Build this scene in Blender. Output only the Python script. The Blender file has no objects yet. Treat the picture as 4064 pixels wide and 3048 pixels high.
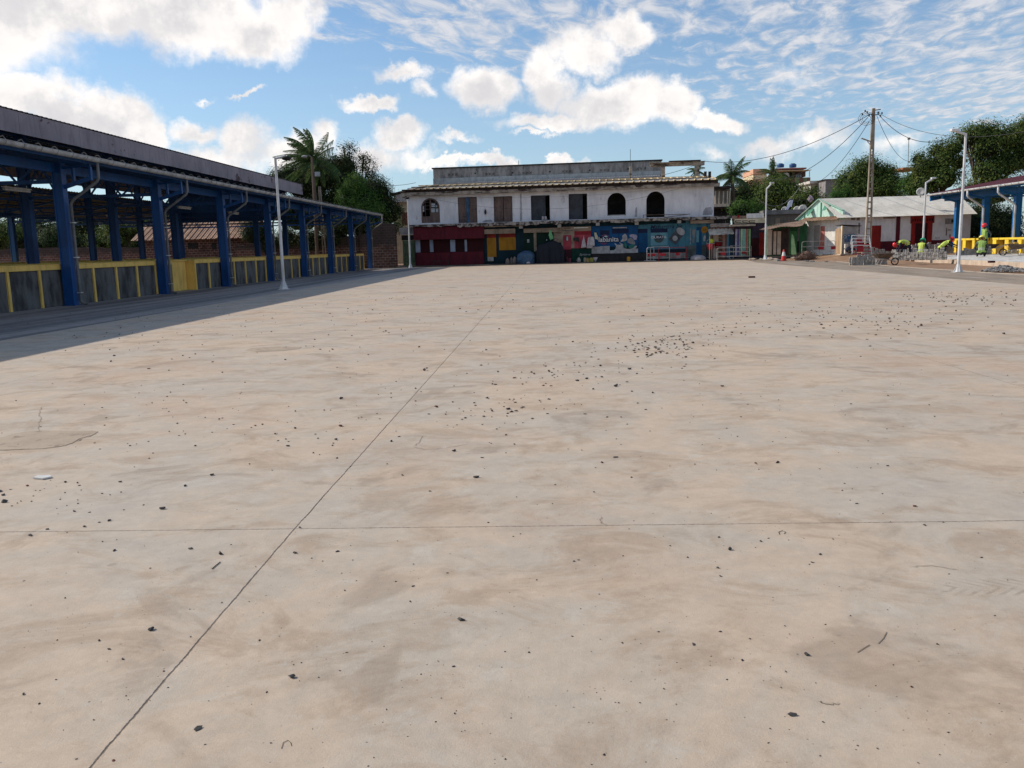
import bpy, math, random
import numpy as np
from mathutils import Vector, Matrix
random.seed(7); RS=np.random.RandomState(11)
SC=bpy.context.scene; COL=SC.collection

# ------------------------------------------------------------------ camera
F=1850*1.83725; CX,CY=2032.,1524.; CH=1.55      # focal length in photo pixels, optical centre, eye height
_h=np.array([1,.025,0.]); _h/=np.linalg.norm(_h)
_Y=np.array([2168-CX,CY-981,-F]); _Y/=np.linalg.norm(_Y)
_Z=np.cross(_h,_Y); _Z/=np.linalg.norm(_Z)
if _Z[1]<0:_Z=-_Z
_X=np.cross(_Y,_Z); RM=np.array([_X,_Y,_Z])
cd=bpy.data.cameras.new('camera'); cam=bpy.data.objects.new('camera',cd); COL.objects.link(cam)
cd.sensor_width=36; cd.lens=F/4064*36; cd.clip_end=3000; cd.clip_start=.05
m4=Matrix([list(r)+[0] for r in RM]+[[0,0,0,1]]); m4.translation=Vector((0,0,CH)); cam.matrix_world=m4
SC.camera=cam
# ------------------------------------------------------------------ sky, sun, exposure
SUN_AHEAD=math.radians(15); SUN_EL=math.radians(37)
S=Vector((-math.cos(SUN_AHEAD)*math.cos(SUN_EL),math.sin(SUN_AHEAD)*math.cos(SUN_EL),math.sin(SUN_EL)))
sd=bpy.data.lights.new('sun','SUN'); sd.energy=3.6; sd.angle=math.radians(.6); sd.color=(1,.93,.83)
so=bpy.data.objects.new('sun',sd); COL.objects.link(so); so.rotation_euler=S.to_track_quat('Z','Y').to_euler(); so.location=(0,0,60)
SC.view_settings.view_transform='Standard'; SC.view_settings.look='None'; SC.view_settings.gamma=1
SC.view_settings.exposure=0.15; SC.view_settings.use_curve_mapping=False
def ray(px,py): return RM@np.array([px-CX,CY-py,-F])
def G(px,py,z=0):
    d=ray(px,py); t=(z-CH)/d[2]; return Vector((d[0]*t,d[1]*t,z))
def PY(px,py,y):
    d=ray(px,py)*(y/ray(px,py)[1]); return Vector((d[0],d[1],d[2]+CH))
def PX(px,py,x):
    d=ray(px,py)*(x/ray(px,py)[0]); return Vector((d[0],d[1],d[2]+CH))
D=1.83725
def azel(x,y):       # photo point (in 2212-wide units) -> azimuth, elevation
    d=ray(x*D,y*D); d=d/np.linalg.norm(d); return math.atan2(d[0],d[1]),math.asin(d[2])

class NT:
    def __init__(s,tree): s.t=tree; s.n=tree.nodes; s.l=tree.links
    def new(s,ty,**k):
        n=s.n.new(ty)
        for a,b in k.items(): setattr(n,a,b)
        return n
    def put(s,sock,v):
        if hasattr(v,'is_linked') or hasattr(v,'links'): s.l.new(v,sock)
        else:
            try: sock.default_value=v
            except Exception: sock.default_value=tuple(v)+(1,)
    def math(s,op,a,b=None,c=None,clamp=False):
        n=s.new('ShaderNodeMath',operation=op,use_clamp=clamp)
        for i,v in enumerate((a,b,c)):
            if v is not None: s.put(n.inputs[i],v)
        return n.outputs[0]
    def vm(s,op,a,b=None):
        n=s.new('ShaderNodeVectorMath',operation=op); s.put(n.inputs[0],a)
        if b is not None: s.put(n.inputs[1],b)
        return n.outputs['Value'] if op in('LENGTH','DOT_PRODUCT') else n.outputs[0]
    def noise(s,vec,scale,detail=5,rough=.55,dist=0,out=0):
        n=s.new('ShaderNodeTexNoise'); s.put(n.inputs['Vector'],vec); n.inputs['Scale'].default_value=scale
        n.inputs['Detail'].default_value=detail; n.inputs['Roughness'].default_value=rough; n.inputs['Distortion'].default_value=dist
        return n.outputs[out]
    def ramp(s,f,a,b,ca=0.,cb=1.):
        n=s.new('ShaderNodeMapRange',interpolation_type='SMOOTHSTEP'); s.put(n.inputs[0],f)
        for i,v in enumerate((a,b,ca,cb)): n.inputs[i+1].default_value=v
        return n.outputs[0]
    def mix(s,f,a,b,bt='MIX'):
        n=s.new('ShaderNodeMix',data_type='RGBA',blend_type=bt); s.put(n.inputs[0],f); s.put(n.inputs[6],a); s.put(n.inputs[7],b); return n.outputs[2]
    def comb(s,x,y,z):
        n=s.new('ShaderNodeCombineXYZ')
        for i,v in enumerate((x,y,z)): s.put(n.inputs[i],v)
        return n.outputs[0]
    def sep(s,v):
        n=s.new('ShaderNodeSeparateXYZ'); s.put(n.inputs[0],v); return n.outputs
def c4(c): return tuple(c)+(1,) if len(c)==3 else tuple(c)

W=bpy.data.worlds.new('World'); SC.world=W; W.use_nodes=True
w=NT(W.node_tree); w.n.clear()
sky=w.new('ShaderNodeTexSky',sky_type='NISHITA',sun_disc=False); sky.sun_elevation=SUN_EL
sky.sun_rotation=math.atan2(S.x,S.y); sky.air_density=1.0; sky.dust_density=.6; sky.ozone_density=1.6
dirv=w.new('ShaderNodeTexCoord').outputs['Generated']
sx,sy,sz=w.sep(dirv)
az=w.math('ARCTAN2',sx,sy); el=w.math('ARCSINE',sz)
p2=w.comb(az,el,0)
warp=w.vm('SCALE',w.vm('SUBTRACT',w.noise(p2,9,7,.62,out=1),(.5,.5,.5)),None); warp.node.inputs['Scale'].default_value=.085
warp2=w.vm('SCALE',w.vm('SUBTRACT',w.noise(p2,38,6,.6,out=1),(.5,.5,.5)),None); warp2.node.inputs['Scale'].default_value=.03
pw=w.vm('ADD',w.vm('ADD',p2,warp),warp2)
BL=[(120,-10,330,92,1),(400,22,250,82,1),(560,70,112,72,1),(-120,30,260,120,1),(620,20,80,70,1),
 (45,205,105,60,1),(130,250,60,40,1),(235,265,112,62,1),(320,290,50,40,1),
 (425,278,62,34,.8),(520,300,62,50,.75),(620,335,110,45,.7),(480,335,110,30,.55),(700,300,45,42,.75),(860,300,60,34,.8),(800,340,110,36,.6),(900,340,60,26,.5),
 (868,162,60,27,.8),(805,232,62,20,.9),(905,205,26,24,.45),(1040,192,92,56,1),(1180,150,52,50,.85),(1260,108,85,52,.9),(1345,66,75,42,.9),(1200,200,60,50,.75),
 (1330,225,135,62,1.1),(1190,268,125,26,.9),(1440,232,70,58,1.1),(1540,262,72,22,.95),(1150,300,60,9,.6),
 (1000,352,150,13,.8),(1130,360,180,12,.8),(545,208,36,8,.6),(450,205,30,7,.4),(980,310,60,12,.5),
 (1660,318,80,24,.45),(1760,300,70,22,.5),(1530,330,50,20,.35),(1930,320,60,25,.4),(1720,180,60,24,.3)]
dmin=None
for (bx,by,rx,ry,wt) in BL:
    a0,e0=azel(bx,by); ra=rx*D/F; re=ry*D/F
    v=w.vm('MULTIPLY',w.vm('SUBTRACT',pw,(a0,e0,0)),(1/ra,1/re,0))
    d=w.math('MULTIPLY_ADD',w.vm('LENGTH',v),-wt,wt)
    dmin=d if dmin is None else w.math('MAXIMUM',dmin,d)
nz=w.noise(p2,22,6,.6)
cum=w.math('ADD',dmin,w.math('MULTIPLY_ADD',nz,.75,-.37))
cumA=w.ramp(cum,-.06,.46)
# rippled altocumulus sheet in the cloud plane
pl=w.comb(w.math('DIVIDE',sx,w.math('MAXIMUM',sz,.04)),w.math('DIVIDE',sy,w.math('MAXIMUM',sz,.04)),0)
plr=w.vm('MULTIPLY',w.vm('ADD',pl,w.comb(w.math('MULTIPLY',sx,0.),0,0)),(.75,1.25,1))
plx,ply,_pz=w.sep(pl); rot=w.comb(w.math('ADD',w.math('MULTIPLY',plx,1.9),w.math('MULTIPLY',ply,-.55)),w.math('ADD',w.math('MULTIPLY',plx,.5),w.math('MULTIPLY',ply,.85)),0); rip=w.noise(rot,3.4,7,.62,.5); big=w.noise(pl,.45,4,.5)
mk=None
for (bx,by,rx,ry) in [(1950,40,480,190),(1500,20,330,70),(900,0,300,90),(1150,60,300,90),(2212,130,300,150),(1800,150,150,60)]:
    a0,e0=azel(bx,by); v=w.vm('MULTIPLY',w.vm('SUBTRACT',pw,(a0,e0,0)),(F/(rx*D),F/(ry*D),0))
    d=w.math('SUBTRACT',1.25,w.vm('LENGTH',v)); mk=d if mk is None else w.math('MAXIMUM',mk,d)
back=w.ramp(sy,.35,-.2,0,.55)
mk=w.math('MAXIMUM',mk,back)
mkr=w.math('MINIMUM',w.math('MAXIMUM',mk,-1.),.75)
alt=w.math('ADD',w.math('MULTIPLY_ADD',mkr,.62,-.18),w.math('ADD',w.math('MULTIPLY_ADD',rip,2.0,-1.0),w.math('MULTIPLY_ADD',big,.5,-.25)))
altA=w.math('MULTIPLY',w.ramp(alt,-.05,.55),.85)
altA=w.math('MULTIPLY',altA,w.ramp(mk,0.,.35))
wisp=w.math('MULTIPLY',w.ramp(w.noise(w.vm('MULTIPLY',p2,(5,22,1)),1.3,8,.65),.56,.8),w.math('MULTIPLY',w.ramp(el,.0,.12),.35))
shn=w.noise(w.vm('ADD',p2,(-.014,.012,.3)),14,7,.6)
shn=w.math('SUBTRACT',shn,w.math('MULTIPLY_ADD',w.noise(w.vm('ADD',p2,(.006,-.02,.3)),14,7,.6),1.0,-.5))
shade=w.ramp(shn,.34,.60)
body=w.ramp(cum,.25,1.0,1,.35)
shade=w.math('ADD',w.math('MULTIPLY',shade,.62),w.math('MULTIPLY',body,.38))
K=1.0
ccol=w.mix(shade,c4((6.6,6.5,6.75)),c4((10.6,10.2,9.9)))
acol=w.mix(w.ramp(rip,.4,.7),c4((5.6,6.0,6.7)),c4((7.9,7.8,8.0)))
skyc=w.mix(1.0,sky.outputs[0],c4((.90,1.12,1.28)),'MULTIPLY')
pale=w.ramp(el,.0,.32,.38,.04)
skyc=w.mix(pale,skyc,c4((5.8,7.0,8.4)))
c=w.mix(wisp,skyc,c4((7.4,7.6,8.2)))
c=w.mix(altA,c,acol); c=w.mix(cumA,c,ccol)
bg=w.new('ShaderNodeBackground'); w.put(bg.inputs[0],c); bg.inputs[1].default_value=.092
out=w.new('ShaderNodeOutputWorld'); w.l.new(bg.outputs[0],out.inputs[0])
try: W.cycles.sampling_method='MANUAL'; W.cycles.sample_map_resolution=512
except Exception: pass

# ------------------------------------------------------------------ tagging and mesh building
def tag(o,label=None,cat=None,group=None,kind=None):
    if label:o['label']=label
    if cat:o['category']=cat
    if group:o['group']=group
    if kind:o['kind']=kind
    return o
def thing(name,label,cat,loc=(0,0,0),rz=0,group=None):
    o=bpy.data.objects.new(name,None); COL.objects.link(o); o.location=loc; o.rotation_euler=(0,0,rz); o.empty_display_size=.3
    return tag(o,label,cat,group)
def copy_tree(o,parent=None):
    c=o.copy(); COL.objects.link(c); c.parent=parent
    for ch in list(o.children): copy_tree(ch,c)
    return c
class MB:
    def __init__(s): s.v=[]; s.f=[]; s.m=[]
    def add(s,vs,fs,mi=0):
        b=len(s.v); s.v+=[tuple(x) for x in vs]; s.f+=[tuple(b+i for i in f) for f in fs]; s.m+=[mi]*len(fs); return s
    def box(s,x0,x1,y0,y1,z0,z1,mi=0):
        if x0>x1:x0,x1=x1,x0
        if y0>y1:y0,y1=y1,y0
        if z0>z1:z0,z1=z1,z0
        return s.add([(x0,y0,z0),(x1,y0,z0),(x1,y1,z0),(x0,y1,z0),(x0,y0,z1),(x1,y0,z1),(x1,y1,z1),(x0,y1,z1)],
          [(0,3,2,1),(4,5,6,7),(0,1,5,4),(1,2,6,5),(2,3,7,6),(3,0,4,7)],mi)
    def prism(s,poly,y0,y1,mi=0):      # polygon in x,z extruded along y
        n=len(poly); vs=[(x,y0,z) for x,z in poly]+[(x,y1,z) for x,z in poly]
        return s.add(vs,[tuple(range(n)),tuple(range(2*n-1,n-1,-1))]+[(i,(i+n),(i+1)%n+n,(i+1)%n) for i in range(n)],mi)
    def prismz(s,poly,z0,z1,mi=0):
        n=len(poly); vs=[(x,y,z0) for x,y in poly]+[(x,y,z1) for x,y in poly]
        return s.add(vs,[tuple(range(n-1,-1,-1)),tuple(range(n,2*n))]+[(i,(i+1)%n,(i+1)%n+n,i+n) for i in range(n)],mi)
    def beam(s,a,b,wd,ht,mi=0):        # rectangular bar from a to b
        a=Vector(a); b=Vector(b); d=(b-a).normalized(); up=Vector((0,0,1)) if abs(d.z)<.95 else Vector((0,1,0))
        r=d.cross(up).normalized()*wd/2; u=r.cross(d).normalized()*ht/2
        vs=[a-r-u,a+r-u,a+r+u,a-r+u,b-r-u,b+r-u,b+r+u,b-r+u]
        return s.add(vs,[(0,3,2,1),(4,5,6,7),(0,1,5,4),(1,2,6,5),(2,3,7,6),(3,0,4,7)],mi)
    def tube(s,path,rad,n=8,mi=0,caps=True):
        path=[Vector(p) for p in path]; rr=rad if isinstance(rad,(list,tuple)) else [rad]*len(path)
        vs=[]; prev=None
        for i,p in enumerate(path):
            d=(path[min(i+1,len(path)-1)]-path[max(i-1,0)]).normalized()
            if prev is None:
                up=Vector((0,0,1)) if abs(d.z)<.9 else Vector((1,0,0)); prev=d.cross(up).normalized()
            else: prev=(prev-d*prev.dot(d)).normalized()
            q=d.cross(prev)
            for k in range(n):
                a=2*math.pi*k/n; vs.append(p+(prev*math.cos(a)+q*math.sin(a))*rr[i])
        fs=[(i*n+k,i*n+(k+1)%n,(i+1)*n+(k+1)%n,(i+1)*n+k) for i in range(len(path)-1) for k in range(n)]
        if caps: fs+=[tuple(range(n-1,-1,-1)),tuple((len(path)-1)*n+k for k in range(n))]
        return s.add(vs,fs,mi)
    def lathe(s,prof,c=(0,0,0),n=16,mi=0,a1=2*math.pi):   # prof: (r,z)
        vs=[];full=a1>6.28; k=n if full else n+1
        for r,z in prof:
            for i in range(k):
                a=a1*i/n; vs.append((c[0]+r*math.cos(a),c[1]+r*math.sin(a),c[2]+z))
        fs=[(i*k+j,i*k+(j+1)%k,(i+1)*k+(j+1)%k,(i+1)*k+j) for i in range(len(prof)-1) for j in range(n)]
        return s.add(vs,fs,mi)
    def blob(s,c,r,seed=0,amp=.2,sub=2,sq=(1,1,1),mi=0,cut=None):
        import bmesh
        bm=bmesh.new(); bmesh.ops.create_icosphere(bm,subdivisions=sub,radius=1); rd=random.Random(seed)
        ph=[rd.uniform(0,6) for _ in range(6)]
        vs=[]
        for v in bm.verts:
            p=v.co; k=1+amp*(math.sin(3*p.x+ph[0])*.5+math.sin(4.3*p.y+ph[1])*.4+math.sin(5.1*p.z+ph[2])*.3+math.sin(9*p.x+7*p.y+ph[3])*.25+rd.uniform(-.3,.3))
            q=Vector((p.x*sq[0],p.y*sq[1],p.z*sq[2]))*r*k
            if cut is not None: q.z=max(q.z,cut)
            vs.append(Vector(c)+q)
        s.add(vs,[tuple(v.index for v in f.verts) for f in bm.faces],mi); bm.free(); return s
    def build(s,name,mats,parent=None,smooth=False,bevel=0,loc=None,rz=None):
        me=bpy.data.meshes.new(name); me.from_pydata(s.v,[],s.f)
        if not isinstance(mats,(list,tuple)): mats=[mats]
        for m in mats: me.materials.append(m)
        if len(mats)>1: me.polygons.foreach_set('material_index',s.m)
        if smooth: me.polygons.foreach_set('use_smooth',[True]*len(me.polygons))
        me.update(); o=bpy.data.objects.new(name,me); COL.objects.link(o)
        if parent: o.parent=parent
        if loc is not None:o.location=loc
        if rz is not None:o.rotation_euler=(0,0,rz)
        if bevel:
            b=o.modifiers.new('bevel','BEVEL'); b.width=bevel; b.segments=2; b.limit_method='ANGLE'
        return o

# ------------------------------------------------------------------ materials
def newmat(name,rough=.8,metal=0,spec=.3):
    m=bpy.data.materials.new(name); m.use_nodes=True; t=NT(m.node_tree); b=t.n['Principled BSDF']
    b.inputs['Roughness'].default_value=rough; b.inputs['Metallic'].default_value=metal; b.inputs['Specular IOR Level'].default_value=spec
    return m,t,b
def bump(t,b,h,strength=.3,dist=.02):
    n=t.new('ShaderNodeBump'); n.inputs['Strength'].default_value=strength; n.inputs['Distance'].default_value=dist
    t.put(n.inputs['Height'],h); t.l.new(n.outputs[0],b.inputs['Normal'])
def POS(t): return t.new('ShaderNodeNewGeometry').outputs['Position']
def OBJ(t): return t.new('ShaderNodeTexCoord').outputs['Object']
def sc3(t,v,s): return t.vm('MULTIPLY',v,s)
def M(name,col,col2=None,scale=1.5,lo=.4,hi=.65,rough=.8,metal=0,st=(1,1,1),grain=.12,gs=30,bmp=.15,spec=.25,third=None,tscale=4,tlo=.6,thi=.7,tst=(1,1,1),grime=.32):
    m,t,b=newmat(name,rough,metal,spec); p=sc3(t,POS(t),st)
    f=t.ramp(t.noise(p,scale,6,.6),lo,hi); c=t.mix(f,c4(col),c4(col2 or [x*.75 for x in col]))
    if third: c=t.mix(t.ramp(t.noise(sc3(t,POS(t),tst),tscale,6,.65),tlo,thi),c,c4(third))
    if grime: gq=t.ramp(t.noise(sc3(t,POS(t),(1.9,1.9,.45)),1.6,6,.7,.3),.44,.72,1,1-grime); c=t.mix(1.,c,t.comb(gq,gq,gq),'MULTIPLY')
    g=t.noise(POS(t),gs,4,.6); c=t.mix(1.,c,t.comb(*([t.math('MULTIPLY_ADD',g,grain*2,1-grain)]*3)),'MULTIPLY')
    t.put(b.inputs['Base Color'],c)
    if bmp: bump(t,b,g,bmp,.01)
    return m
def brickmat(name,c1,c2,mort,bw=.5,bh=.22,ms=.03,top=None,topz=2.):
    m,t,b=newmat(name,.9); x,y,z=t.sep(OBJ(t)); u=t.math('ADD',x,y)
    v=t.comb(u,z,0); v=t.vm('ADD',v,t.vm('SCALE',t.vm('SUBTRACT',t.noise(v,5,3,.5,out=1),(.5,.5,.5)),None))
    v.node.inputs[1].links[0].from_node.inputs['Scale'].default_value=.05
    br=t.new('ShaderNodeTexBrick'); t.put(br.inputs['Vector'],v); br.inputs['Scale'].default_value=1
    br.inputs['Brick Width'].default_value=bw; br.inputs['Row Height'].default_value=bh; br.inputs['Mortar Size'].default_value=ms; br.inputs['Mortar Smooth'].default_value=.3
    br.inputs['Color1'].default_value=c4(c1); br.inputs['Color2'].default_value=c4(c2); br.inputs['Mortar'].default_value=c4(mort)
    c=t.mix(t.ramp(t.noise(POS(t),1.2,6,.65),.45,.7,0,.75),br.outputs[0],c4([x*.35 for x in c1]))
    if top: c=t.mix(t.ramp(t.math('ADD',z,t.noise(POS(t),1.5,3)),topz+.3,topz+.9,0,.8),c,c4(top))
    t.put(b.inputs['Base Color'],c); bump(t,b,t.math('ADD',br.outputs[1],t.noise(POS(t),14,4)),.6,.03)
    return m
def ribmat(name,col,col2,pitch=.2,axis=0,metal=.2,rough=.5,rust=None,rlo=.5,rhi=.65):
    m,t,b=newmat(name,rough,metal); x,y,z=t.sep(OBJ(t)); u=(x,y,z)[axis]
    wv=t.math('SINE',t.math('MULTIPLY',u,2*math.pi/pitch))
    c=t.mix(t.ramp(t.noise(sc3(t,POS(t),(1,1,1)),.9,6,.65),.35,.65),c4(col),c4(col2))
    if rust: c=t.mix(t.ramp(t.noise(POS(t),1.3,7,.7),rlo,rhi),c,c4(rust))
    t.put(b.inputs['Base Color'],c); bump(t,b,wv,.8,.03); return m
def slab_mat():
    m,t,b=newmat('concrete slab',.72,0,.3); p=POS(t); x,y,z=t.sep(p)
    def mul(c,f,lo,hi): g=t.math('MULTIPLY_ADD',f,hi-lo,lo); return t.mix(1.,c,t.comb(g,g,g),'MULTIPLY')
    n1=t.noise(p,.62,9,.68,.5); n2=t.noise(sc3(t,p,(.8,1.1,1)),1.7,10,.72,.7); n3=t.noise(p,11,8,.74); n4=t.noise(p,4.2,9,.75,.3)
    c=t.mix(t.ramp(n1,.36,.64),c4((.53,.407,.293)),c4((.465,.395,.315)))
    c=t.mix(t.ramp(n2,.48,.62,0,.5),c,c4((.35,.245,.16)))
    c=t.mix(t.ramp(t.noise(p,.30,7,.66,.4),.50,.66,0,.45),c,c4((.47,.315,.21)))
    c=t.mix(t.ramp(t.noise(p,2.3,9,.74,.5),.56,.66,0,.4),c,c4((.53,.49,.42)))
    blot=t.noise(p,1.05,7,.6,.9); c=t.mix(t.ramp(blot,.56,.65,0,.42),c,c4((.27,.195,.135)))
    c=mul(c,n4,.76,1.24); c=mul(c,n3,.82,1.18)
    area=t.ramp(t.noise(p,.33,4),.44,.60)
    sc=t.ramp(t.noise(sc3(t,p,(1.6,5.5,1)),2.4,9,.76),.635,.675); c=t.mix(t.math('MULTIPLY',t.math('MULTIPLY',sc,area),.7),c,c4((.22,.16,.11)))
    scr=t.ramp(t.noise(sc3(t,p,(1.2,14,1)),3.,7,.7),.68,.72); c=t.mix(t.math('MULTIPLY',t.math('MULTIPLY',scr,area),.5),c,c4((.20,.15,.11)))
    trk=t.ramp(t.noise(sc3(t,p,(.10,.42,1)),1.0,9,.7,.4),.53,.67,0,.42)
    c=t.mix(t.math('MULTIPLY',trk,t.ramp(y,9,26)),c,c4((.31,.215,.145)))
    # pits and grit
    for sc_,r0,amt,dn in((26,.10,.8,.45),(9,.045,.85,.42)):
        vo=t.new('ShaderNodeTexVoronoi',feature='F1'); t.put(vo.inputs['Vector'],p); vo.inputs['Scale'].default_value=sc_
        g=t.math('MULTIPLY',t.ramp(t.math('ADD',vo.outputs[0],t.math('MULTIPLY_ADD',n3,.08,-.04)),r0,r0*.6),t.ramp(t.noise(p,sc_*.11,3),dn,dn+.13))
        c=t.mix(t.math('MULTIPLY',g,amt),c,c4((.10,.075,.055)))
    vo2=t.new('ShaderNodeTexVoronoi',feature='F1'); t.put(vo2.inputs['Vector'],p); vo2.inputs['Scale'].default_value=1.9
    g2=t.math('MULTIPLY',t.ramp(t.math('ADD',vo2.outputs[0],t.math('MULTIPLY',n3,.05)),.085,.06),t.ramp(t.noise(p,.5,2),.46,.56))
    c=t.mix(t.math('MULTIPLY',g2,.4),c,c4((.24,.175,.12)))
    # tyre tread imprint near the right
    tx=t.math('SUBTRACT',x,t.math('MULTIPLY',y,.35)); tm=t.math('MULTIPLY',t.ramp(t.math('ABSOLUTE',t.math('SUBTRACT',y,3.72)),.12,.08),t.math('MULTIPLY',t.ramp(x,1.72,1.8),t.ramp(x,2.25,2.1)))
    tz=t.math('SINE',t.math('ADD',t.math('MULTIPLY',x,95),t.math('MULTIPLY',t.math('ABSOLUTE',t.math('SUBTRACT',y,3.72)),120)))
    c=t.mix(t.math('MULTIPLY',t.math('MULTIPLY',tm,t.ramp(tz,.2,.5)),t.ramp(n3,.4,.6,0,.5)),c,c4((.26,.2,.15)))
    wob=t.math('MULTIPLY_ADD',t.noise(p,5,5,.65),.016,-.008); rag=t.math('MULTIPLY_ADD',t.noise(p,45,5,.7),.016,-.008)
    J=None
    for (ax,pos,wd) in [(0,-6.97,.004),(0,-1.46,.006),(0,4.9,.004),(0,10.6,.004),(1,4.64,.005),(1,10.58,.005),(1,16.6,.006),(1,22.6,.006),(1,34.6,.008),(1,46.6,.01)]:
        u=(x,y)[ax]
        if pos==-1.46: u=t.math('SUBTRACT',u,t.math('MULTIPLY',t.math('MAXIMUM',t.math('SUBTRACT',4.6,y),0.),.012))
        dd=t.math('ABSOLUTE',t.math('ADD',t.math('SUBTRACT',u,pos),wob))
        q=t.ramp(t.math('ADD',dd,rag),wd*.1,wd*1.25,1,0); J=q if J is None else t.math('MAXIMUM',J,q)
    c=t.mix(t.math('MULTIPLY',J,t.ramp(t.noise(p,1.3,5,.7),.3,.6,.55,.95)),c,c4((.12,.085,.06)))
    fine=t.noise(p,150,4,.75); c=mul(c,fine,.86,1.14)
    t.put(b.inputs['Base Color'],c); t.put(b.inputs['Roughness'],t.math('MULTIPLY_ADD',n2,.25,.6))
    bump(t,b,t.math('SUBTRACT',t.math('MULTIPLY_ADD',n3,.9,t.math('MULTIPLY',fine,.35)),t.math('MULTIPLY',J,1.4)),.55,.008)
    return m
MT={}
def mt(k,*a,**kw):
    if k not in MT: MT[k]=M(k,*a,**kw)
    return MT[k]
blue=mt('blue painted steel',(.010,.082,.27),(.009,.062,.21),.8,rough=.42,spec=.4,grain=.08,third=(.05,.09,.15),tscale=2.5,tlo=.66,thi=.8)
blueR=mt('bright blue painted steel',(.018,.15,.38),(.016,.12,.32),.8,rough=.45,grain=.06)
yellow=mt('yellow paint',(.95,.60,.15),(.86,.53,.13),1.2,rough=.6,grain=.08,third=(.40,.30,.06),tscale=3,tlo=.64,thi=.8)
yellowR=mt('fresh yellow paint',(.90,.62,.05),(.84,.56,.05),1.2,rough=.6,grain=.05)
cem=mt('grey cement render',(.15,.14,.13),(.055,.05,.048),1.4,lo=.4,hi=.65,st=(1.6,1.6,.7),grain=.2)
white_pole=mt('white painted steel',(.72,.71,.70),(.6,.58,.56),2,rough=.4,grain=.05,third=(.42,.36,.28),tscale=5,tlo=.66,thi=.8)
greypipe=mt('grey plastic pipe',(.50,.49,.47),(.32,.31,.30),2,rough=.5,grain=.08,third=(.14,.12,.10),tscale=4,tlo=.62,thi=.75)
zinc=mt('zinc clip',(.7,.7,.7),(.55,.55,.55),4,rough=.35,metal=.6)
dark=mt('near black',(.02,.018,.016),(.03,.027,.025),3)
concgrey=mt('weathered concrete',(.36,.33,.30),(.20,.18,.165),1.1,st=(1.5,1.5,.5),grain=.2,third=(.07,.06,.055),tscale=1.8,tlo=.56,thi=.72,tst=(1.3,1.3,.35))
dirtyw=mt('dirty white wall',(.72,.70,.71),(.60,.585,.60),.6,lo=.42,hi=.7,grain=.1,grime=.16,third=(.30,.28,.27),tscale=1.5,tlo=.60,thi=.78,tst=(1.2,1.2,.5))
cornice=mt('stained cornice',(.40,.34,.28),(.20,.16,.13),1.2,grain=.2,third=(.055,.04,.035),tscale=2.2,tlo=.50,thi=.64,tst=(.35,.35,1.6))
ledgem=mt('crumbling ledge',(.34,.30,.27),(.12,.10,.09),1.6,grain=.3,third=(.04,.034,.03),tscale=3.2,tlo=.46,thi=.58)
brown_dk=mt('dark rotten wood',(.055,.035,.028),(.03,.02,.017),3)
woodgrey=mt('weathered shutter wood',(.17,.115,.095),(.10,.07,.065),2.,st=(6,6,.5),grain=.25,third=(.06,.05,.05),tscale=2,tlo=.55,thi=.7)
maroon=mt('maroon paint',(.11,.010,.018),(.075,.008,.015),1.6,st=(3,3,.35),grain=.15,third=(.17,.05,.06),tscale=3,tlo=.58,thi=.8,tst=(3,3,.4))
darkred=mt('dark red paint',(.05,.004,.006),(.03,.003,.005),1.2,grain=.15)
redp=mt('brick red paint',(.30,.018,.012),(.22,.014,.01),1.2,grain=.12)
teal=mt('dark teal paint',(.004,.024,.034),(.003,.017,.024),1.1,grain=.2)
dgreen=mt('dark green paint',(.004,.024,.014),(.003,.015,.01),1.1,grain=.2)
ochre=mt('ochre yellow paint',(.34,.155,.012),(.26,.115,.012),1,grain=.1)
cream=mt('cream board',(.32,.24,.175),(.22,.165,.12),1.2,st=(1,1,3),grain=.12)
pinkp=mt('pink red paint',(.42,.06,.08),(.33,.045,.065),1,grain=.1)
mblue=mt('mural blue',(.008,.075,.20),(.006,.055,.155),1,grain=.12,third=(.05,.14,.24),tscale=5,tlo=.66,thi=.75)
mcyan=mt('mural light blue',(.055,.17,.225),(.04,.13,.18),1,grain=.12,third=(.05,.14,.18),tscale=1.6,tlo=.6,thi=.8)
mwhite=mt('mural white',(.43,.42,.41),(.30,.29,.29),2,grain=.12)
mgrey=mt('mural grey',(.22,.215,.22),(.15,.15,.16),2)
mnavy=mt('mural navy',(.012,.02,.06),(.01,.015,.04),2)
mgreen=mt('mural green',(.03,.13,.11),(.04,.18,.14),3)
mpurple=mt('mural purple',(.14,.06,.13),(.10,.04,.10),3)
bluedoor=mt('blue door paint',(.006,.07,.17),(.005,.05,.13),1,grain=.1)
roofyel=mt('yellowed roof sheet',(.66,.52,.29),(.52,.39,.24),.8,rough=.5,grain=.12,third=(.22,.11,.06),tscale=1.5,tlo=.6,thi=.75)
maroonroof=mt('maroon roof sheet',(.13,.035,.04),(.10,.03,.035),.8,rough=.5)
fasciam=mt('faded fascia board',(.37,.295,.305),(.30,.24,.25),.5,rough=.6,grain=.08,third=(.11,.05,.05),tscale=1.1,tlo=.60,thi=.63,tst=(1,.55,.8))
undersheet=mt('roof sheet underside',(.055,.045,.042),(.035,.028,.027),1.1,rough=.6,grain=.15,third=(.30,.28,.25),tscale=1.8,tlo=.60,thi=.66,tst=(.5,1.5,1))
mint=mt('mint paint',(.58,.80,.68),(.50,.72,.60),1.3,grain=.08)
mintd=mt('dark mint trim',(.10,.28,.19),(.08,.22,.15),2)
lime=mt('whitewash',(.90,.86,.78),(.80,.75,.67),1.5,grain=.12,third=(.34,.31,.28),tscale=1.3,tlo=.60,thi=.72,tst=(1.4,1.4,.35))
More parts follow.
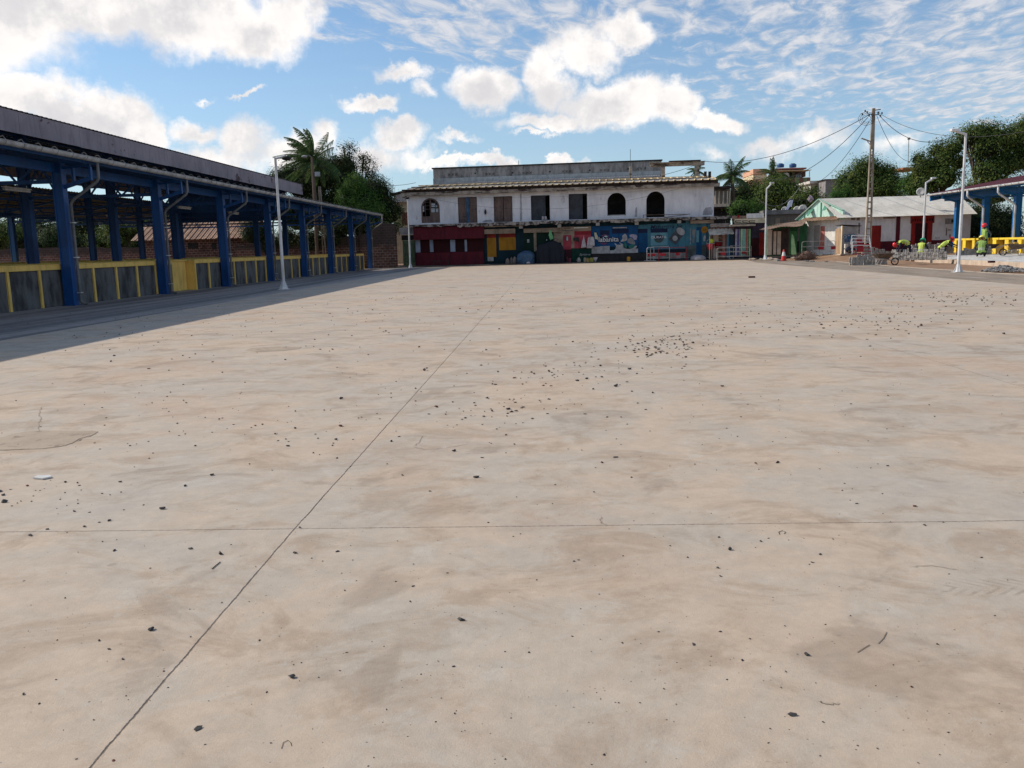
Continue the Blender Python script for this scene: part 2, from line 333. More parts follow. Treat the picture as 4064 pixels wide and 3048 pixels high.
shaded_wash=mt('shaded pinkish whitewash',(.74,.69,.66),(.64,.59,.56),.9,grime=.18,grain=.1,third=(.20,.16,.14),tscale=1.2,tlo=.66,thi=.8,tst=(1,1,.4))  # shade on the long wall put into the colour as pinkish grey
tinroof=mt('grey tin roof',(.66,.61,.53),(.54,.50,.43),.8,rough=.5,third=(.5,.45,.38),tscale=2,tlo=.6,thi=.75,grime=.12)
rustroof=ribmat('rusty tin',(.30,.17,.10),(.20,.11,.07),.18,0,.1,.7,rust=(.36,.22,.14))
greensh=mt('dark green shack paint',(.03,.12,.05),(.02,.08,.035),1.5,grain=.2)
limeboard=mt('pale lime board',(.40,.62,.30),(.3,.5,.25),3)
plank=mt('brown planks',(.22,.12,.085),(.14,.08,.06),2,st=(5,5,.4),grain=.2)
beige=mt('peeling beige board',(.60,.47,.36),(.44,.33,.25),1.7,grain=.15,third=(.18,.13,.10),tscale=3,tlo=.6,thi=.68)
stone=mt('dark gravel stone',(.085,.078,.072),(.05,.045,.042),20,rough=.85,gs=150,grain=.3)
stoneg=mt('grey rubble',(.30,.28,.26),(.15,.14,.13),6,gs=60,grain=.25)
paverm=mt('concrete paving block',(.40,.37,.33),(.26,.235,.21),5,gs=70,grain=.2)
skin=mt('brown skin',(.12,.06,.04),(.10,.05,.035),8,grain=.05)
navy=mt('navy cloth',(.012,.016,.035),(.02,.025,.05),6)
greycl=mt('grey cloth',(.10,.11,.11),(.07,.075,.075),6)
darkcl=mt('dark cloth',(.025,.024,.022),(.04,.038,.035),6)
hivis=mt('hi vis yellow green',(.36,.52,.12),(.28,.43,.10),8,rough=.6,grain=.06)
hivisy=mt('hi vis yellow',(.56,.66,.12),(.46,.56,.10),8,rough=.6,grain=.06)
refl=mt('reflective strip',(.5,.55,.36),(.42,.47,.3),8,rough=.35)
helm={k:mt(k+' helmet plastic',c,[x*.85 for x in c],5,rough=.3,grain=.02,bmp=0,spec=.5) for k,c in dict(red=(.75,.03,.04),green=(.02,.42,.20),yellow=(.85,.72,.12)).items()}
orange=mt('orange yellow plastic',(.80,.50,.10),(.7,.42,.08),3,rough=.45)
rustm=mt('rusty barrow steel',(.16,.115,.085),(.10,.07,.05),6,rough=.6,metal=.3)
rubber=mt('tyre rubber',(.02,.02,.02),(.03,.03,.03),6)
galv=mt('galvanised barrier',(.50,.47,.44),(.35,.32,.30),4,rough=.4,metal=.4)
barr_red=mt('barrier red',(.40,.02,.03),(.3,.015,.02),4,rough=.5)
polec=mt('precast concrete pole',(.36,.29,.22),(.25,.20,.15),2,grain=.15)
polew=mt('brown timber pole',(.16,.11,.08),(.11,.075,.055),2,st=(4,4,.3),grain=.2)
cable=mt('black cable',(.03,.03,.03),(.04,.04,.04),3)
tarp=mt('navy tarpaulin',(.002,.004,.010),(.004,.007,.016),2,rough=.5)
bluesack=mt('blue tarpaulin',(.05,.10,.17),(.03,.065,.12),3,rough=.6,gs=12,grain=.35,bmp=.6)
sack=mt('whitish sack cloth',(.48,.44,.44),(.38,.34,.35),4)
sackb=mt('brown sack cloth',(.20,.16,.14),(.14,.11,.10),4)
greenbag=mt('green plastic bag',(.16,.42,.18),(.12,.34,.14),5,rough=.4)
sandm=mt('crushed stone bed',(.62,.59,.54),(.45,.42,.38),3,gs=14,grain=.35,bmp=1.,third=(.25,.23,.2),tscale=7,tlo=.62,thi=.66)
dirt=mt('red brown dirt',(.34,.20,.115),(.26,.155,.09),.7,gs=12,grain=.3,bmp=.6,third=(.40,.31,.22),tscale=1.5,tlo=.58,thi=.7)
kerbm=mt('kerb concrete',(.55,.43,.32),(.46,.36,.27),1,grain=.15,bmp=.2)
asph=mt('worn asphalt',(.33,.255,.185),(.24,.19,.14),.9,st=(1,.25,1),gs=18,grain=.35,bmp=.4,third=(.38,.33,.28),tscale=1.2,tlo=.55,thi=.68,tst=(1,.2,1))
asphL=mt('worn tarmac strip',(.36,.32,.29),(.20,.18,.17),.55,lo=.42,hi=.58,st=(2.2,.06,1),gs=18,grain=.25,bmp=.3)
bark=mt('bark',(.10,.075,.055),(.06,.045,.035),3,st=(3,3,.6),grain=.3)
def leafmat(name,a,b,cc,trans=.25):
    m,t,bs=newmat(name,.7,0,.12); g=t.new('ShaderNodeNewGeometry'); r=g.outputs['Random Per Island']
    c=t.mix(t.ramp(r,0,.6),c4(a),c4(b)); c=t.mix(t.ramp(r,.72,1.,0,.9),c,c4(cc))
    big=t.noise(g.outputs['Position'],.5,3,.5); c=t.mix(t.ramp(big,.5,.72,0,.5),c,c4(cc))
    t.put(bs.inputs['Base Color'],c)
    tr=t.new('ShaderNodeBsdfTranslucent'); t.put(tr.inputs[0],c); mx=t.new('ShaderNodeMixShader'); mx.inputs[0].default_value=trans
    t.l.new(bs.outputs[0],mx.inputs[1]); t.l.new(tr.outputs[0],mx.inputs[2]); t.l.new(mx.outputs[0],t.n['Material Output'].inputs[0]); return m
lf_dark=leafmat('dark foliage',(.018,.034,.012),(.032,.052,.016),(.085,.085,.028))
lf_mango=leafmat('mango foliage',(.040,.076,.018),(.078,.12,.028),(.20,.215,.05))
lf_bright=leafmat('bright foliage',(.04,.10,.02),(.07,.15,.03),(.14,.22,.05),.35)
lf_palm=leafmat('palm foliage',(.045,.095,.035),(.08,.14,.045),(.26,.25,.10),.35)
core=mt('dark crown core',(.010,.018,.008),(.014,.022,.010),3)  # near-black colour paints shade into the middle of the crowns

# ================================================================== SETTING: ground, slab, roads
def ss(a,b,x): t=min(1,max(0,(x-a)/(b-a))); return t*t*(3-2*t)
def gh(x,y): return .58*ss(19.5,27,x)*ss(57,77,y)+.10*ss(80.2,82.5,y)*(1-ss(16,24,x))
def grid(xs,ys,f,name,mat,kind='structure'):
    m=MB(); vs=[(x,y,f(x,y)) for y in ys for x in xs]; n=len(xs)
    m.add(vs,[(j*n+i,j*n+i+1,(j+1)*n+i+1,(j+1)*n+i) for j in range(len(ys)-1) for i in range(n-1)])
    o=m.build(name,mat,smooth=True); tag(o,kind=kind); return o
xs=[-900,-300,-120,-60,-30,0,10,15,17,18,19]+[19.5+.5*i for i in range(20)]+[30,34,40,50,60,80,120,300,900]
ys=[-300,-60,-10,0,20,40,50]+[53+1.*i for i in range(36)]+[92,100,120,160,300,900,1500]
rr=random.Random(5)
hn={}
def gz(x,y):
    k=(x,y)
    if k not in hn: hn[k]=gh(x,y)-.03+(rr.uniform(-.02,.03) if (19.4<x<30 and 50<y<88) else 0)
    return hn[k]
grid(xs,ys,gz,'ground',dirt)
o=MB().prismz([(-10.75,-8),(15.1,-8),(15.1,28),(15.45,45),(15.9,66),(17.3,76),(17.9,79.9),(-1.5,79.7),(-13.3,79.1),(-13.3,78.9),(-10.75,78.9)],-.4,0).build('concrete_slab',slab_mat()); tag(o,kind='structure')
o=MB().prismz([(-17.3,-8),(-10.7,-8),(-10.7,79.05),(-17.3,79.05)],-.4,-.004).build('tarmac_strip',asphL); tag(o,kind='structure')
o=MB().prismz([(15.,-8),(18.6,-8),(18.9,38),(19.4,48),(20.6,60),(22.2,74),(23.3,84),(17.,84),(17.,76),(15.3,66)],-.4,-.006).build('asphalt_road',asph); tag(o,kind='structure')
o=MB().prismz([(18.5,-8),(18.75,-8),(19.05,38),(19.55,48),(20.75,60),(22.35,74),(22.2,74),(20.6,60),(19.4,48),(18.9,38),(18.6,-8)],-.02,.012).build('road_edge_strip',mt('pale road edge',(.50,.42,.33),(.42,.34,.26),2)); tag(o,kind='structure')
o=MB().prismz([(-60,-8),(-17.2,-8),(-17.2,78.5),(-60,78.5)],-.3,.01).build('market_floor',cem); tag(o,kind='structure')
# raised paving bed with kerb on the right
KA=Vector((21.2,20,0)); KB=Vector((24.95,61.5,0)); kd=(KB-KA).normalized(); kn=Vector((kd.y,-kd.x,0))
m=MB(); L=(KB-KA).length; n=14
for i in range(n):
    a=KA+kd*(L*i/n+.006); b=KA+kd*(L*(i+1)/n-.006); jz=.235+.006*math.sin(i*2.3)
    m.prismz([(a.x,a.y),(b.x,b.y),((b+kn*.16).x,(b+kn*.16).y),((a+kn*.16).x,(a+kn*.16).y)][::-1],-.1,jz)
kb=m.build('kerb',kerbm,bevel=.015); tag(kb,kind='structure')
def bedz(x,y): 
    d=(Vector((x,y,0))-KA).dot(kn); return .225+.10*ss(0,2.2,d)+.02*math.sin(x*3+y*2)*math.sin(y*1.7)
m=MB(); vs=[];nx,ny=36,60
for j in range(ny+1):
    p=KA+kd*(L*j/ny)
    for i in range(nx+1):
        q=p+kn*(.155+24*(i/nx)**1.6); z=bedz(q.x,q.y)+rr.uniform(-.012,.012)
        if j==ny: z=-.1
        vs.append((q.x,q.y,z))
m.add(vs,[(j*(nx+1)+i,j*(nx+1)+i+1,(j+1)*(nx+1)+i+1,(j+1)*(nx+1)+i) for j in range(ny) for i in range(nx)])
o=m.build('paving_bed',sandm); tag(o,kind='structure')

def decal(name,label,pts,mat,z=.004,kind='structure'):
    P_=[G(a*D,b*D) for a,b in pts]; o=MB().prismz([(p.x,p.y) for p in P_][::-1],-.002,z).build(name,mat); tag(o,kind=kind); return o
slabpatch=mt('patched concrete',(.43,.335,.24),(.37,.285,.205),2.4,grain=.2,gs=60,third=(.28,.21,.15),tscale=5,tlo=.55,thi=.65,grime=.1)
decal('concrete_patch','',[(-60,960),(-60,975),(20,972),(90,970),(130,965),(158,957),(172,948),(200,940),(212,933),(200,931),(150,932),(95,931),(55,933),(30,938),(10,944)],slabpatch)
decal('concrete_patch','',[(545,752),(530,757),(560,760),(610,758),(645,754),(652,750),(600,749)],slabpatch)
def crack(pts,wd):
    m=MB(); P_=[G(a*D,b*D) for a,b in pts]; rc_=random.Random(len(pts)); Q=[]
    for a,b in zip(P_,P_[1:]):
        for k in range(6): Q.append(a.lerp(b,k/6)+Vector((rc_.uniform(-1,1),rc_.uniform(-1,1),0))*wd*2.2)
    Q.append(P_[-1]); vs=[]
    for i,q in enumerate(Q):
        d=(Q[min(i+1,len(Q)-1)]-Q[max(i-1,0)]).normalized(); n_=Vector((-d.y,d.x,0))*wd*rc_.uniform(.3,1)*(.2 if i in(0,len(Q)-1) else 1); vs+=[(q.x+n_.x,q.y+n_.y,.0035),(q.x-n_.x,q.y-n_.y,.0035)]
    m.add(vs,[(2*i,2*i+1,2*i+3,2*i+2) for i in range(len(Q)-1)]); tag(m.build('hairline_crack',mt('crack dirt',(.38,.30,.22),(.31,.24,.17),5)),kind='structure')
for pts,wd in [([(-20,975),(30,972),(95,968),(140,963),(165,953),(190,944),(212,934)],.008),([(-10,950),(30,938),(70,932),(150,931)],.006),([(88,880),(84,895),(90,905),(82,915),(86,932)],.004),([(895,965),(905,955),(912,942)],.003),([(905,890),(930,880),(975,868),(1010,862)],.003),([(895,966),(920,972),(960,968),(1010,960)],.005),([(1300,1115),(1296,1130),(1310,1134)],.003),([(1960,1225),(2010,1222),(2070,1232)],.003),([(1765,1515),(1790,1522),(1812,1520)],.003)]: crack(pts,wd)

# ================================================================== MARKET HALLS
def ribsheet(x0,z0,x1,z1,y0,y1,pitch=.33,h=.035,th=.012):
    """roof sheet sloping from (x0,z0) to (x1,z1), ribs running down the slope"""
    prof=[]; y=y0
    while y<y1:
        prof+= [(y,0),(y+pitch*.45,0),(y+pitch*.6,h),(y+pitch*.85,h)]; y+=pitch
    prof.append((y1,0)); m=MB(); n=len(prof)
    vs=[(x0,a,z0+b) for a,b in prof]+[(x1,a,z1+b) for a,b in prof]+[(x0,a,z0+b-th) for a,b in prof]+[(x1,a,z1+b-th) for a,b in prof]
    fs=[]
    for i in range(n-1): fs+=[(i,i+1,n+i+1,n+i),(2*n+i,3*n+i,3*n+i+1,2*n+i+1),(i,2*n+i,2*n+i+1,i+1),(n+i,n+i+1,3*n+i+1,3*n+i)]
    m.add(vs,fs); return m
def column_mesh(h,w=.34,d=.30):
    m=MB(); m.box(-w/2+.03,w/2-.03,-d/2+.03,d/2-.03,0,h)
    for sx_ in(-1,1): m.box(sx_*w/2,sx_*(w/2-.045),-d/2,d/2,0,h)
    m.box(-w/2-.06,w/2+.06,-d/2-.06,d/2+.06,0,.02); return m
def truss(root,y,chords,verts,mat):
    m=MB()
    for a,b in chords: m.beam((a[0],y,a[1]),(b[0],y,b[1]),.09,.11)
    for a,b in verts: m.beam((a[0],y,a[1]),(b[0],y,b[1]),.06,.06)
    return m.build('truss',mat,root)
def zig(x0,x1,zl0,zl1,zu0,zu1,n):
    out=[]
    for i in range(n):
        a=i/n;b=(i+1)/n; f=lambda t:(x0+(x1-x0)*t,zl0+(zl1-zl0)*t); g=lambda t:(x0+(x1-x0)*t,zu0+(zu1-zu0)*t)
        out.append((f(a),g((a+b)/2))); out.append((g((a+b)/2),f(b)))
    return out
hall=thing('market_hall','long open market hall with blue steel columns and two-tier roof on the left','market hall',(-16.2,28.5,0))
def hl(m,name,mat,**k):     # hall parts are modelled in world space, then moved under the root
    o=m.build(name,mat,**k); o.parent=hall; o.matrix_parent_inverse=Matrix.Translation((16.2,-28.5,0)); return o
YS=[28.5+7.13*i for i in range(-2,8)]; Y0,Y1=11.5,78.2
colA=column_mesh(4.72); colB=column_mesh(6.9,.36,.32)
base=None
for row,(cx,mm) in enumerate([(-16.1,4.72),(-21.6,6.9),(-30.4,6.9),(-35.8,4.72)]):
    src=None
    for y in YS:
        if row in(1,2) and y>73: continue
        if src is None:
            src=hl(colA if mm<5 else colB,'column',blue); src.location=(cx,y,0); o=src
        else:
            o=src.copy(); COL.objects.link(o); o.location=(cx,y,0)
# lower roofs
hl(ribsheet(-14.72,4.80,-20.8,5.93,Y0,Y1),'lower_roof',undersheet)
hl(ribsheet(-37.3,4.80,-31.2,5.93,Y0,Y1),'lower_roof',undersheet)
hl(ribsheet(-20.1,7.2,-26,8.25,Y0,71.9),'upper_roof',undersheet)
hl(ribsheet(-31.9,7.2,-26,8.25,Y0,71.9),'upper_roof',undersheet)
m=MB(); y=Y0; k=0
while y<71.9:
    y2=min(y+4.35,71.9); dz=.012*math.sin(k*1.7); m.box(-20.12,-20.17,y+.008,y2-.008,6.34+dz,7.17+dz*.3); y=y2; k+=1
hl(m,'fascia',fasciam)
m=MB(); m.prism([(-20.1,6.34),(-20.1,7.17),(-26,8.2),(-31.9,7.17),(-31.9,6.5),(-26,7.5)],71.9,71.95); hl(m,'gable_board',fasciam)
m=MB(); m.prism([(-21.6,4.3),(-30.4,4.3),(-30.4,7.3),(-26,8.0),(-21.6,7.3)],71.8,71.88); hl(m,'sky_blocking_sheet',blue)  # added dark sheet, shuts out the sky so the far bays read dark
m=MB(); m.box(-31.93,-31.88,Y0,71.9,6.5,7.17); hl(m,'fascia',fasciam)
# purlins and long beams
m=MB()
for i in range(6):
    f=i/5; m.box(-15+ -5.6*f,-15.07-5.6*f,Y0+.2,Y1-.3,4.73+1.04*f,4.64+1.04*f)
    m.box(-37+5.6*f,-36.93+5.6*f,Y0+.2,Y1-.3,4.73+1.04*f,4.64+1.04*f)
    m.box(-20.5-5.2*f,-20.58-5.2*f,Y0+.2,71.7,7.14+.93*f,7.04+.93*f)
    m.box(-31.5+5.2*f,-31.42+5.2*f,Y0+.2,71.7,7.14+.93*f,7.04+.93*f)
hl(m,'purlins',blue)
for cx,z0,z1 in [(-16.2,4.38,4.68),(-21.6,5.45,5.7),(-21.6,6.55,6.85),(-30.4,5.45,5.7),(-35.8,4.38,4.68)]:
    m=MB(); ye=72 if z0>5 else Y1-.3
    if z0>4.4:
        m.box(cx-.05,cx+.05,Y0,ye,z0,z0+.09); m.box(cx-.05,cx+.05,Y0,ye,z1-.09,z1)
        y=Y0
        while y<ye-1: m.beam((cx,y,z0+.05),(cx,y+.6,z1-.05),.05,.05); m.beam((cx,y+.6,z1-.05),(cx,y+1.2,z0+.05),.05,.05); y+=1.2
    else: m.box(cx-.07,cx+.07,Y0,ye,z0,z1)
    hl(m,'long_beam',blue)
src=None; src2=None
for y in YS:
    if src is None:
        m=MB()
        for sgn,o0 in((1,0),(-1,-52)):
            X=lambda x: x if sgn==1 else o0-x
            for a,b in [((-16.2,4.1),(-21.6,4.1)),((-15.2,4.62),(-21.6,5.75))]: m.beam((X(a[0]),0,a[1]),(X(b[0]),0,b[1]),.09,.12)
            for a,b in zig(-16.2,-21.6,4.1,4.1,4.45,5.7,4): m.beam((X(a[0]),0,a[1]),(X(b[0]),0,b[1]),.06,.06)
        m.beam((-21.6,0,4.1),(-30.4,0,4.1),.08,.10)
        src=hl(m,'truss',blue); src.location=(0,y,0); src.matrix_parent_inverse=Matrix.Translation((16.2,-28.5,0))
    else: o=src.copy(); COL.objects.link(o); o.location=(0,y,0)
    if y<72:
        if src2 is None:
            m=MB()
            for a,b in [((-21.6,6.2),(-30.4,6.2)),((-20.4,7.05),(-26,8.1)),((-31.6,7.05),(-26,8.1))]: m.beam((a[0],0,a[1]),(b[0],0,b[1]),.09,.12)
            for a,b in zig(-21.6,-26,6.2,6.2,7.2,8.0,4)+zig(-30.4,-26,6.2,6.2,7.2,8.0,4): m.beam((a[0],0,a[1]),(b[0],0,b[1]),.06,.06)
            src2=hl(m,'truss',blue); src2.location=(0,y,0)
        else: o=src2.copy(); COL.objects.link(o); o.location=(0,y,0)
# brackets to the gutter
src=None; 
for y in YS:
    if src is None:
        m=MB(); m.beam((-16.05,0,3.88),(-15.02,0,4.18),.08,.13); m.box(-15.05,-14.98,-.06,.06,4.1,4.55); m.beam((-15.6,0,4.0),(-15.6,0,4.6),.07,.12); m.box(-16.05,-15.98,-.1,.1,3.7,4.6); m.beam((-16.05,0,4.52),(-15,0,4.6),.07,.08)
        src=hl(m,'eave_bracket',blue); src.location=(0,y,0)
    else: o=src.copy(); COL.objects.link(o); o.location=(0,y,0)
def gutter(root_parent,x,z,y0,y1,mat,side=1):
    m=MB(); n=10; r=.115; vs=[]
    for yy in (y0,y1):
        for k in range(n+1):
            a=math.pi*k/n; vs.append((x+r*math.cos(a),yy,z-r*math.sin(a)*1.05))
        for k in range(n,-1,-1):
            a=math.pi*k/n; vs.append((x+(r-.008)*math.cos(a),yy,z-(r-.008)*math.sin(a)*1.05))
    q=2*(n+1); m.add(vs,[(k,(k+1)%q,(k+1)%q+q,k+q) for k in range(q)]+[tuple(range(q-1,-1,-1)),tuple(range(q,2*q))])
    m.tube([(x+r*side,y0,z+.005),(x+r*side,y1,z+.005)],.012,5)
    return m
g=hl(gutter(None,-14.78,4.80,Y0,Y1,greypipe),'gutter',greypipe)
m=MB(); n=8
for k in range(n):
    a=math.pi*k/n*1.02; b=math.pi*(k+1)/n*1.02
    m.beam((.122*math.cos(a),0,-.128*math.sin(a)),(.122*math.cos(b),0,-.128*math.sin(b)),.02,.008)
m.beam((.12,0,0),(.03,0,.12),.02,.012); m.beam((.03,0,.12),(-.07,0,.09),.03,.02)
src=None; y=Y0+.3
while y<Y1:
    if src is None: src=hl(m,'gutter_clip',concgrey); o=src
    else: o=src.copy(); COL.objects.link(o)
    o.parent=g; o.matrix_parent_inverse=Matrix.Identity(4); o.location=(-14.78,y,4.8); y+=.84
# downpipes
m=MB(); m.tube([(-14.8,0,4.72),(-14.8,0,4.2),(-14.86,0,4.08),(-15.74,0,3.50),(-15.83,0,3.36),(-15.83,0,.16),(-15.78,0,.07),(-15.62,0,.03)],.052,10)
src=None
for y in YS:
    yy=y+.08
    if src is None:
        src=hl(m,'downpipe',mt('dark grey downpipe',(.19,.185,.18),(.13,.125,.12),2,rough=.5),smooth=True); src.location=(0,yy,0); o=src
        cm=MB()
        for zz in(.42,1.55,2.75): cm.box(-15.9,-15.76,-.075,.075,zz-.018,zz+.018)
    else: o=src.copy(); COL.objects.link(o); o.location=(0,yy,0)
    for zz in (.42,1.6,2.75):
        c=MB().box(-15.9,-15.75,-.075,.075,zz-.018,zz+.018).build('pipe_clip',zinc,o) if y==YS[0] else None
        if y==YS[0]: pass
    if y!=YS[0]:
        for ch in [c for c in src.children]: q=ch.copy(); COL.objects.link(q); q.parent=o
# ---- counters
def counter(label,x,y0,y1,depth,step,side=1,z=1.35,ym=None,cm_=None,group=None,th=.14,div=.11,zb=0,panels=True):
    """market counter along y; front face at x facing side"""
    ym=ym or yellow; cm_=cm_ or cem
    r=thing('market_counter',label,'counter',(x,y0,zb),0,group); Lc=y1-y0; s=-side
    m=MB(); m.box(0,s*depth,0,Lc,z-th,z,0); m.box(0,s*.03,0,Lc,z,z+.04,0); m.build('counter_top',[ym],r,bevel=.01)
    n=max(1,round(Lc/step)); dm=MB().box(s*.004,s*depth*.98,-div/2,div/2,0,z-th-.002)
    first=None
    for i in range(n+1):
        yy=min(max(Lc*i/n,div/2+.002),Lc-div/2-.002)
        if first is None: first=dm.build('divider',ym,r); o=first
        else: o=first.copy(); COL.objects.link(o)
        o.location=(0,yy,0)
    if panels:
        pm=MB().box(s*.055,s*.12,div/2+.002,Lc/n-div/2-.002,0,z-th-.004); first=None
        for i in range(n):
            if first is None: first=pm.build('infill_panel',cm_,r); o=first
            else: o=first.copy(); COL.objects.link(o)
            o.location=(0,Lc*i/n,0)
    return r
gc='yellow market counters under the hall roof'
counter('yellow front counter with grey panels, nearer run along the blue columns',-16.30,17.2,37.15,1.1,1.65,group=gc)
counter('yellow front counter with grey panels, farther run beyond the recessed gap',-16.30,39.5,76.9,1.1,1.70,group=gc)
# recessed yellow wall of the gap
t_=thing('recess_wall','plain yellow wall set back in the gap between two market counters','wall',(-16.85,37.2,0)); MB().box(0,.12,0,2.26,0,1.33).build('wall_panel',yellow,t_)
MB().box(-.05,.2,0,2.26,1.335,1.38).build('coping',yellow,t_)
counter('second yellow counter row behind the front run',-19.3,17,76,1.0,3.3,group=gc,z=1.37)
counter('third yellow counter row in the middle of the hall',-22.8,17,71,1.2,3.3,group=gc,z=1.38)
counter('fourth yellow counter row in the middle of the hall',-27.5,17,71,1.2,3.3,group=gc,z=1.39)
counter('rearmost yellow counter row along the far side of the hall',-35.2,17,76,1.1,3.3,group=gc,z=1.40)
# pale conduit lamps hanging under the roof
m=MB().tube([(0,-.75,0),(0,.75,0)],.05,8); m.box(-.06,.06,-.8,.8,.05,.09); src=None
for (x,y,z) in [(-18.8,30.5,4.02),(-18.8,44.8,4.02),(-18.8,51.9,4.02),(-26,37,4.0),(-26,51.5,4.0),(-26,58.6,4.0)]:
    t=thing('tube_lamp','unlit white tube lamp hung under the hall roof','lamp',(x,y,z),0,'tube lamps under the hall roof')
    if src is None: src=m.build('tube_casing',white_pole,t)
    else: o=src.copy(); COL.objects.link(o); o.parent=t
    MB().beam((0,-.6,.09),(0,-.6,.20),.015,.015).build('hanger',zinc,t); MB().beam((0,.6,.09),(0,.6,.20),.015,.015).build('hanger',zinc,t)

# ---- right pavilion
pav=thing('market_pavilion','blue market pavilion with maroon roof and white gutter at the right edge','market pavilion',(32.4,70,.3))
def pv(m,name,mat,**k):
    o=m.build(name,mat,**k); o.parent=pav; o.matrix_parent_inverse=Matrix.Translation((-32.4,-70,-.3)); return o
PYS=[70-4.32*i for i in range(0,9)]
for cx,h in((32.4,4.45),(38.0,6.2),(46,6.2)):
    src=None
    for i,y in enumerate(PYS):
        if cx>33 and i%2: continue
        if src is None: src=pv(column_mesh(h,.42,.36),'column',blueR); o=src
        else: o=src.copy(); COL.objects.link(o)
        o.location=(cx,y,.3)
pv(ribsheet(30.92,4.97,38.2,6.25,33,72.3),'lower_roof',maroonroof)
pv(ribsheet(36.6,7.2,42,8.2,33,67.5),'upper_roof',maroonroof)
pv(ribsheet(47.4,7.2,42,8.2,33,67.5),'upper_roof',maroonroof)
pv(MB().box(36.5,36.56,33,67.5,6.5,7.18),'fascia',maroonroof)
pv(MB().prism([(36.56,6.5),(36.56,7.18),(42,8.17),(47.4,7.17),(47.4,6.5),(42,7.5)],67.5,67.56),'gable_board',maroonroof)
pv(MB().box(32.2,32.6,33,72.0,4.42,4.84),'eave_beam',blueR)
m=MB()
for f in (0,.25,.5,.75,1): m.box(31.2+6.6*f,31.28+6.6*f,33.2,72.1,4.90+1.2*f,4.8+1.2*f)
pv(m,'purlins',blueR)
m=MB(); m.prism([(31.05,4.45),(31.05,4.88),(38,6.1),(38,5.7)],71.9,72.05); pv(m,'end_rafter',blueR)
src=None
for y in PYS:
    if src is None:
        m=MB(); m.beam((32.2,0,4.3),(31.1,0,4.62),.08,.14); m.beam((32.4,0,4.55),(38,0,4.6),.09,.12); m.beam((31.1,0,4.72),(38,0,5.95),.09,.12)
        for a,b in zig(32.4,38,4.6,4.6,4.9,5.9,4): m.beam((a[0],0,a[1]),(b[0],0,b[1]),.06,.06)
        src=pv(m,'truss',blueR); src.location=(0,y,0)
    else: o=src.copy(); COL.objects.link(o); o.location=(0,y,0)
g=pv(gutter(None,30.9,4.98,33,72.3,white_pole,-1),'gutter',white_pole)
m=MB(); n=8
for k in range(n):
    a=math.pi*k/n; b=math.pi*(k+1)/n
    m.beam((.122*math.cos(a),0,-.128*math.sin(a)),(.122*math.cos(b),0,-.128*math.sin(b)),.03,.008)
src=None; y=50.
while y<72.2:
    if src is None: src=m.build('gutter_clip',dark); o=src
    else: o=src.copy(); COL.objects.link(o)
    o.parent=g; o.location=(30.9,y,4.98); y+=.84
m=MB().tube([(30.9,0,4.9),(30.9,0,4.5),(31.0,0,4.38),(32.0,0,3.72),(32.12,0,3.55),(32.12,0,.35)],.07,10); src=None
for y in PYS[1:]:
    if src is None: src=pv(m,'downpipe',white_pole,smooth=True); o=src
    else: o=src.copy(); COL.objects.link(o)
    o.location=(0,y-.25,0)
gr='bright yellow counters of the pavilion'
def rc(label,y0,y1,n,solid):
    r=thing('market_counter',label,'counter',(32.0,y0,.28),0,gr); Lc=y1-y0
    MB().box(-.02,1.0,-.02,Lc+.02,1.0,1.14).build('counter_top',yellowR,r,bevel=.01)
    for i in range(n+1):
        w_=.5 if solid else .22
        yy=i*(Lc-w_)/n; MB().box(0,.95,yy,yy+w_,0,.998).build('pier',yellowR,r)
    for i in range(n):
        w_=.5 if solid else .22; a=i*(Lc-w_)/n+w_; b=(i+1)*(Lc-w_)/n
        MB().box(.5,.58,a+.003,b-.003,0,.996).build('infill_panel',plank,r)
rc('yellow counter standing nearest the front, behind the wheelbarrow with yellow cans',52.5,56.9,2,True)
rc('yellow counter with a brown opening behind the standing worker',58.2,63.6,3,True)
rc('yellow counter at the far end of the pavilion beside the white lamp post',64.6,69.6,3,True)

# ================================================================== facade tools
C3=(1560,600,3.16); C4=(2200,600,3.16); C5=(2760,600,3.16); K4=(1600,860,5.53); K5=(2000,860,5.53); M4=(1900,880,9.218); M5=(2100,880,6.9125)
M3=(2560,870,7.9); M2=(2380,900,8.508); C6=(2300,860,3.95); N=(0,0,1.); AP=(2960,620,6.506); R6=(3360,400,2.273); R7=(3360,820,3.142); R8=(3500,900,3.922); K0=(1300,740,4.607)
class Plane:
    """vertical plane; local u runs to the right as seen from the square, y into the building, z up"""
    def __init__(s,A,B): s.a=Vector((A[0],A[1],0)); s.d=(Vector((B[0],B[1],0))-s.a).normalized(); s.n=Vector((-s.d.y,s.d.x,0)); s.rz=math.atan2(s.d.y,s.d.x)
    def uz(s,c,x,y,off=0):
        d=Vector(ray(c[0]+x/c[2],c[1]+y/c[2])); o=Vector((0,0,CH)); a=s.a+s.n*off; t=(a-o).dot(s.n)/d.dot(s.n); p=o+d*t; return (p-s.a).dot(s.d),p.z
    def R(s,c,x0,y0,x1,y1,off=0):
        xm=(x0+x1)/2; ym=(y0+y1)/2; return (s.uz(c,x0,ym,off)[0],s.uz(c,x1,ym,off)[0],s.uz(c,xm,y1,off)[1],s.uz(c,xm,y0,off)[1])
    def w(s,u,y,z): return s.a+s.d*u+s.n*y+Vector((0,0,z))
FONT={}
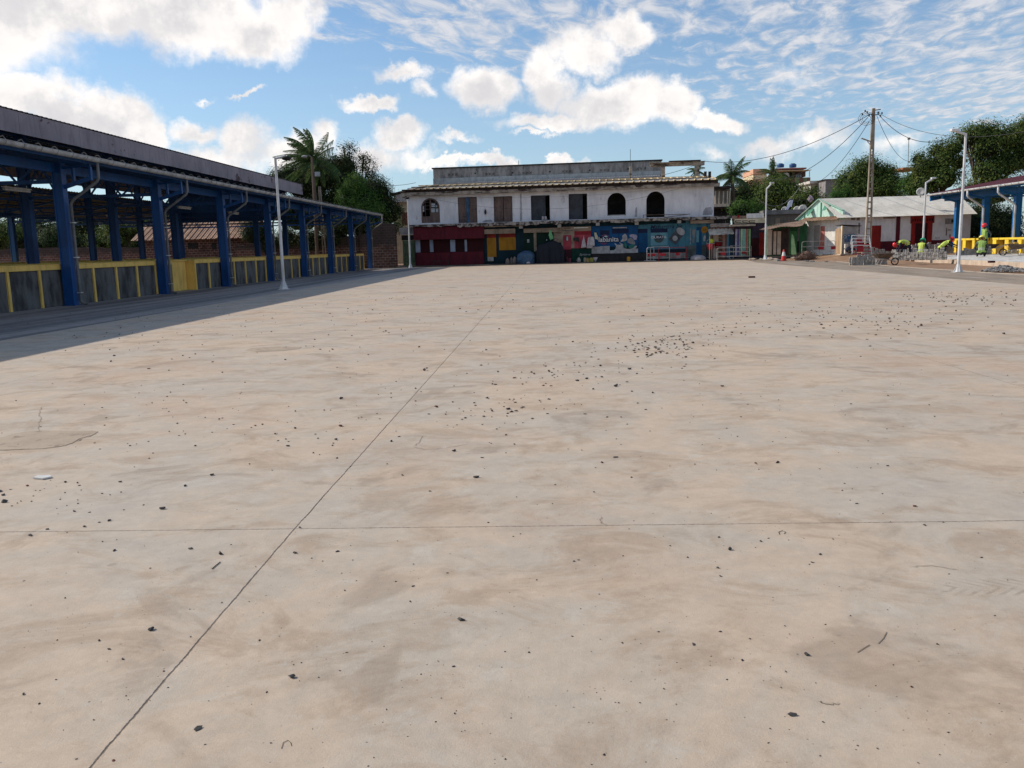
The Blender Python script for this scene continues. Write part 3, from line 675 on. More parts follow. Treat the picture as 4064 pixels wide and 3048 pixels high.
def text(s,parent,name,mat,u0,u1,z0,z1,y,shear=0,extr=.006,vertical=False,rot=0,bold=.012):
    cu=bpy.data.curves.new('t','FONT'); cu.body=s; cu.extrude=0; cu.shear=shear; cu.resolution_u=3; cu.offset=bold
    if vertical: cu.body='\n'.join(s); cu.align_x='CENTER'; cu.space_line=.8
    ob=bpy.data.objects.new('t',cu); COL.objects.link(ob); dg=bpy.context.evaluated_depsgraph_get(); dg.update()
    me=bpy.data.meshes.new_from_object(ob.evaluated_get(dg)); bpy.data.objects.remove(ob)
    V=[v.co.copy() for v in me.vertices]; fs=[tuple(p.vertices) for p in me.polygons]; bpy.data.meshes.remove(me)
    ax=min(v.x for v in V);bx=max(v.x for v in V);ay=min(v.y for v in V);by=max(v.y for v in V)
    m=MB(); cr,sr=math.cos(rot),math.sin(rot); um=(u0+u1)/2; zm=(z0+z1)/2; P=[]
    for v in V:
        u=u0+(v.x-ax)/(bx-ax)*(u1-u0)-um; z=z0+(v.y-ay)/(by-ay)*(z1-z0)-zm; P.append((um+u*cr-z*sr,y,zm+u*sr+z*cr))
    m.add(P,fs); o=m.build(name,mat,parent); return o
def ell(u,z,ru,rz_,n=20,rot=0,a0=0,a1=2*math.pi):
    k=[]
    for i in range(n):
        a=a0+(a1-a0)*i/(n if a1-a0>6.2 else n-1); x=ru*math.cos(a); y=rz_*math.sin(a); k.append((u+x*math.cos(rot)-y*math.sin(rot),z+x*math.sin(rot)+y*math.cos(rot)))
    return k
def wallholes(m,u0,u1,z0,z1,ops,y0,y1,mi=0):
    """wall slab between u0..u1, z0..z1 with openings (ua,ub,za,zb,arch)"""
    ops=sorted(ops); cur=u0
    for (a,b,za,zb,ar) in ops:
        if a>cur: m.box(cur,a,y0,y1,z0,z1,mi)
        if za>z0+.001: m.box(a,b,y0,y1,z0,za,mi)
        if not ar: m.box(a,b,y0,y1,zb,z1,mi)
        else:
            r=(b-a)/2; c=(a+b)/2; zs=zb-r*ar; n=14
            for i in range(n):
                t0=math.pi-math.pi*i/n; t1=math.pi-math.pi*(i+1)/n
                xa=c+r*math.cos(t0); xb=c+r*math.cos(t1); ya=zs+r*ar*math.sin(t0); yb=zs+r*ar*math.sin(t1)
                m.prism([(xa,ya),(xb,yb),(xb,z1),(xa,z1)],y0,y1,mi)
        cur=b
    if cur<u1: m.box(cur,u1,y0,y1,z0,z1,mi)

# ================================================================== MAIN BUILDING
FP=Plane((-13.0,83.0),(15.9,81.0)); R=FP.R
mbld=thing('shop_building','long two-storey building, white upper floor with arched openings over painted shop fronts','building',tuple(FP.a),FP.rz)
uL=FP.uz(C3,190,700)[0]; uR=FP.uz(C4,2001,620)[0]; zF=FP.uz(C3,1100,900)[1]-.0; zT=FP.uz(C3,1100,500)[1]
zled=zF
print('main',uL,uR,zF,zT)
ops=[]
r=R(C3,352,588,585,900); ops.append(r+(1.0,)); r=R(C3,816,575,1054,900); ops.append(r+(0,)); r=R(C3,1264,566,1497,888); ops.append(r+(0,))
r=R(C3,1729,553,1966,866); ops.append(r+(0,)); r=R(C4,180,533,412,857); ops.append(r+(0,)); r=R(C4,665,520,896,808); ops.append(r+(1.0,)); r=R(C4,1154,503,1384,828); ops.append(r+(1.0,))
ops=[(a,b,max(c,zF+.02),d,e) for a,b,c,d,e in ops]
m=MB(); wallholes(m,uL,uR,zF,zT+.5,ops,0,.32); m.box(uL,uL+.3,.325,9,zF,zT+.5); m.box(uR-.3,uR,.325,9,zF,zT+.5); m.box(uL+.3,uR-.3,8.7,9,zF,zT+.5)
m.build('upper_wall',dirtyw,mbld)
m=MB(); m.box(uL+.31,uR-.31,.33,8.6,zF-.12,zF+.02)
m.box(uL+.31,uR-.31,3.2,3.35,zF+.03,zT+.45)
m.build('interior_partition',mt('darkened interior plaster',(.05,.047,.045),(.03,.028,.027),1.5),mbld)  # room shade put into the plaster colour so the openings read black
m=MB(); m.box(uL+.3,uR-.3,.33,8.6,zT+.5,zT+.62); m.build('ceiling',MT['darkened interior plaster'],mbld)
for (a,b,za,zb,_) in ops[3:5]:
    MB().box(a+.05,b-.42,.2,.26,za,zb-.02).build('inner_door',mt('slate door',(.055,.06,.07),(.04,.043,.05),2),mbld)
for c_,x0,y0,x1,y1 in((C3,1588,520,1618,880),(C4,1010,700,1040,825),(C3,1120,860,1250,890),(C4,1860,700,1990,800)):
    q=R(c_,x0,y0,x1,y1); MB().prism([(q[0]+(q[1]-q[0])*a,q[2]+(q[3]-q[2])*b) for a,b in((0,.0),(.9,.03),(1,.45),(.8,1),(.3,.93),(.05,.5))],-.0035,-.001).build('damp_stain',mt('grey damp stain',(.30,.295,.31),(.42,.41,.425),2.5),mbld)
q=R(C3,1143,728,1172,795,-.1); MB().prism([(q[0]+(q[1]-q[0])*a,q[2]+(q[3]-q[2])*b) for a,b in((.3,0),(.8,.1),(1,.5),(.7,1),(.4,.9),(0,.45))],-.16,-.02).build('wall_lantern',dark,mbld,bevel=.01)
# shutters and broken arched window
def shutter(op,blue_strip=False,ajar=0):
    a,b,za,zb,_=op; m=MB(); mid=(a+b)/2+.02
    for (p,q) in((a+.04,mid-.03),(mid+.03,b-.04)):
        m.box(p,q,.08,.12,za+.02,zb-.04)
        for (zz0,zz1) in((za+.12,za+(zb-za)*.36),(za+(zb-za)*.42,zb-.16)):
            m.box(p+.10,q-.10,.055,.078,zz0,zz1)
            k=p+.2
            while k<q-.14: m.box(k,k+.012,.045,.054,zz0+.04,zz1-.04); k+=.13
    o=m.build('shutter',woodgrey,mbld)
    f=MB(); f.box(a,a+.04,.03,.2,za,zb); f.box(b-.04,b,.03,.2,za,zb); f.box(a,b,.03,.2,zb-.04,zb); f.build('door_frame',brown_dk,mbld)
    if blue_strip: MB().box(mid-.13,mid+.12,.02,.05,za+.05,zb-.04).build('door_strip',mt('faded blue board',(.05,.12,.22),(.04,.09,.17),3),mbld)
shutter(ops[1],True); shutter(ops[2])
a,b,za,zb,_=ops[0]; rr_=(b-a)/2; c=(a+b)/2; zs=zb-rr_; m=MB(); n=16
for i in range(n):
    t0=math.pi*i/n;t1=math.pi*(i+1)/n
    m.prism([(c+rr_*math.cos(t0),zs+rr_*math.sin(t0)),(c+rr_*math.cos(t1),zs+rr_*math.sin(t1)),(c+(rr_-.14)*math.cos(t1),zs+(rr_-.14)*math.sin(t1)),(c+(rr_-.14)*math.cos(t0),zs+(rr_-.14)*math.sin(t0))],.05,.12)
m.box(a,a+.12,.05,.12,za,zs); m.box(b-.12,b,.05,.12,za,zs); m.box(c-.06,c+.06,.05,.12,za,zb-.1)
wz=za+(zb-za)*.42; m.box(a+.12,c-.06,.06,.11,za,wz-.35); m.box(c+.06,b-.12,.06,.11,za,wz)
for k in range(1,4):
    z=wz+(zb-wz)*k/4.2; hw=math.sqrt(max(.02,rr_**2-max(0,z-zs)**2))-.1; m.box(c-hw,c+hw,.07,.10,z-.018,z+.018)
for k in (-.55,.55):
    m.box(c+k*rr_-.018,c+k*rr_+.018,.07,.10,wz-.3,zs+rr_*.72)
m.build('arched_shutter',woodgrey,mbld)
m=MB(); 
for (p,q,z0,z1) in [(c+.06,c+.42,wz+.02,wz+.40),(c+.5,b-.16,wz+.02,wz+.38),(c+.1,c+.45,wz+.5,wz+.86),(c+.5,c+.66,wz+.48,wz+.7),(a+.14,a+.28,wz+.1,wz+.62)]: m.box(p,q,.085,.09,z0,z1)
m.build('window_pane',mt('dusty pane',(.45,.48,.5),(.3,.32,.34),4,rough=.2),mbld)
# roof: gutter beam, dark fascia, tin sheet
zc0=FP.uz(C3,1000,536,-.7)[1]; zc1=FP.uz(C3,1000,492,-.7)[1]; zr0=FP.uz(C3,1000,455,-.95)[1]
m=MB(); m.box(uL-.12,uR+.45,-.62,-.42,zc0,zc1); m.box(uL-.12,uR+.45,-.42,.0,zc0+.02,zc0+.10); m.box(uL-.5,uL-.12,-.8,1.4,zc0-.1,zc1+.1)
m.build('cornice',cornice,mbld,bevel=.02)
m=MB()
for c_,x,y in((C3,1620,480),(C4,1070,440)):
    u,z=FP.uz(c_,x,y,-.7); m.prism([(u-.45,zc1-.02),(u+.35,zc1-.02),(u+.1,zc1-.16),(u-.3,zc1-.16)],-.68,-.625)
m.build('cornice_break',brown_dk,mbld)
m=MB(); m.box(uL-.05,uR+.3,-.50,-.40,zc1+.005,zr0-.02); m.build('wall_plate',brown_dk,mbld)
zr1=FP.uz(C3,1200,412,4.5)[1]
def roofsheet(u0,u1,y0,z0,y1,z1,pitch=.42,h=.06):
    m=MB(); prof=[]; u=u0
    while u<u1: prof+=[(u,0),(u+pitch*.74,0),(u+pitch*.80,h),(u+pitch*.94,h)]; u+=pitch
    prof.append((u,0)); n=len(prof); vs=[(a,y0,z0+b) for a,b in prof]+[(a,y1,z1+b) for a,b in prof]+[(a,y0,z0+b-.015) for a,b in prof]+[(a,y1,z1+b-.015) for a,b in prof]
    fs=[]
    for i in range(n-1): fs+=[(i,i+1,n+i+1,n+i),(2*n+i,3*n+i,3*n+i+1,2*n+i+1),(i,2*n+i,2*n+i+1,i+1)]
    m.add(vs,fs); return m
ro=roofsheet(uL+.3,uR-.2,-.95,zr0,4.5,zr1,.62,.09).build('roof_sheet',roofyel,mbld)
roofsheet(uL+.3,uR-.2,9.6,zr0,4.52,zr1,.62,.09).build('roof_sheet',roofyel,mbld)
m=MB(); m.box(uL+.1,uR,4.4,4.62,zr1+.02,zr1+.10); m.build('ridge_cap',roofyel,mbld)
m=MB()
for u0_,zz in((uL-.35,zr0+.02),(uL-.7,zr0-.18)): m.box(u0_,u0_+.7,-.9,1.5,zz-.10,zz)
m.beam((uL+.1,-.6,zr0),(uL+3.1,-.3,zr0+.35),.1,.06)
m.build('roof_edge_debris',brown_dk,mbld)
# ledge between the floors, broken in places
rl=random.Random(3); m=MB(); u=uL
while u<uR+1.2:
    wd=rl.uniform(.5,1.6); t=rl.uniform(.20,.34); pr=rl.uniform(.75,1.0)
    if u<4.6: t*=.75; pr*=.8
    m.prism([(u,zF-.02),(u+wd-.02,zF-.02),(u+wd-.02,zF-t+rl.uniform(-.05,.05)),(u+wd*.5,zF-t-rl.uniform(0,.1)),(u,zF-t)],-pr,0.0); u+=wd
m.build('floor_ledge',ledgem,mbld)
m=MB()
for c_,x,y in((C3,1610,950),(C3,2090,940),(C4,545,915),(C4,1030,905),(C4,1560,885)):
    u,z=FP.uz(c_,x,y); m.box(u-.17,u+.17,-.72,0,z-.15,zF-.28)
m.build('ledge_corbel',concgrey,mbld)
# ---- ground floor
zG=.10
m=MB(); m.box(uL+.5,uR+.0,.0,.3,0,zF-.05); m.box(uL+.5,uL+.75,.3,9,0,zF); m.box(uR-.25,uR,.3,9,0,zF); m.box(uL+.5,uR,8.8,9,0,zF); m.build('ground_floor_wall',teal,mbld)
tag(MB().box(uL-1,uR+3.4,-2.6,-.01,-.3,.085).build('pavement',mt('dark dirty pavement',(.15,.125,.11),(.09,.075,.065),1.2,gs=15,grain=.3),None,loc=tuple(FP.a),rz=FP.rz),kind='structure')
def panel(name,mat,c,x0,y0,x1,y1,out=.03,off=0,th=None,label=None):
    a,b,z0,z1=R(c,x0,y0,x1,y1,-out+off); o=MB().box(a,b,-out,(-out+th) if th else 0.0-.001,z0,z1).build(name,mat,mbld,bevel=.008)
    if label:o['label']=label
    return o
# red shop (left)
rs=panel('shop_front',maroon,K4,225,215,1775,492,.55,label='maroon front board of the leftmost shop')
a,b,z0,z1=R(K4,290,490,1775,1050); MB().box(a,b,-.06,-.002,zG,z1).build('shop_wall',darkred,mbld)
MB().box(a-.06,a+.75,-.12,-.062,zG,z1-1.6).build('shop_wall',maroon,mbld)
for (x0,x1,y1) in((272,375,785),(583,660,775),(1035,1142,768),(1350,1400,762)): panel('shop_pillar',mt('pale blue pillar',(.30,.34,.42),(.24,.27,.33),2),K4,x0,505,x1,y1,.14)
panel('shop_door',mt('deep red door',(.022,.002,.003),(.016,.002,.003),2),K4,1150,495,1360,1010,.10)
for (x0,x1) in((370,590),(665,1035),(1405,1770)): panel('shop_shutter',mt('wine red shutter',(.04,.003,.005),(.03,.003,.004),2),K4,x0,510,x1,780,.09)
a,b,z0,z1=R(K4,300,780,1775,1030); MB().box(a,b,-.17,-.121,zG,z1).build('shop_wall',maroon,mbld)
# teal shop with ochre panels
panel('shop_wall',teal,M4,205,150,1520,1470,.04)
panel('lintel_board',cream,M4,185,262,1335,440,.35)
m=panel('lintel_frame',cornice,M4,215,150,1500,185,.45)
panel('door_head',mt('rust red panel',(.22,.02,.012),(.14,.014,.01),4),M4,300,440,630,590,.07); panel('shop_door',ochre,M4,305,590,640,1290,.08)
panel('door_patch',mt('whitish patch',(.42,.40,.36),(.3,.28,.26),5),M4,325,1290,540,1440,.08)
panel('window_head',mt('rust red panel',(.22,.02,.012),(.14,.014,.01),4),M4,735,425,1335,570,.07); panel('window_shutter',ochre,M4,740,570,1355,1040,.08)
panel('paper_note',mwhite,M4,1770,645,1850,765,.07)
# green shop
panel('shop_wall',dgreen,K5,440,350,1100,1010,.045); panel('lintel_board',cream,K5,430,250,1255,345,.30)
panel('shop_pillar',cream,K5,655,340,715,760,.10); panel('paper_note',mwhite,K5,925,495,948,525,.08); panel('wall_patch',cream,K5,1090,330,1255,570,.07)
panel('shop_door',mt('dark plum door',(.06,.012,.02),(.045,.01,.015),3),K5,1258,330,1480,970,.05)
panel('door_panel',pinkp,K5,1300,405,1478,720,.075)
# pink window shop
panel('shop_wall',cream,K5,1256,215,1915,690,.06)
panel('window_head',mt('dark rose head',(.28,.02,.03),(.2,.02,.025),4),K5,1545,315,1915,395,.09); panel('window_shutter',pinkp,K5,1545,395,1915,690,.09)
panel('shop_wall',mt('bottle green paint',(.006,.045,.03),(.005,.03,.02),2),K5,1488,690,1915,985,.075)
text('Epicerie',mbld,'wall_writing',mwhite,*R(K5,1660,805,1900,865,-.085),-.085,shear=.3)
text('BOUTIQUE',mbld,'wall_writing',mnavy,*R(K5,1322,240,1465,268,-.075),-.07); text('Tahiantsoa',mbld,'wall_writing',mnavy,*R(K5,1285,290,1512,318,-.075),-.07,shear=.25)
lampb=panel('strip_light',mt('white tube glass',(.85,.85,.78),(.8,.8,.74),2,rough=.2),K5,1535,232,1850,250,.16,th=.05)
# blue mural shop
panel('mural_wall',mblue,C6,190,140,918,470,.06); panel('shop_base',mt('dark plinth',(.035,.03,.028),(.02,.018,.017),2),C6,190,578,1062,690,.06)
panel('mural_panel',mwhite,C6,190,470,322,580,.065); panel('mural_panel',mwhite,C6,322,460,472,578,.08)
panel('transom',mnavy,C6,322,215,472,285,.07); panel('transom',mnavy,C6,508,190,772,262,.07)
MU=lambda c,x,y,o=-.09:FP.uz(c,x,y,o)
def flat(name,mat,pts,c,y,th=.006):
    P=[MU(c,*p,-abs(y)) for p in pts]; o=MB().prism(P,-abs(y),-abs(y)+th).build(name,mat,mbld); return o
flat('mural_milk',mwhite,[(345,905),(345,800),(480,790),(540,740),(555,640),(520,600),(500,560),(530,560),(580,605),(690,610),(720,590),(665,545),(670,515),(720,560),(790,590),(800,700),(900,745),(1040,750),(1130,710),(1200,640),(1240,640),(1265,660),(1210,740),(1290,730),(1297,875)],M2,.095)
flat('mural_splash',mwhite,[(765,300),(850,232),(920,290),(940,420),(880,480),(760,500),(700,500),(770,400)],M2,.096)
flat('mural_coconut',mgrey,[(930,470),(960,410),(1060,365),(1140,430),(1200,540),(1190,600),(1040,575),(950,540)],M2,.102)
flat('mural_coconut',mgreen,[(800,520),(850,490),(900,560),(920,720),(850,700),(810,620)],M2,.102)
flat('mural_coconut',mgreen,[(980,720),(970,640),(1080,575),(1190,610),(1150,700),(1050,745)],M2,.103)
flat('mural_coconut',mt('mural light grey',(.4,.39,.4),(.34,.33,.34),3),[(620,700),(700,680),(750,700),(750,800),(710,860),(640,800)],M2,.1)
flat('mural_circle',mpurple,[(20,560),(10,400),(70,290),(180,250),(290,290),(330,400),(300,520),(200,600),(90,610)],M2,.10)
flat('mural_star',mt('mural pale green',(.4,.55,.52),(.35,.5,.48),3),[(210,280),(235,315),(275,315),(250,345),(262,385),(210,365),(160,385),(172,345),(148,315),(190,315)],M2,.106)
flat('mural_figure',mt('mural flesh',(.55,.5,.32),(.5,.45,.3),4),[(1790,290),(1840,280),(1860,350),(1880,400),(1920,480),(1910,540),(1860,480),(1800,470),(1800,400),(1790,340)],M5,.10)
flat('mural_figure',mnavy,[(1785,275),(1850,268),(1860,300),(1840,296),(1790,292)],M5,.104)
flat('mural_splat',mt('mural lilac',(.36,.33,.42),(.3,.28,.36),5),[(1010,270),(1100,250),(1240,270),(1270,330),(1240,440),(1160,440),(1120,370),(1010,330)],M2,.09)
# lettering
o=text('labanita',mbld,'mural_letters',mnavy,*R(C6,288,322,622,408,-.10),-.108); 
flat('mural_band',mnavy,[(285,320),(330,300),(470,335),(620,325),(628,395),(470,398),(300,410)],C6,.107)
text('labanita',mbld,'mural_letters',mt('mural lettering white',(.62,.62,.60),(.56,.56,.55),4),*R(C6,300,316,614,392,-.115),-.118)
panel('shop_door',bluedoor,C6,922,255,1064,560,.07); panel('transom',mnavy,C6,922,190,1066,255,.07)
panel('mural_board',mwhite,C6,520,163,742,180,.10)
# light blue mural shop
panel('mural_wall',mcyan,C6,1066,108,1660,510,.07); panel('mural_wall',mcyan,C6,918,125,1066,190,.07)
panel('shop_base',mt('navy plinth',(.012,.018,.03),(.01,.013,.02),2),C6,1100,510,1660,562,.07); panel('shop_base',concgrey,C6,1066,560,2040,655,.06)
panel('transom',mnavy,C6,1116,188,1380,248,.085); panel('window_shutter',mt('pale blue shutter',(.12,.27,.32),(.10,.23,.28),2),C6,1116,250,1380,452,.085)
u,z=MU(C6,1245,345); MB().prism(ell(u,z,.86*(MU(C6,1330,345)[0]-u),.86*(MU(C6,1245,270)[1]-z)*1.0),-.1,-.09).build('mural_disc',mt('mural dark green',(.05,.075,.07),(.07,.09,.085),3),mbld)
u0,u1,z0,z1=R(C6,1130,303,1362,340,-.11); text('DURATA',mbld,'mural_letters',mt('mural lettering white',(.62,.62,.60),(.56,.56,.55),4),u0,u1,z0,z1,-.108)
MB().box(u0+.3,u1-.25,-.104,-.101,z0-.06,z1+.05).build('mural_band',mnavy,mbld)
text('Maharitra be',mbld,'mural_letters',mnavy,*R(C6,1108,122,1612,188,-.10),-.085,shear=.35,rot=.012,bold=.003)
# plain battery shape painted on the wall (no figure)
a_=MU(C6,1450,395); b_=MU(C6,1585,230); dx,dz=b_[0]-a_[0],b_[1]-a_[1]; l=math.hypot(dx,dz); nx_,nz_=-dz/l*.42,dx/l*.42
MB().prism([(a_[0]+nx_,a_[1]+nz_),(a_[0]-nx_,a_[1]-nz_),(b_[0]-nx_,b_[1]-nz_),(b_[0]+nx_,b_[1]+nz_)][::-1],-.096,-.086).build('mural_battery',mt('mural charcoal',(.05,.055,.06),(.07,.075,.08),3),mbld)
an=math.atan2(dz,dx); MB().prism(ell(b_[0],b_[1],.30,.43,20,an),-.102,-.092).build('mural_battery',mt('mural pale grey',(.36,.36,.36),(.28,.28,.29),3),mbld)
MB().prism(ell(a_[0]+dx*.35,a_[1]+dz*.35,.24,.24),-.104,-.097).build('mural_battery',mt('mural pale grey',(.36,.36,.36),(.28,.28,.29),3),mbld)
# end shop
panel('mural_wall',mcyan,C6,1662,60,2042,450,.075); panel('shop_wall',mt('mouldy lower wall',(.10,.12,.11),(.06,.065,.06),1.2),C6,1662,450,2042,640,.075)
panel('lintel_board',cream,C6,1738,52,2106,104,.45)
panel('shop_door',bluedoor,C6,1830,165,1915,620,.085); panel('door_panel',mt('pale blue shutter',(.12,.27,.32),(.10,.23,.28),2),C6,1832,215,1872,400,.095)
text('DURATA',mbld,'mural_letters',mwhite,*R(M3,1405,290,1445,790,-.08),-.085,vertical=True)
flat('mural_sticker',mgrey,[(1470,330),(1590,310),(1560,520),(1540,740),(1480,740),(1500,560),(1480,450)],M3,.09)
u,z=MU(M3,1860,330); MB().prism(ell(u,z,.30,.32),-.10,-.09).build('mural_badge',ochre,mbld); text('XX',mbld,'mural_letters',mnavy,u-.15,u+.15,z-.10,z+.10,-.104)
flat('mural_sticker',mwhite,[(1830,560),(1880,490),(1900,560),(1880,690),(1830,680)],M3,.09)
MB().box(*[FP.uz(C6,1990,300)[0]+k for k in(0,.06)],-.09,-.078,.2,zF-.3).build('corner_post',mnavy,mbld)
# pipe rack on the ledge at the last arch, things on the ledge
t=thing('pipe_rack','rusty pipe rail lying along the ledge under the right arch','rail',tuple(FP.w(*( [FP.uz(C4,1115,790,-.6)[0],-.6,zF] )) ),FP.rz)
a=FP.uz(C4,1115,785,-.6); b=FP.uz(C4,1700,780,-.6); Lr=b[0]-a[0]
MB().tube([(0,0,.28),(Lr,0,.24)],.03,6).build('rail',rustm,t); MB().tube([(0,0,0),(0,0,.3)],.03,6).build('post',rustm,t); MB().tube([(Lr*.45,0,0),(Lr,0,.26)],.03,6).build('brace',rustm,t)
for k,(x0,x1) in enumerate(((1868,1890),(1898,1925))):
    a,b,z0,z1=R(C3,x0-6,815,x1+6,868,-.3); o=MB(); o.lathe([(.01,(z1-z0)),(.10,(z1-z0)*.95),((b-a)*.42,(z1-z0)*.5),((b-a)*.5,0.02),(.01,0)],n=12)
    q=o.build('white_bag',sack,smooth=True,loc=tuple(FP.w((a+b)/2,-.3,z0+.0)),rz=FP.rz); tag(q,['left white bag standing on the ledge in the open doorway','right white bag standing on the ledge in the open doorway'][k],'bag','white bags in the upper doorway')
# masonry block sill in first big arch
a,b,z0,z1=R(C4,668,795,895,840); tag(MB().box(0,b-a-.06,0,.2,0,z1-z0+.05).build('block_row',concgrey,loc=tuple(FP.w(a+.03,.02,zF+.025)),rz=FP.rz,bevel=.02),'grey block row closing the foot of the left plain arch','blocks')

# parapet building behind
PP=Plane((-13.6,104),(18,101.5)); pb=thing('parapet_building','grey weathered parapet building rising behind the white one, with small cross vents','building',tuple(PP.a),PP.rz)
a,b,z0,z1=PP.R(C3,505,215,2212,420); b=PP.uz(C4,1345,230)[0]; z1=PP.uz(C3,1300,195)[1]
MB().box(a,b,0,9,0,z1).build('wall',concgrey,pb)
MB().box(a-.15,b+.1,-.12,.3,z1+.002,z1+.14).build('coping',dark,pb)
MB().box(a-.3,a,-.2,.6,z1-2.5,z1-1.95).build('coping',dark,pb)
zb=PP.uz(C3,1300,318)[1]; MB().box(a,b,-.22,-.003,zb-.9,zb).build('band',mt('pale cement band',(.42,.43,.42),(.33,.34,.33),1.5,third=(.2,.2,.2),tscale=2),pb)
for i,(c_,x,y) in enumerate([(C3,750,292),(C3,1215,285),(C3,1680,270),(C4,155,253),(C4,632,236),(C4,1090,218)]):
    u,z=PP.uz(c_,x,y); m=MB()
    for k in(-.42,0,.42):
        m.beam((u+k-.13,-.02,z-.12),(u+k+.13,-.02,z+.12),.07,.02); m.beam((u+k-.13,-.03,z+.12),(u+k+.13,-.03,z-.12),.07,.02)
    m.build('cross_vent',dark,pb)
    if i<5: MB().box(u+2.6,u+2.78,-.02,-.003,z-.05,z+.12).build('vent_hole',dark,pb)
lr=thing('back_roof','pale corrugated awning roof between the white building and the grey parapet','roof',tuple(PP.w(0,-3.4,0)),PP.rz)
P2=Plane(PP.w(0,-3.4,0)[:2],PP.w(10,-3.4,0)[:2]); a,b,z0,z1=P2.R(C3,740,352,2212,402); b=P2.uz(C4,1340,300)[0]
m=MB(); prof=[]; u=a
while u<b: prof+=[(u,0),(u+.07,.05),(u+.14,0)]; u+=.28; 
n=len(prof); m.add([(p,0,z0+q) for p,q in prof]+[(p,3.1,z1+.12+q) for p,q in prof],[(i,i+1,n+i+1,n+i) for i in range(n-1)]); m.build('roof_sheet',mt('pale roof sheet',(.44,.43,.43),(.33,.32,.32),1),lr)
MB().box(a,b,-.03,-.005,z0-.02,z0+.28).build('eave_board',mt('pale roof sheet',(.55,.54,.53),(.45,.44,.43),1),lr); MB().box(a+.2,b-.2,.3,.5,0,z0-.05).build('support_wall',concgrey,lr)
# timber / concrete frame on the roof at right
Q=Plane((8.4,87.5),(15.5,87)); fr=thing('roof_frame','unfinished brown concrete beam frame standing on the roof','frame',tuple(Q.a),Q.rz)
a,b,z0,z1=Q.R(C4,1205,132,1885,186); zr=zr1
MB().box(a,b,0,.5,z0+.02,z1).build('beam',cornice,fr,bevel=.02); MB().box(a+1.8,b-.4,-.3,.9,z1+.003,z1+.09).build('top_slab',brown_dk,fr); MB().box(a-.1,a+2.4,-.25,.55,z1-.1,z1-.02).build('top_slab',cornice,fr)
for x0,x1 in((1345,1390),(1768,1815)): p,q,_,_=Q.R(C4,x0,190,x1,310); MB().box(p,q,.05,.5,zr-.6,z0+.01).build('post',cornice,fr)
p=PY(2502,700,88); t=thing('stub_column','dark stub column with steel rod on the white building roof','column',(p.x,88,0)); MB().box(-.12,.12,-.12,.12,zr-.2,PY(2504,660,88).z).build('stub',cornice,t); MB().tube([(0,0,PY(2504,660,88).z-.1),(0,0,PY(2508,592,88).z)],.022,5).build('rod',dark,t)
p=PY(2058,640,104); t=thing('aerial','thin aerial on the parapet left of centre','aerial',(p.x,104.3,PY(2058,657,104).z)); MB().tube([(0,0,0),(0,0,PY(2057,636,104).z-PY(2058,657,104).z)],.03,5).build('mast',dark,t)
p=Q.w(Q.uz(C4,1895,300)[0],0,0)
for k,x in enumerate((1893,1948)):
    u,z=FP.uz(C4,x,330,3); u2,z2=FP.uz(C4,x,255,3); o=MB().box(-.12,.12,-.12,.12,0,z2-z+.3).build('stub_column',brown_dk,loc=tuple(FP.w(u,3,z-.3)),rz=FP.rz); tag(o,['short dark stub on the roof corner, left one','short dark stub on the roof corner, right one with a bent rod'][k],'column')
# little objects before the shops
def sackobj(name,label,c,x0,y0,x1,y1,off,mat,cat='bag',amp=.18,sub=3,group=None,seed=1,depth=None):
    a,b,z0,z1=R(c,x0,y0,x1,y1,off); p=FP.w((a+b)/2,off,z0); rx=(b-a)/2; rz_=(z1-z0); m=MB()
    m.blob((0,0,rz_*.35),1,seed,amp,sub,(rx,depth or rx*.7,rz_*.68),cut=-rz_*.33); return tag(m.build(name,mat,smooth=True,loc=tuple(p),rz=FP.rz),label,cat,group)
sackobj('tarp_heap','heap of goods under a blue tarpaulin in front of the teal shop',K5,245,760,705,1040,-1.5,bluesack,'heap',.14,4)
sackobj('white_sack','small white sack at the foot of the blue tarpaulin heap',K5,465,985,580,1035,-2.1,sack,seed=3)
for i,(x0,x1) in enumerate(((35,125),(130,195),(190,275))): sackobj('sack',['leftmost brown sack beside the blue heap','middle brown sack beside the blue heap','brown sack touching the blue heap'][i],K5,x0,910-20*i,x1,1045,-1.4,sackb,'sack',.12,3,'brown sacks beside the blue heap',i)
a,b,z0,z1=R(K5,715,535,1335,1000,-1.3); wd=b-a; h=z1-.085; rd=random.Random(4)
m=MB(); nx=26; nz=12; vs=[]; 
topf=lambda f: h*(.80+.10*math.sin(f*3.1)+.10*math.exp(-((f-.62)/.18)**2)-.30*max(0,f-.86)/.14-.25*max(0,.1-f)/.1)
for sd_ in (0,1):
    for i in range(nx+1):
        f=i/nx
        for k in range(nz+1):
            g=k/nz; fold=.05*math.sin(f*31+2*g)+.04*math.sin(f*17+1); vs.append((wd*f+.03*math.sin(g*9+f*20),(-.62-.10*(1-g)+fold*(1-g*.6)) if sd_==0 else .55,.02+topf(f)*g))
q=(nx+1)*(nz+1); fs=[]
for sd_ in(0,1):
    for i in range(nx):
        for k in range(nz): fs.append((sd_*q+i*(nz+1)+k,sd_*q+(i+1)*(nz+1)+k,sd_*q+(i+1)*(nz+1)+k+1,sd_*q+i*(nz+1)+k+1))
for i in range(nx): fs.append((i*(nz+1)+nz,(i+1)*(nz+1)+nz,q+(i+1)*(nz+1)+nz,q+i*(nz+1)+nz))
for i in (0,nx):
    for k in range(nz): fs.append((i*(nz+1)+k,i*(nz+1)+k+1,q+i*(nz+1)+k+1,q+i*(nz+1)+k))
m.add(vs,fs); tag(m.build('covered_cart',tarp,smooth=True,loc=tuple(FP.w(a,-1.3,.085)),rz=FP.rz),'big black tarpaulin-covered cart in front of the green shop','cart')
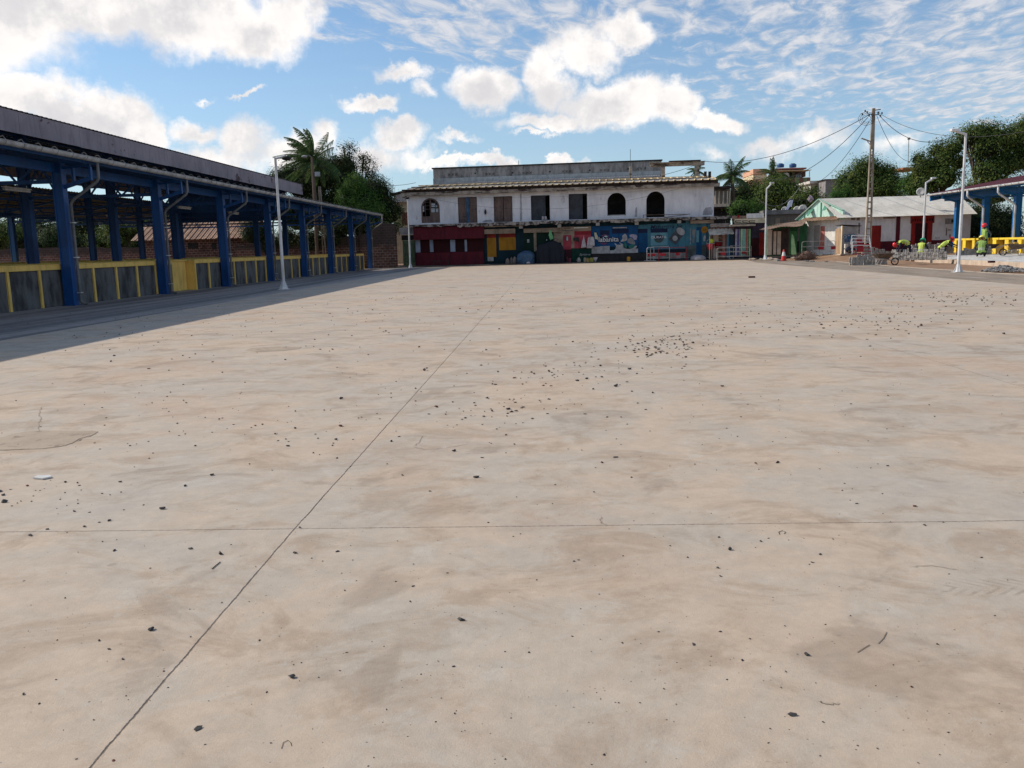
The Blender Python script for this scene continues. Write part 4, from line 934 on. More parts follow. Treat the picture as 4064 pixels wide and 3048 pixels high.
for i,x in enumerate((1036,1178,1385)):
    a,z=FP.uz(K5,x,1000,-1.4); tag(MB().tube([(0,0,0),(.02,0,.55)],.03,6).build('cart_leg',rustm,loc=tuple(FP.w(a,-1.4,.085)),rz=FP.rz),['left prop under the dark covered cart','middle prop under the dark covered cart','right prop under the dark covered cart'][i],'prop')
a,b,z0,z1=R(K5,980,290,1085,515,-1.0); tag(MB().prism([((b-a)*.25,z1-z0),((b-a)*.55,(z1-z0)*.92),(b-a,(z1-z0)*.15),(.3*(b-a),0),(0,(z1-z0)*.5)],-.06,.06).build('plastic_bag',greenbag,loc=tuple(FP.w(a,-1,z0)),rz=FP.rz,bevel=.03),'green plastic bag hanging above the covered cart','bag')
a,b,z0,z1=R(K5,1098,468,1168,545,-.6); t=thing('round_basket','round pinkish basket disc hanging on the cream wall patch','basket',tuple(FP.w((a+b)/2,-.35,(z0+z1)/2)),FP.rz); rr0=(b-a)/2
MB().prism(ell(0,0,rr0,rr0),-.04,.04).build('rim',brown_dk,t); MB().prism(ell(0,0,rr0*.84,rr0*.84),-.055,-.041).build('base',mt('dusty pink weave',(.36,.24,.20),(.28,.19,.16),9),t)
a,b,z0,z1=R(K5,1365,430,1410,530,-.4); tag(MB().prism(ell(0,0,(b-a)/2,(z1-z0)/2),-.05,.05).build('hanging_hat',mt('pale teal cloth',(.30,.48,.46),(.1,.16,.16),8),loc=tuple(FP.w((a+b)/2,-.35,(z0+z1)/2)),rz=FP.rz),'pale teal and dark hat hanging on the plum door','hat')
a,b,z0,z1=R(K5,1522,450,1655,560,-.4); h=z1-z0; wd=b-a; tag(MB().prism([(0,h*.95),(wd*.42,h*.9),(wd*.9,h),(wd,0),(wd*.4,h*.3),(0,h*.3)],-.03,.03).build('hanging_cloth',darkcl,loc=tuple(FP.w(a,-.35,z0)),rz=FP.rz),'dark cloths pegged on the pink shutter','cloth')
for i,(pts,x0,x1,y0,y1) in enumerate([([(0,0),(1,.05),(.62,.75),(.5,1),(.42,.75),(.2,.5)],1690,1812,400,685),([(0,0),(.8,.0),(.95,.15),(.62,.35),(.55,1),(.25,.95),(.1,.5)],1812,1960,445,692),([(0,0),(1,.0),(.95,.6),(.75,1),(.2,1),(.05,.6)],1878,1992,440,640)]):
    a,b,z0,z1=R(K5,x0,y0,x1,y1,-.5); off=-.40-.13*i; wd=b-a;h=z1-z0
    tag(MB().prism([(p*wd,q*h) for p,q in pts],-.06,.06).build('hanging_sack',sack,loc=tuple(FP.w(a,off,z0)),rz=FP.rz,bevel=.04),['pointed white sack hanging on the pink shutter','slumped white sack hanging in the middle of the three','boxy white sack hanging nearest the blue mural'][i],'sack','white sacks hanging outside the pink shop')
a,b,z0,z1=R(K5,1395,835,1480,930,-.6); tag(MB().lathe([(0,0),((b-a)*.36,0),((b-a)*.5,z1-z0),((b-a)*.45,z1-z0),((b-a)*.32,.04),(0,.04)],n=14).build('bucket',mt('dark pink plastic',(.25,.06,.10),(.2,.05,.08),4),loc=tuple(FP.w((a+b)/2,-.6,.085))),'dusky pink bucket below the plum door','bucket')
def can(label,c,x0,y0,x1,y1,off,mat,group=None):
    a,b,z0,z1=R(c,x0,y0,x1,y1,off); wd=b-a; h=z1-z0; t=thing('jerry_can',label,'can',tuple(FP.w((a+b)/2,off,.085)),FP.rz,group)
    MB().box(-wd/2,wd/2,-wd*.35,wd*.35,0,h*.86).build('can_body',mat,t,bevel=wd*.1); MB().beam((-wd*.2,0,h*.97),(wd*.25,0,h*.97),wd*.12,h*.05).beam((-wd*.2,0,h*.84),(-wd*.2,0,h*.97),wd*.12,wd*.1).build('handle',mat,t); MB().tube([(wd*.32,0,h*.8),(wd*.32,0,h)],wd*.1,8).build('cap',dark,t)
gj='plastic cans before the green-based pink shop'
can('greyish can, leftmost of the row before the pink shop',K5,1750,885,1810,998,-1.6,mt('greyish tan plastic',(.32,.27,.18),(.26,.22,.15),4),gj)
can('tan yellow can in the middle of the row before the pink shop',K5,1815,900,1875,998,-1.7,mt('tan plastic',(.42,.28,.08),(.34,.22,.07),4),gj)
can('olive yellow wide can, right of the row before the pink shop',K5,1880,895,1965,998,-1.6,mt('olive plastic',(.36,.32,.07),(.28,.25,.06),4),gj)
can('lone orange-yellow can before the blue mural',C6,742,612,795,690,-1.5,mt('amber plastic',(.52,.26,.03),(.42,.2,.03),4))
sackobj('clear_bag','crumpled grey plastic bag left of the cans',K5,1595,900,1690,1000,-1.5,concgrey,'bag',.2,3,seed=8)
a,b,z0,z1=R(K5,1955,880,2058,985,-1.6); tag(MB().lathe([(.01,0),(.08,.02),((b-a)*.5,(z1-z0)*.95),((b-a)*.46,(z1-z0)*.97),(.05,.06)],n=14).build('funnel_basin',sack,loc=tuple(FP.w((a+b)/2,-1.6,.09)),smooth=True),'pale cone-shaped basin right of the cans','basin')
a,b,z0,z1=R(K4,655,990,1020,1080,-1.3); t=thing('bench','low dark wooden bench before the maroon shop','bench',tuple(FP.w(a,-1.3,.085)),FP.rz); wd=b-a
MB().box(0,wd,-.18,.18,.40,.45).build('seat',brown_dk,t)
for p in(.08,wd*.5,wd-.08):
    for q in(-.13,.13): MB().box(p-.03,p+.03,q-.03,q+.03,0,.398).build('leg',brown_dk,t)
# sand heap before the end shop
a,b,z0,z1=R(C6,1740,572,1985,655,-2.0); m=MB(); m.blob((0,0,0),1,5,.1,4,((b-a)/2,.9,(z1-z0)),cut=0); tag(m.build('sand_heap',mt('grey lilac sand',(.36,.33,.34),(.30,.27,.28),3,gs=40,grain=.2,bmp=.4),smooth=True,loc=tuple(FP.w((a+b)/2,-1.9,.08))),'grey sand heap before the last light-blue shop',kind='stuff')

# ================================================================== LEFT: gate, laterite walls, brick house, poles
wallm=brickmat('laterite block wall',(.17,.078,.055),(.095,.045,.035),(.25,.185,.15),.46,.24,.035,top=(.045,.035,.032),topz=1.9)
wallm2=brickmat('laterite house wall',(.12,.048,.036),(.075,.032,.026),(.24,.17,.13),.42,.24,.035)
def rough_wall(name,label,A,B,zs,mat,th=.35,step=.5,jit=.06):
    """wall along A-B; zs = list of (fraction,height)"""
    P=Plane(A,B); L=(Vector((*B,0))-P.a).length; r=thing(name,label,'wall',tuple(P.a),P.rz); m=MB(); u=0; rd=random.Random(int(A[0]*10)); top=[]
    while u<=L+1e-6:
        f=u/L
        for (f0,z0),(f1,z1) in zip(zs,zs[1:]):
            if f0<=f<=f1+1e-9: z=z0+(z1-z0)*(f-f0)/max(1e-6,f1-f0)
        top.append((u,z+rd.uniform(-jit,jit))); u+=step
    m.prism([(0,-.1)]+[(L if i==len(top)-1 else a,b) for i,(a,b) in enumerate(top)]+[(top[-1][0],-.1)],0,th)
    m.build('masonry',mat,r); return r,P
E_=PY(1590,895,79.2); 
r_,P_=rough_wall('boundary_wall','tall dark laterite block wall between the hall and the green gate',(-17.4,80.5),(-14.15,81.3),[(0,3.05),(.25,3.35),(.62,4.2),(1,4.05)],wallm,step=.3)
rough_wall('boundary_wall','low laterite wall running behind the far end of the hall',(-30,82.6),(-17.5,80.9),[(0,2.5),(.4,2.4),(.7,2.9),(1,3.05)],wallm)
rough_wall('boundary_wall','short laterite wall stub joining the green gate',(-14.1,81.6),(-14.4,83.2),[(0,4.0),(.5,3.9),(1,3.8)],wallm)
rough_wall('boundary_wall','mossy laterite wall behind the near part of the hall',(-95,90),(-36,92),[(0,3.3),(.3,3.2),(.31,2.7),(.7,2.8),(1,2.4)],wallm)
gt=Plane((-14.3,83.4),(-12.5,83.3)); g=thing('metal_gate','green metal double gate with curled ironwork beside the maroon shop','gate',tuple(gt.a),gt.rz)
a,b,z0,z1=gt.R(K0,1378,985,1632,1430); z0=.12; mid=(a+b)/2
for p,q in((a,mid-.02),(mid+.02,b)):
    o=MB().box(p,q,0,.05,z0,z1).build('gate_leaf',mt('sage gate paint',(.13,.17,.10),(.09,.12,.075),1.5),g); m=MB(); cc=(p+q)/2; h=z1-z0
    for (zz,rd) in((z0+h*.22,.17),(z0+h*.80,.13)):
        m.tube([(cc+rd*math.cos(t*.4),-.02,zz+rd*math.sin(t*.4)) for t in range(17)],.014,5)
    m.tube([(cc-.16,-.02,z0+h*.3),(cc-.05,-.02,z0+h*.55),(cc-.02,-.02,z0+h*.72)],.014,5); m.tube([(cc+.16,-.02,z0+h*.3),(cc+.05,-.02,z0+h*.55),(cc+.02,-.02,z0+h*.72)],.014,5)
    m.build('ironwork',mt('dark green iron',(.03,.06,.03),(.02,.045,.025),3),o)
MB().box(a-.08,b+.1,-.1,.2,z1+.55,z1+.65).build('gate_lintel',mwhite,g); MB().box(a-.1,b+.1,.1,.25,z1+.02,z1+.5).build('gate_infill',dark,g); MB().box(a-.3,b+.6,.05,.4,z1+.66,3.75).build('gate_wall',concgrey,g)
# brick house behind the hall
H=Plane((-42,86),(-28.9,86)); bh=thing('brick_house','block-built house with rusty red tin roof seen through the hall columns','house',(-42,86,0))
a,b,z0,z1=H.R((500,740,3.318),150,690,1600,960); Lh=13.0; xe=[H.uz((500,740,3.318),k,690)[0] for k in(150,1640)]; ze=z1
MB().box(xe[0]+.3,xe[1]-.3,0,7,-.1,ze).build('wall',wallm2,bh)
for x0,y0,x1,y1 in((815,740,950,820),(1130,740,1190,830)):
    p,q,za,zb=H.R((500,740,3.318),x0,y0,x1,y1); MB().box(p,q,-.012,.0-.001,za,zb).build('wall_niche',dark,bh)
zr_=H.uz((500,740,3.318),700,500,3.5)[1]+.3
m=roofsheet(xe[0]-.4,xe[1]+.1,-.7,ze-.05,3.5,zr_,.55,.06); m.build('roof',rustroof,bh)
roofsheet(xe[0]-.4,xe[1]+.1,7.7,ze-.05,3.5,zr_,.55,.06).build('roof',rustroof,bh)
for q_ in (xe[1]-.3,xe[0]+.5): MB().prism([(0,ze),(7,ze),(3.5,zr_-.1)],0,.2).build('gable_wall',wallm2,bh,loc=(q_,0,0),rz=math.pi/2)
# little white house seen behind the trees at left of building
H=Plane((-16.5,100),(-9,100)); hh=thing('cream_house','cream house with brown door and grey tin roof just left of the white building','house',(-16.5,100,0))
p=H.uz(K0,1215,330); q=H.uz(K0,1560,330); zt=H.uz(K0,1380,290)[1]; MB().box(p[0],q[0],0,6,0,zt).build('wall',mt('cream wall',(.55,.47,.33),(.45,.38,.27),1.2),hh)
a,b,z0,z1=H.R(K0,1358,475,1490,640); MB().box(a,b,-.05,-.002,z0-.4,z1).build('door',mt('brown door',(.16,.06,.045),(.12,.045,.035),2),hh)
MB().prism([(p[0]-.2,zt),(q[0],zt),(q[0],zt+1.25),(p[0]+.2,zt+.75)],-.5,5).build('roof',mt('patchy tin',(.3,.28,.27),(.55,.53,.5),1.8),hh); MB().prism([(p[0]-.3,zt+.78),(q[0],zt+1.28),(q[0],zt+1.5),(p[0]-.3,zt+.95)],-.7,5).build('roof_edge',brown_dk,hh)

def pole(name,label,cat,base,top,r0,r1,mat,n=8): 
    t=thing(name,label,cat,tuple(base)); b=Vector(base); MB().tube([(0,0,0),tuple(Vector(top)-b)],[r0,r1],n).build('pole',mat,t); return t
yb=79.9; b_=PY(1262,1062,yb); tp=PY(1238,625,yb)
lp=pole('street_light','brown timber pole with a small street light in front of the palm','street light',(b_.x,yb,0),tp,.17,.11,polew)
hd=tp-Vector((b_.x,yb,0)); MB().tube([hd,hd+Vector((-.2,-.3,.18)),hd+Vector((-.5,-.5,.1))],.03,6).build('arm',concgrey,lp); MB().blob(hd+Vector((-.55,-.5,.05)),.28,2,.03,2,(1,.6,.45)).build('lamp_head',mwhite,lp,smooth=True)
q=PY(1250,690,yb)-Vector((b_.x,yb,0)); MB().box(q.x+.05,q.x+.5,-.3,-.1,q.z-.25,q.z+.15).build('meter_box',mwhite,lp)
b_=PY(1292,1062,yb); tp=PY(1268,740,yb); t=thing('utility_pole','short pale twin-leg concrete pole beside the street light','pole',(b_.x,yb,0)); tl=tp-Vector((b_.x,yb,0))
m=MB(); m.beam((-.13,0,0),(tl.x-.07,0,tl.z),.07,.2); m.beam((.13,0,0),(tl.x+.07,0,tl.z),.07,.2)
for k in range(9): f=(k+.5)/9; m.beam((tl.x*f-.1,0,tl.z*f),(tl.x*f+.1,0,tl.z*f),.08,.15)
m.build('pole',polec,t)

# ================================================================== LAMP POSTS
def lamp_post(label,base,h,armdir,head=True,r=.066):
    t=thing('lamp_post',label,'lamp post',tuple(base),0,'white steel lamp posts round the square')
    m=MB(); m.tube([(0,0,.3),(0,0,h*.5),(0,0,h*.501),(0,0,h)],[r,r,r*.8,r*.8],10); m.build('mast',white_pole,t,smooth=False)
    m=MB(); m.box(-.21,.21,-.21,.21,0,.02)
    for k in range(4):
        a=k*math.pi/2; c_,s_=math.cos(a),math.sin(a)
        m.add([(c_*r-s_*.008,s_*r+c_*.008,.02),(c_*.195-s_*.008,s_*.195+c_*.008,.02),(c_*.195-s_*.008,s_*.195+c_*.008,.05),(c_*r-s_*.008,s_*r+c_*.008,.38),
               (c_*r+s_*.008,s_*r-c_*.008,.02),(c_*.195+s_*.008,s_*.195-c_*.008,.02),(c_*.195+s_*.008,s_*.195-c_*.008,.05),(c_*r+s_*.008,s_*r-c_*.008,.38)],
              [(0,1,2,3),(7,6,5,4),(1,5,6,2),(2,6,7,3),(0,3,7,4)])
    m.lathe([(.15,.02),(.115,.14),(r+.01,.34),(r,.38)],n=8); m.build('base_gusset',white_pole,t)
    d=Vector(armdir); MB().tube([(0,0,h-.04),tuple(Vector((0,0,h-.02))+d)],[r*.85,r*.75],8).build('arm',white_pole,t)
    e=Vector((0,0,h-.02))+d
    if head: 
        o=MB().blob(tuple(e+Vector((d.x*.15,d.y*.15,-.10))),.22,1,.02,2,(1,.8,.45)).build('lamp_head',dark,t,smooth=True)
    else: MB().box(e.x-.16,e.x+.16,e.y-.12,e.y+.12,e.z-.03,e.z+.08).build('lamp_head',white_pole,t,bevel=.02)
    return t
lamp_post('white lamp post in the hall shade on the left, dark lamp on its arm',(-11.58,37.5,0),5.65,(.45,-.1,.06))
lamp_post('white lamp post with square dark head at the left end of the building',(-12.35,78,0),6.25,(.05,-.35,.05),True,.07)
lamp_post('tallest white lamp post at the right, on the asphalt before the kerb',(18.3,39.2,0),5.98,(-.52,-.05,.14),False)
lamp_post('white lamp post right of the traffic cone stretch, before the shacks',(18.1,72.5,.10),5.75,(.42,0,.42),False,.072)
lamp_post('white lamp post rising from the stacked paving blocks',(*PY(3662,985,64).xy,.62),4.85,(.55,.1,.28),False,.07)
tag(MB().box(-.4,.4,-.35,.35,0,.42).build('plinth_block',concgrey,loc=(PY(3662,985,64).x,64,.2),bevel=.02),'concrete footing block under the lamp post among the pavers','footing')

# ================================================================== UTILITY POLE AND WIRES
yp=68.; bp=PY(3443,1000,yp); tp=PY(3467,430,yp); up=thing('utility_pole','tall precast concrete electricity pole with ladder-like holes at the right','pole',(bp.x,yp,.3)); tv=tp-Vector((bp.x,yp,.3))
m=MB(); n=22
for sx_ in(-1,1):
    m.add([(sx_*.20-.05,-.12,0),(sx_*.20+.05,-.12,0),(sx_*.20+.05,.12,0),(sx_*.20-.05,.12,0)]+[(tv.x+sx_*.075-.035,tv.y-.08,tv.z),(tv.x+sx_*.075+.035,tv.y-.08,tv.z),(tv.x+sx_*.075+.035,tv.y+.08,tv.z),(tv.x+sx_*.075-.035,tv.y+.08,tv.z)],[(0,1,5,4),(1,2,6,5),(2,3,7,6),(3,0,4,7),(4,5,6,7)])
for k in range(n):
    f=k/n; wv=.16*(1-f)+.05; h_=.12 if f<.72 else tv.z/n; m.box(tv.x*f-wv,tv.x*f+wv,tv.y*f-.09,tv.y*f+.09,tv.z*f,tv.z*f+h_)
m.build('pole',polec,up)
MB().box(-.30,-.26,-.3,.2,0,tv.z*.1) 
m=MB(); 
for (z,x) in((-.15,.5),(-.45,-.45),(-.5,.4)): m.beam((tv.x,0,tv.z+z),(tv.x+x,-.1,tv.z+z+.05),.06,.06)
for k in range(3):
    r=.28+.12*k; m.tube([(tv.x-.55+r*1.2*math.cos(a/8*2*math.pi),-.15,tv.z-.75+r*math.sin(a/8*2*math.pi)) for a in range(9)],.015,4)
m.build('cable_loops',cable,up)
m=MB()
for (x,z) in ((-.5,-.35),(-.85,-.5),(-.35,-.6),(.35,-.4),(.6,-.45),(.5,-.65),(-.65,-.25)): m.tube([(tv.x+x,-.1,tv.z+z),(tv.x+x,-.1,tv.z+z+.14)],.05,6)
m.build('insulator',dark,up)
q=PY(3437,556,yp)-Vector((bp.x,yp,.3)); MB().beam((q.x+.3,q.y,q.z-.1),(q.x-.4,q.y-.1,q.z+.14),.2,.05).build('lamp_head',concgrey,up); MB().tube([(q.x+.1,q.y,q.z-.1),(q.x+.45,q.y,q.z-.5)],.03,5).build('lamp_arm',concgrey,up)
def wire(label,a,b,sag,r=.03,mat=None,n=22,gp='overhead cables'):
    a=Vector(a); b=Vector(b); r*=.62; pts=[a+(b-a)*(i/n)+Vector((0,0,-4*sag*(i/n)*(1-i/n))) for i in range(n+1)]
    return tag(MB().tube([tuple(p-a) for p in pts],r,5).build('cable',mat or cable,loc=tuple(a)),label,'cable',gp)
T=Vector(PY(3450,455,yp))
wire('black cable from the concrete pole to the roof beam frame',T,PY(2795,640,88),1.2,.04)
wire('black cable from the concrete pole across the roof of the white building',PY(2795,640,88.),PY(2450,712,90),.5,.035)
wire('cable from the concrete pole down behind the striped apartment block',T+Vector((-.1,0,-.2)),PY(2980,690,105),2.2,.04)
wire('steep cable from the concrete pole to the top of the apartment wing',T+Vector((0,0,-.5)),PY(3200,735,104),1.2,.035)
wire('long cable running right from the pole over the pavilion, upper one',Vector(PY(3480,443,yp)),PY(4150,505,40),1.0,.022)
wire('thick cable from the pole to the big tree beside the lamp post',Vector(PY(3480,446,yp)),PY(3790,540,60),1.1,.035)
wire('thin cable from the pole to the roof behind the mint gable house',Vector(PY(3480,460,yp)),PY(3615,640,92),.9,.028)
wire('long cable from the street light across the dark trees to the building',PY(1240,640,79.9),PY(1650,725,84),1.0,.03)
wire('thin cable hanging across the white facade',FP.w(uL+.4,-.75,zT-.1),FP.w(uR*.92,-.75,zT-.15),1.75,.014)
wire('fainter thin cable above it across the white facade',FP.w(uL+.4,-.5,zT-.05),FP.w(uR*.97,-.5,zT-.0),.75,.010)
wire('pale hanging cable from the lamp post area to the dish roof',PY(3010,790,80),PY(3175,740,90),1.2,.03,mt('pale cable',(.4,.38,.33),(.3,.28,.25),3))
wire('pale cable dropping to the dishes on the grey roof',PY(3020,800,80),PY(3080,845,84),.1,.025,MT['pale cable'])
wire('faint far cable across the sky at right, lower one',PY(3610,640,140),PY(3950,575,140),.6,.02)
t=thing('radio_mast','thin distant radio mast behind the trees at right','mast',tuple(PY(3605,680,150))); hh_=PY(3607,552,150)-PY(3605,680,150); MB().tube([(0,0,-6),tuple(hh_)],.06,5).build('mast',concgrey,t); MB().box(hh_.x-.2,hh_.x+.2,-.1,.1,hh_.z-.1,hh_.z+.25).build('antenna',concgrey,t)

# ================================================================== RIGHT: shacks, mint house, kiosk
def rootp(name,label,cat,P,group=None): return thing(name,label,cat,tuple(P.a),P.rz,group)
def bx(P,root,name,mat,c,x0,y0,x1,y1,d0=0,d1=.1,zmin=None,bevel=0,off=None):
    a,b,z0,z1=P.R(c,x0,y0,x1,y1,d0 if off is None else off)
    if zmin is not None: z0=zmin
    return MB().box(a,b,d0,d1,z0,z1).build(name,mat,root,bevel=bevel)
# balcony house right behind the white building
P=Plane((17,98),(24,98)); t=rootp('balcony_house','dim balcony house seen between the white building and the palm','house',P)
bx(P,t,'upper_wall',mt('aged cream wall',(.36,.31,.25),(.22,.19,.16),1.2),C5,150,460,432,720,.9,6); bx(P,t,'balcony_parapet',mt('cream balcony',(.62,.52,.40),(.5,.42,.33),1.5),C5,150,660,425,697,-.2,.1)
for x in(245,290,345,395,425): bx(P,t,'pillar',mt('cream balcony',(.62,.52,.40),(.5,.42,.33),1.5),C5,x,500,x+14,662,.0,.2)
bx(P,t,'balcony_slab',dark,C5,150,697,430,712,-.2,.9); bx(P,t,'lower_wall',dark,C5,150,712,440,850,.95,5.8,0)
bx(P,t,'roof',brown_dk,C5,150,440,445,470,-.4,6.2)
# shack A beside the building
P=Plane((15.9,80.6),(21.5,80.2)); t=rootp('plank_shack','brown plank shack with a tilted pale tin awning beside the blue shop','shack',P)
a,b,z0,z1=P.R(C5,190,1000,490,1290); z0=.1
MB().box(a,b,0,3,z0,z1+.45).build('plank_wall',plank,t); bx(P,t,'upper_band',concgrey,C5,190,905,430,950,-.1,2.8)
for x0,x1,mm in((225,290,beige),(340,372,mt('dusty pink board',(.46,.26,.22),(.36,.2,.17),2)),(395,420,mt('sky blue board',(.12,.34,.5),(.1,.28,.42),2)),(425,488,mt('dusk blue board',(.035,.085,.14),(.03,.07,.11),2))): bx(P,t,'board',mm,C5,x0,1020,x1,1230,-.05,-.002,.15)
p0=P.uz(C5,180,1060,-1.6); p1=P.uz(C5,385,975,0); m=MB(); k=0; uu0=p0[0]; uu1=p1[0]+.2
while uu0+k*.36<uu1:
    u=uu0+k*.36; m.add([(u,-1.6,p0[1]+k*.02),(u+.36,-1.6,p0[1]+.04+k*.02),(u+.36,0,p1[1]+.02),(u,0,p1[1]-.02),(u+.18,-1.6,p0[1]+.07),(u+.18,0,p1[1]+.06)],[(0,4,5,3),(4,1,2,5)]); k+=1
m.build('awning',mt('pale dirty tin',(.62,.55,.45),(.42,.36,.29),1.6),t); MB().box(a-.1,b+.2,-.12,-.02,z1+.46,z1+.55).build('fascia',mt('pink brown fascia',(.40,.27,.22),(.3,.2,.17),2),t)
MB().beam((uu0,-1.5,p0[1]),(uu0,-1.5,z0),.07,.07).build('post',beige,t)
# sign-board shop
P=Plane((20.4,79.2),(27.2,78.2)); t=rootp('signboard_shop','low shop with battered cream sign boards, mint and white panels and dark purple tin','shop',P)
a,b,z0,z1=P.R(C5,490,900,880,1290); MB().box(a,b,0,3.5,.12,z1).build('shop_wall',mt('dark purple tin',(.05,.035,.06),(.035,.025,.04),2),t)
bx(P,t,'sign_board',mt('cream signboard',(.70,.58,.40),(.56,.45,.31),1.6),C5,490,845,875,902,-.3,-.2); bx(P,t,'sign_board',mt('white signboard',(.74,.70,.66),(.6,.56,.52),1.6),C5,640,780,858,838,-.3,-.2)
bx(P,t,'sign_board',mt('brown signboard',(.28,.18,.13),(.2,.13,.1),1.6),C5,460,812,640,850,-.25,-.18); bx(P,t,'red_block',redp,C5,527,802,552,835,-.35,-.3)
for (x0,x1) in((500,575),(590,655),(668,748)):
    a_,b_,c_,d_=P.R(C5,x0,868,x1,896,-.31); m=MB(); m.box(a_,b_,-.325,-.312,c_,c_+.06); m.box(a_,a_+.07,-.325,-.312,c_,d_); m.box(a_,b_,-.325,-.312,d_-.05,d_); m.build('sign_line',dark,t)
bx(P,t,'canopy',mt('canopy board',(.50,.40,.30),(.3,.24,.19),1.8),C5,430,918,755,940,-1.0,-.05)
for x0,x1,mm in((500,522,mt('lilac white board',(.5,.48,.6),(.35,.33,.45),3)),(524,545,mt('lilac board',(.16,.12,.3),(.12,.09,.22),3)),(552,590,mt('pale mint board',(.5,.72,.55),(.4,.6,.45),2)),(592,632,mt('mint board',(.28,.52,.44),(.22,.42,.36),2)),(633,655,mt('coral board',(.5,.16,.12),(.4,.13,.1),2)),(657,690,limeboard)): bx(P,t,'board',mm,C5,x0,975,x1,1230,-.1,-.003,.3)
for x in (560,665): 
    u,z=P.uz(C5,x,1240,-.9); MB().box(u-.03,u+.03,-.95,-.89,.1,P.uz(C5,x,930,-.9)[1]).build('post',dark,t)
bx(P,t,'red_panel',redp,C5,800,1020,885,1232,-.14,-.003,.35); bx(P,t,'maroon_panel',darkred,C5,710,1090,800,1240,-.12,-.003,.3)
# grey block building with dishes on the roof
P=Plane((26.2,86),(36,85)); t=rootp('grey_flat_roof_building','low grey flat-roofed building with satellite dishes on top','building',P)
a,b,z0,z1=P.R(C5,865,790,1420,900); MB().box(a,b,0,7,.3,z1).build('wall',mt('brown grey wall',(.19,.155,.12),(.12,.10,.08),1),t); MB().box(a-.15,b,-.25,7.1,z1+.002,z1+.42).build('roof_slab',mt('grey roof edge',(.25,.235,.22),(.17,.16,.15),1.2),t)
bx(P,t,'wall_patch',cream,C5,1003,843,1058,925,-.05,-.003); zroof=z1+.42
def dish(label,c,x,y,r,yy,tilt=.3):
    p=PY(c[0]+x/c[2],c[1]+y/c[2],yy); t=thing('satellite_dish',label,'satellite dish',(p.x,p.y,p.z),0,'satellite dishes on the roofs'); m=MB(); pr=[(.01,.0),(r*.4,.03*r),(r*.75,.12*r),(r,.24*r),(r*1.0,.26*r),(r*.7,.16*r),(.01,.04*r)]
    m.lathe(pr,n=18); o=m.build('reflector',mt('dish grey',(.50,.49,.46),(.40,.39,.36),2,rough=.4),t,smooth=True); o.rotation_euler=(math.radians(78),0,-.45)
    MB().tube([(0,0,-r*1.3),(0,.1,0)],.04,6).build('mast',concgrey,t); MB().tube([(-.05,-.02,-r*.6),(-.25,-r*.9,0)],.02,5).build('feed_arm',concgrey,t); return t
dish('small satellite dish on the grey roof, leftmost',C5,990,757,.26,87); dish('satellite dish behind the fluttering white cloth',C5,1120,738,.34,89); dish('satellite dish left of the touching pair',C5,1275,735,.36,88.5); dish('satellite dish touching the mint gable, right one of the pair',C5,1348,722,.40,88)
dish('grey satellite dish above the tin roof by the lamp post',R6,668,822,.34,74)
t=thing('washing_line','white garment fluttering on a washing line above the grey roof','laundry',tuple(PY(3130,850,88))); o_=PY(3130,850,88)
def LP(c,x,y,yy): return PY(c[0]+x/c[2],c[1]+y/c[2],yy)-o_
pts=[LP(C5,*p,88) for p in((1225,612),(1205,700),(1185,690),(1150,752),(1122,740),(1150,690),(1165,640),(1195,610))]
MB().prism([(p.x,p.z) for p in pts],-.04,.04).build('white_garment',mt('white cloth',(.75,.76,.86),(.62,.63,.75),4),t); pts=[LP(C5,*p,88.2) for p in((1228,610),(1235,640),(1190,700),(1165,690),(1165,620),(1190,595))]; MB().prism([(p.x,p.z) for p in pts],.15,.2).build('navy_garment',navy,t)
a=LP(C5,1090,618,88.1); b=LP(C5,1400,612,88.1); MB().tube([tuple(a),tuple((a+b)/2+Vector((0,0,-.1))),tuple(b)],.015,4).build('line',cable,t)
for q in (a,b): MB().tube([(q.x,.1,-.8),(q.x,.1,q.z+.1)],.03,5).build('line_post',cable,t)
o=LP(C5,1440,600,90); MB().blob((o.x,o.y,o.z),.33,3,.35,3,(1,.5,.8)).build('clothes_bundle',mt('mixed pale clothes',(.55,.42,.42),(.2,.18,.2),5),t)
# beige and green shacks under the brown awning
P=Plane((25.6,75.4),(31.5,74.4)); 
P=Plane((22.6,76.2),(28.5,75.2)); t=rootp('awning_stalls','row of stalls with peeling beige board and green walls under a sagging brown tin awning','stall',P)
a,b,z0,z1=P.R(C5,900,960,1395,1270); MB().box(a,b,0,3,.3,z1+.3).build('back_wall',greensh,t)
bx(P,t,'beige_wall',beige,C5,900,985,962,1240,-.1,-.002,.4); bx(P,t,'beige_board',beige,C5,978,1005,1072,1238,-.16,-.004,.42); bx(P,t,'frame',brown_dk,C5,962,985,976,1250,-.2,-.11,.35); bx(P,t,'frame',brown_dk,C5,976,992,1080,1004,-.2,-.165); bx(P,t,'dark_opening',brown_dk,C5,1080,970,1170,1250,-.08,-.003,.4)
bx(P,t,'green_door',mt('leaf green door',(.045,.17,.06),(.035,.13,.045),2),C5,1180,1000,1272,1255,-.12,-.004,.4); bx(P,t,'dark_opening',dark,C5,1275,1130,1300,1250,-.09,-.003,.42); bx(P,t,'mottled_board',mt('mottled grey board',(.13,.13,.12),(.05,.06,.05),9),C5,1278,960,1305,1130,-.1,-.003)
A1=P.uz(C5,800,985,-1.8); A2=P.uz(C5,1340,930,-1.8); B1=P.uz(C5,960,925,.6); B2=P.uz(C5,1400,865,.6)
m=MB(); n=30; vs=[]
for i in range(n+1):
    f=i/n; rib=.035 if i%2 else 0; sg=-.12*math.sin(f*9)*.5
    vs.append((A1[0]+(A2[0]-A1[0])*f,-1.8,A1[1]+(A2[1]-A1[1])*f+rib+sg))
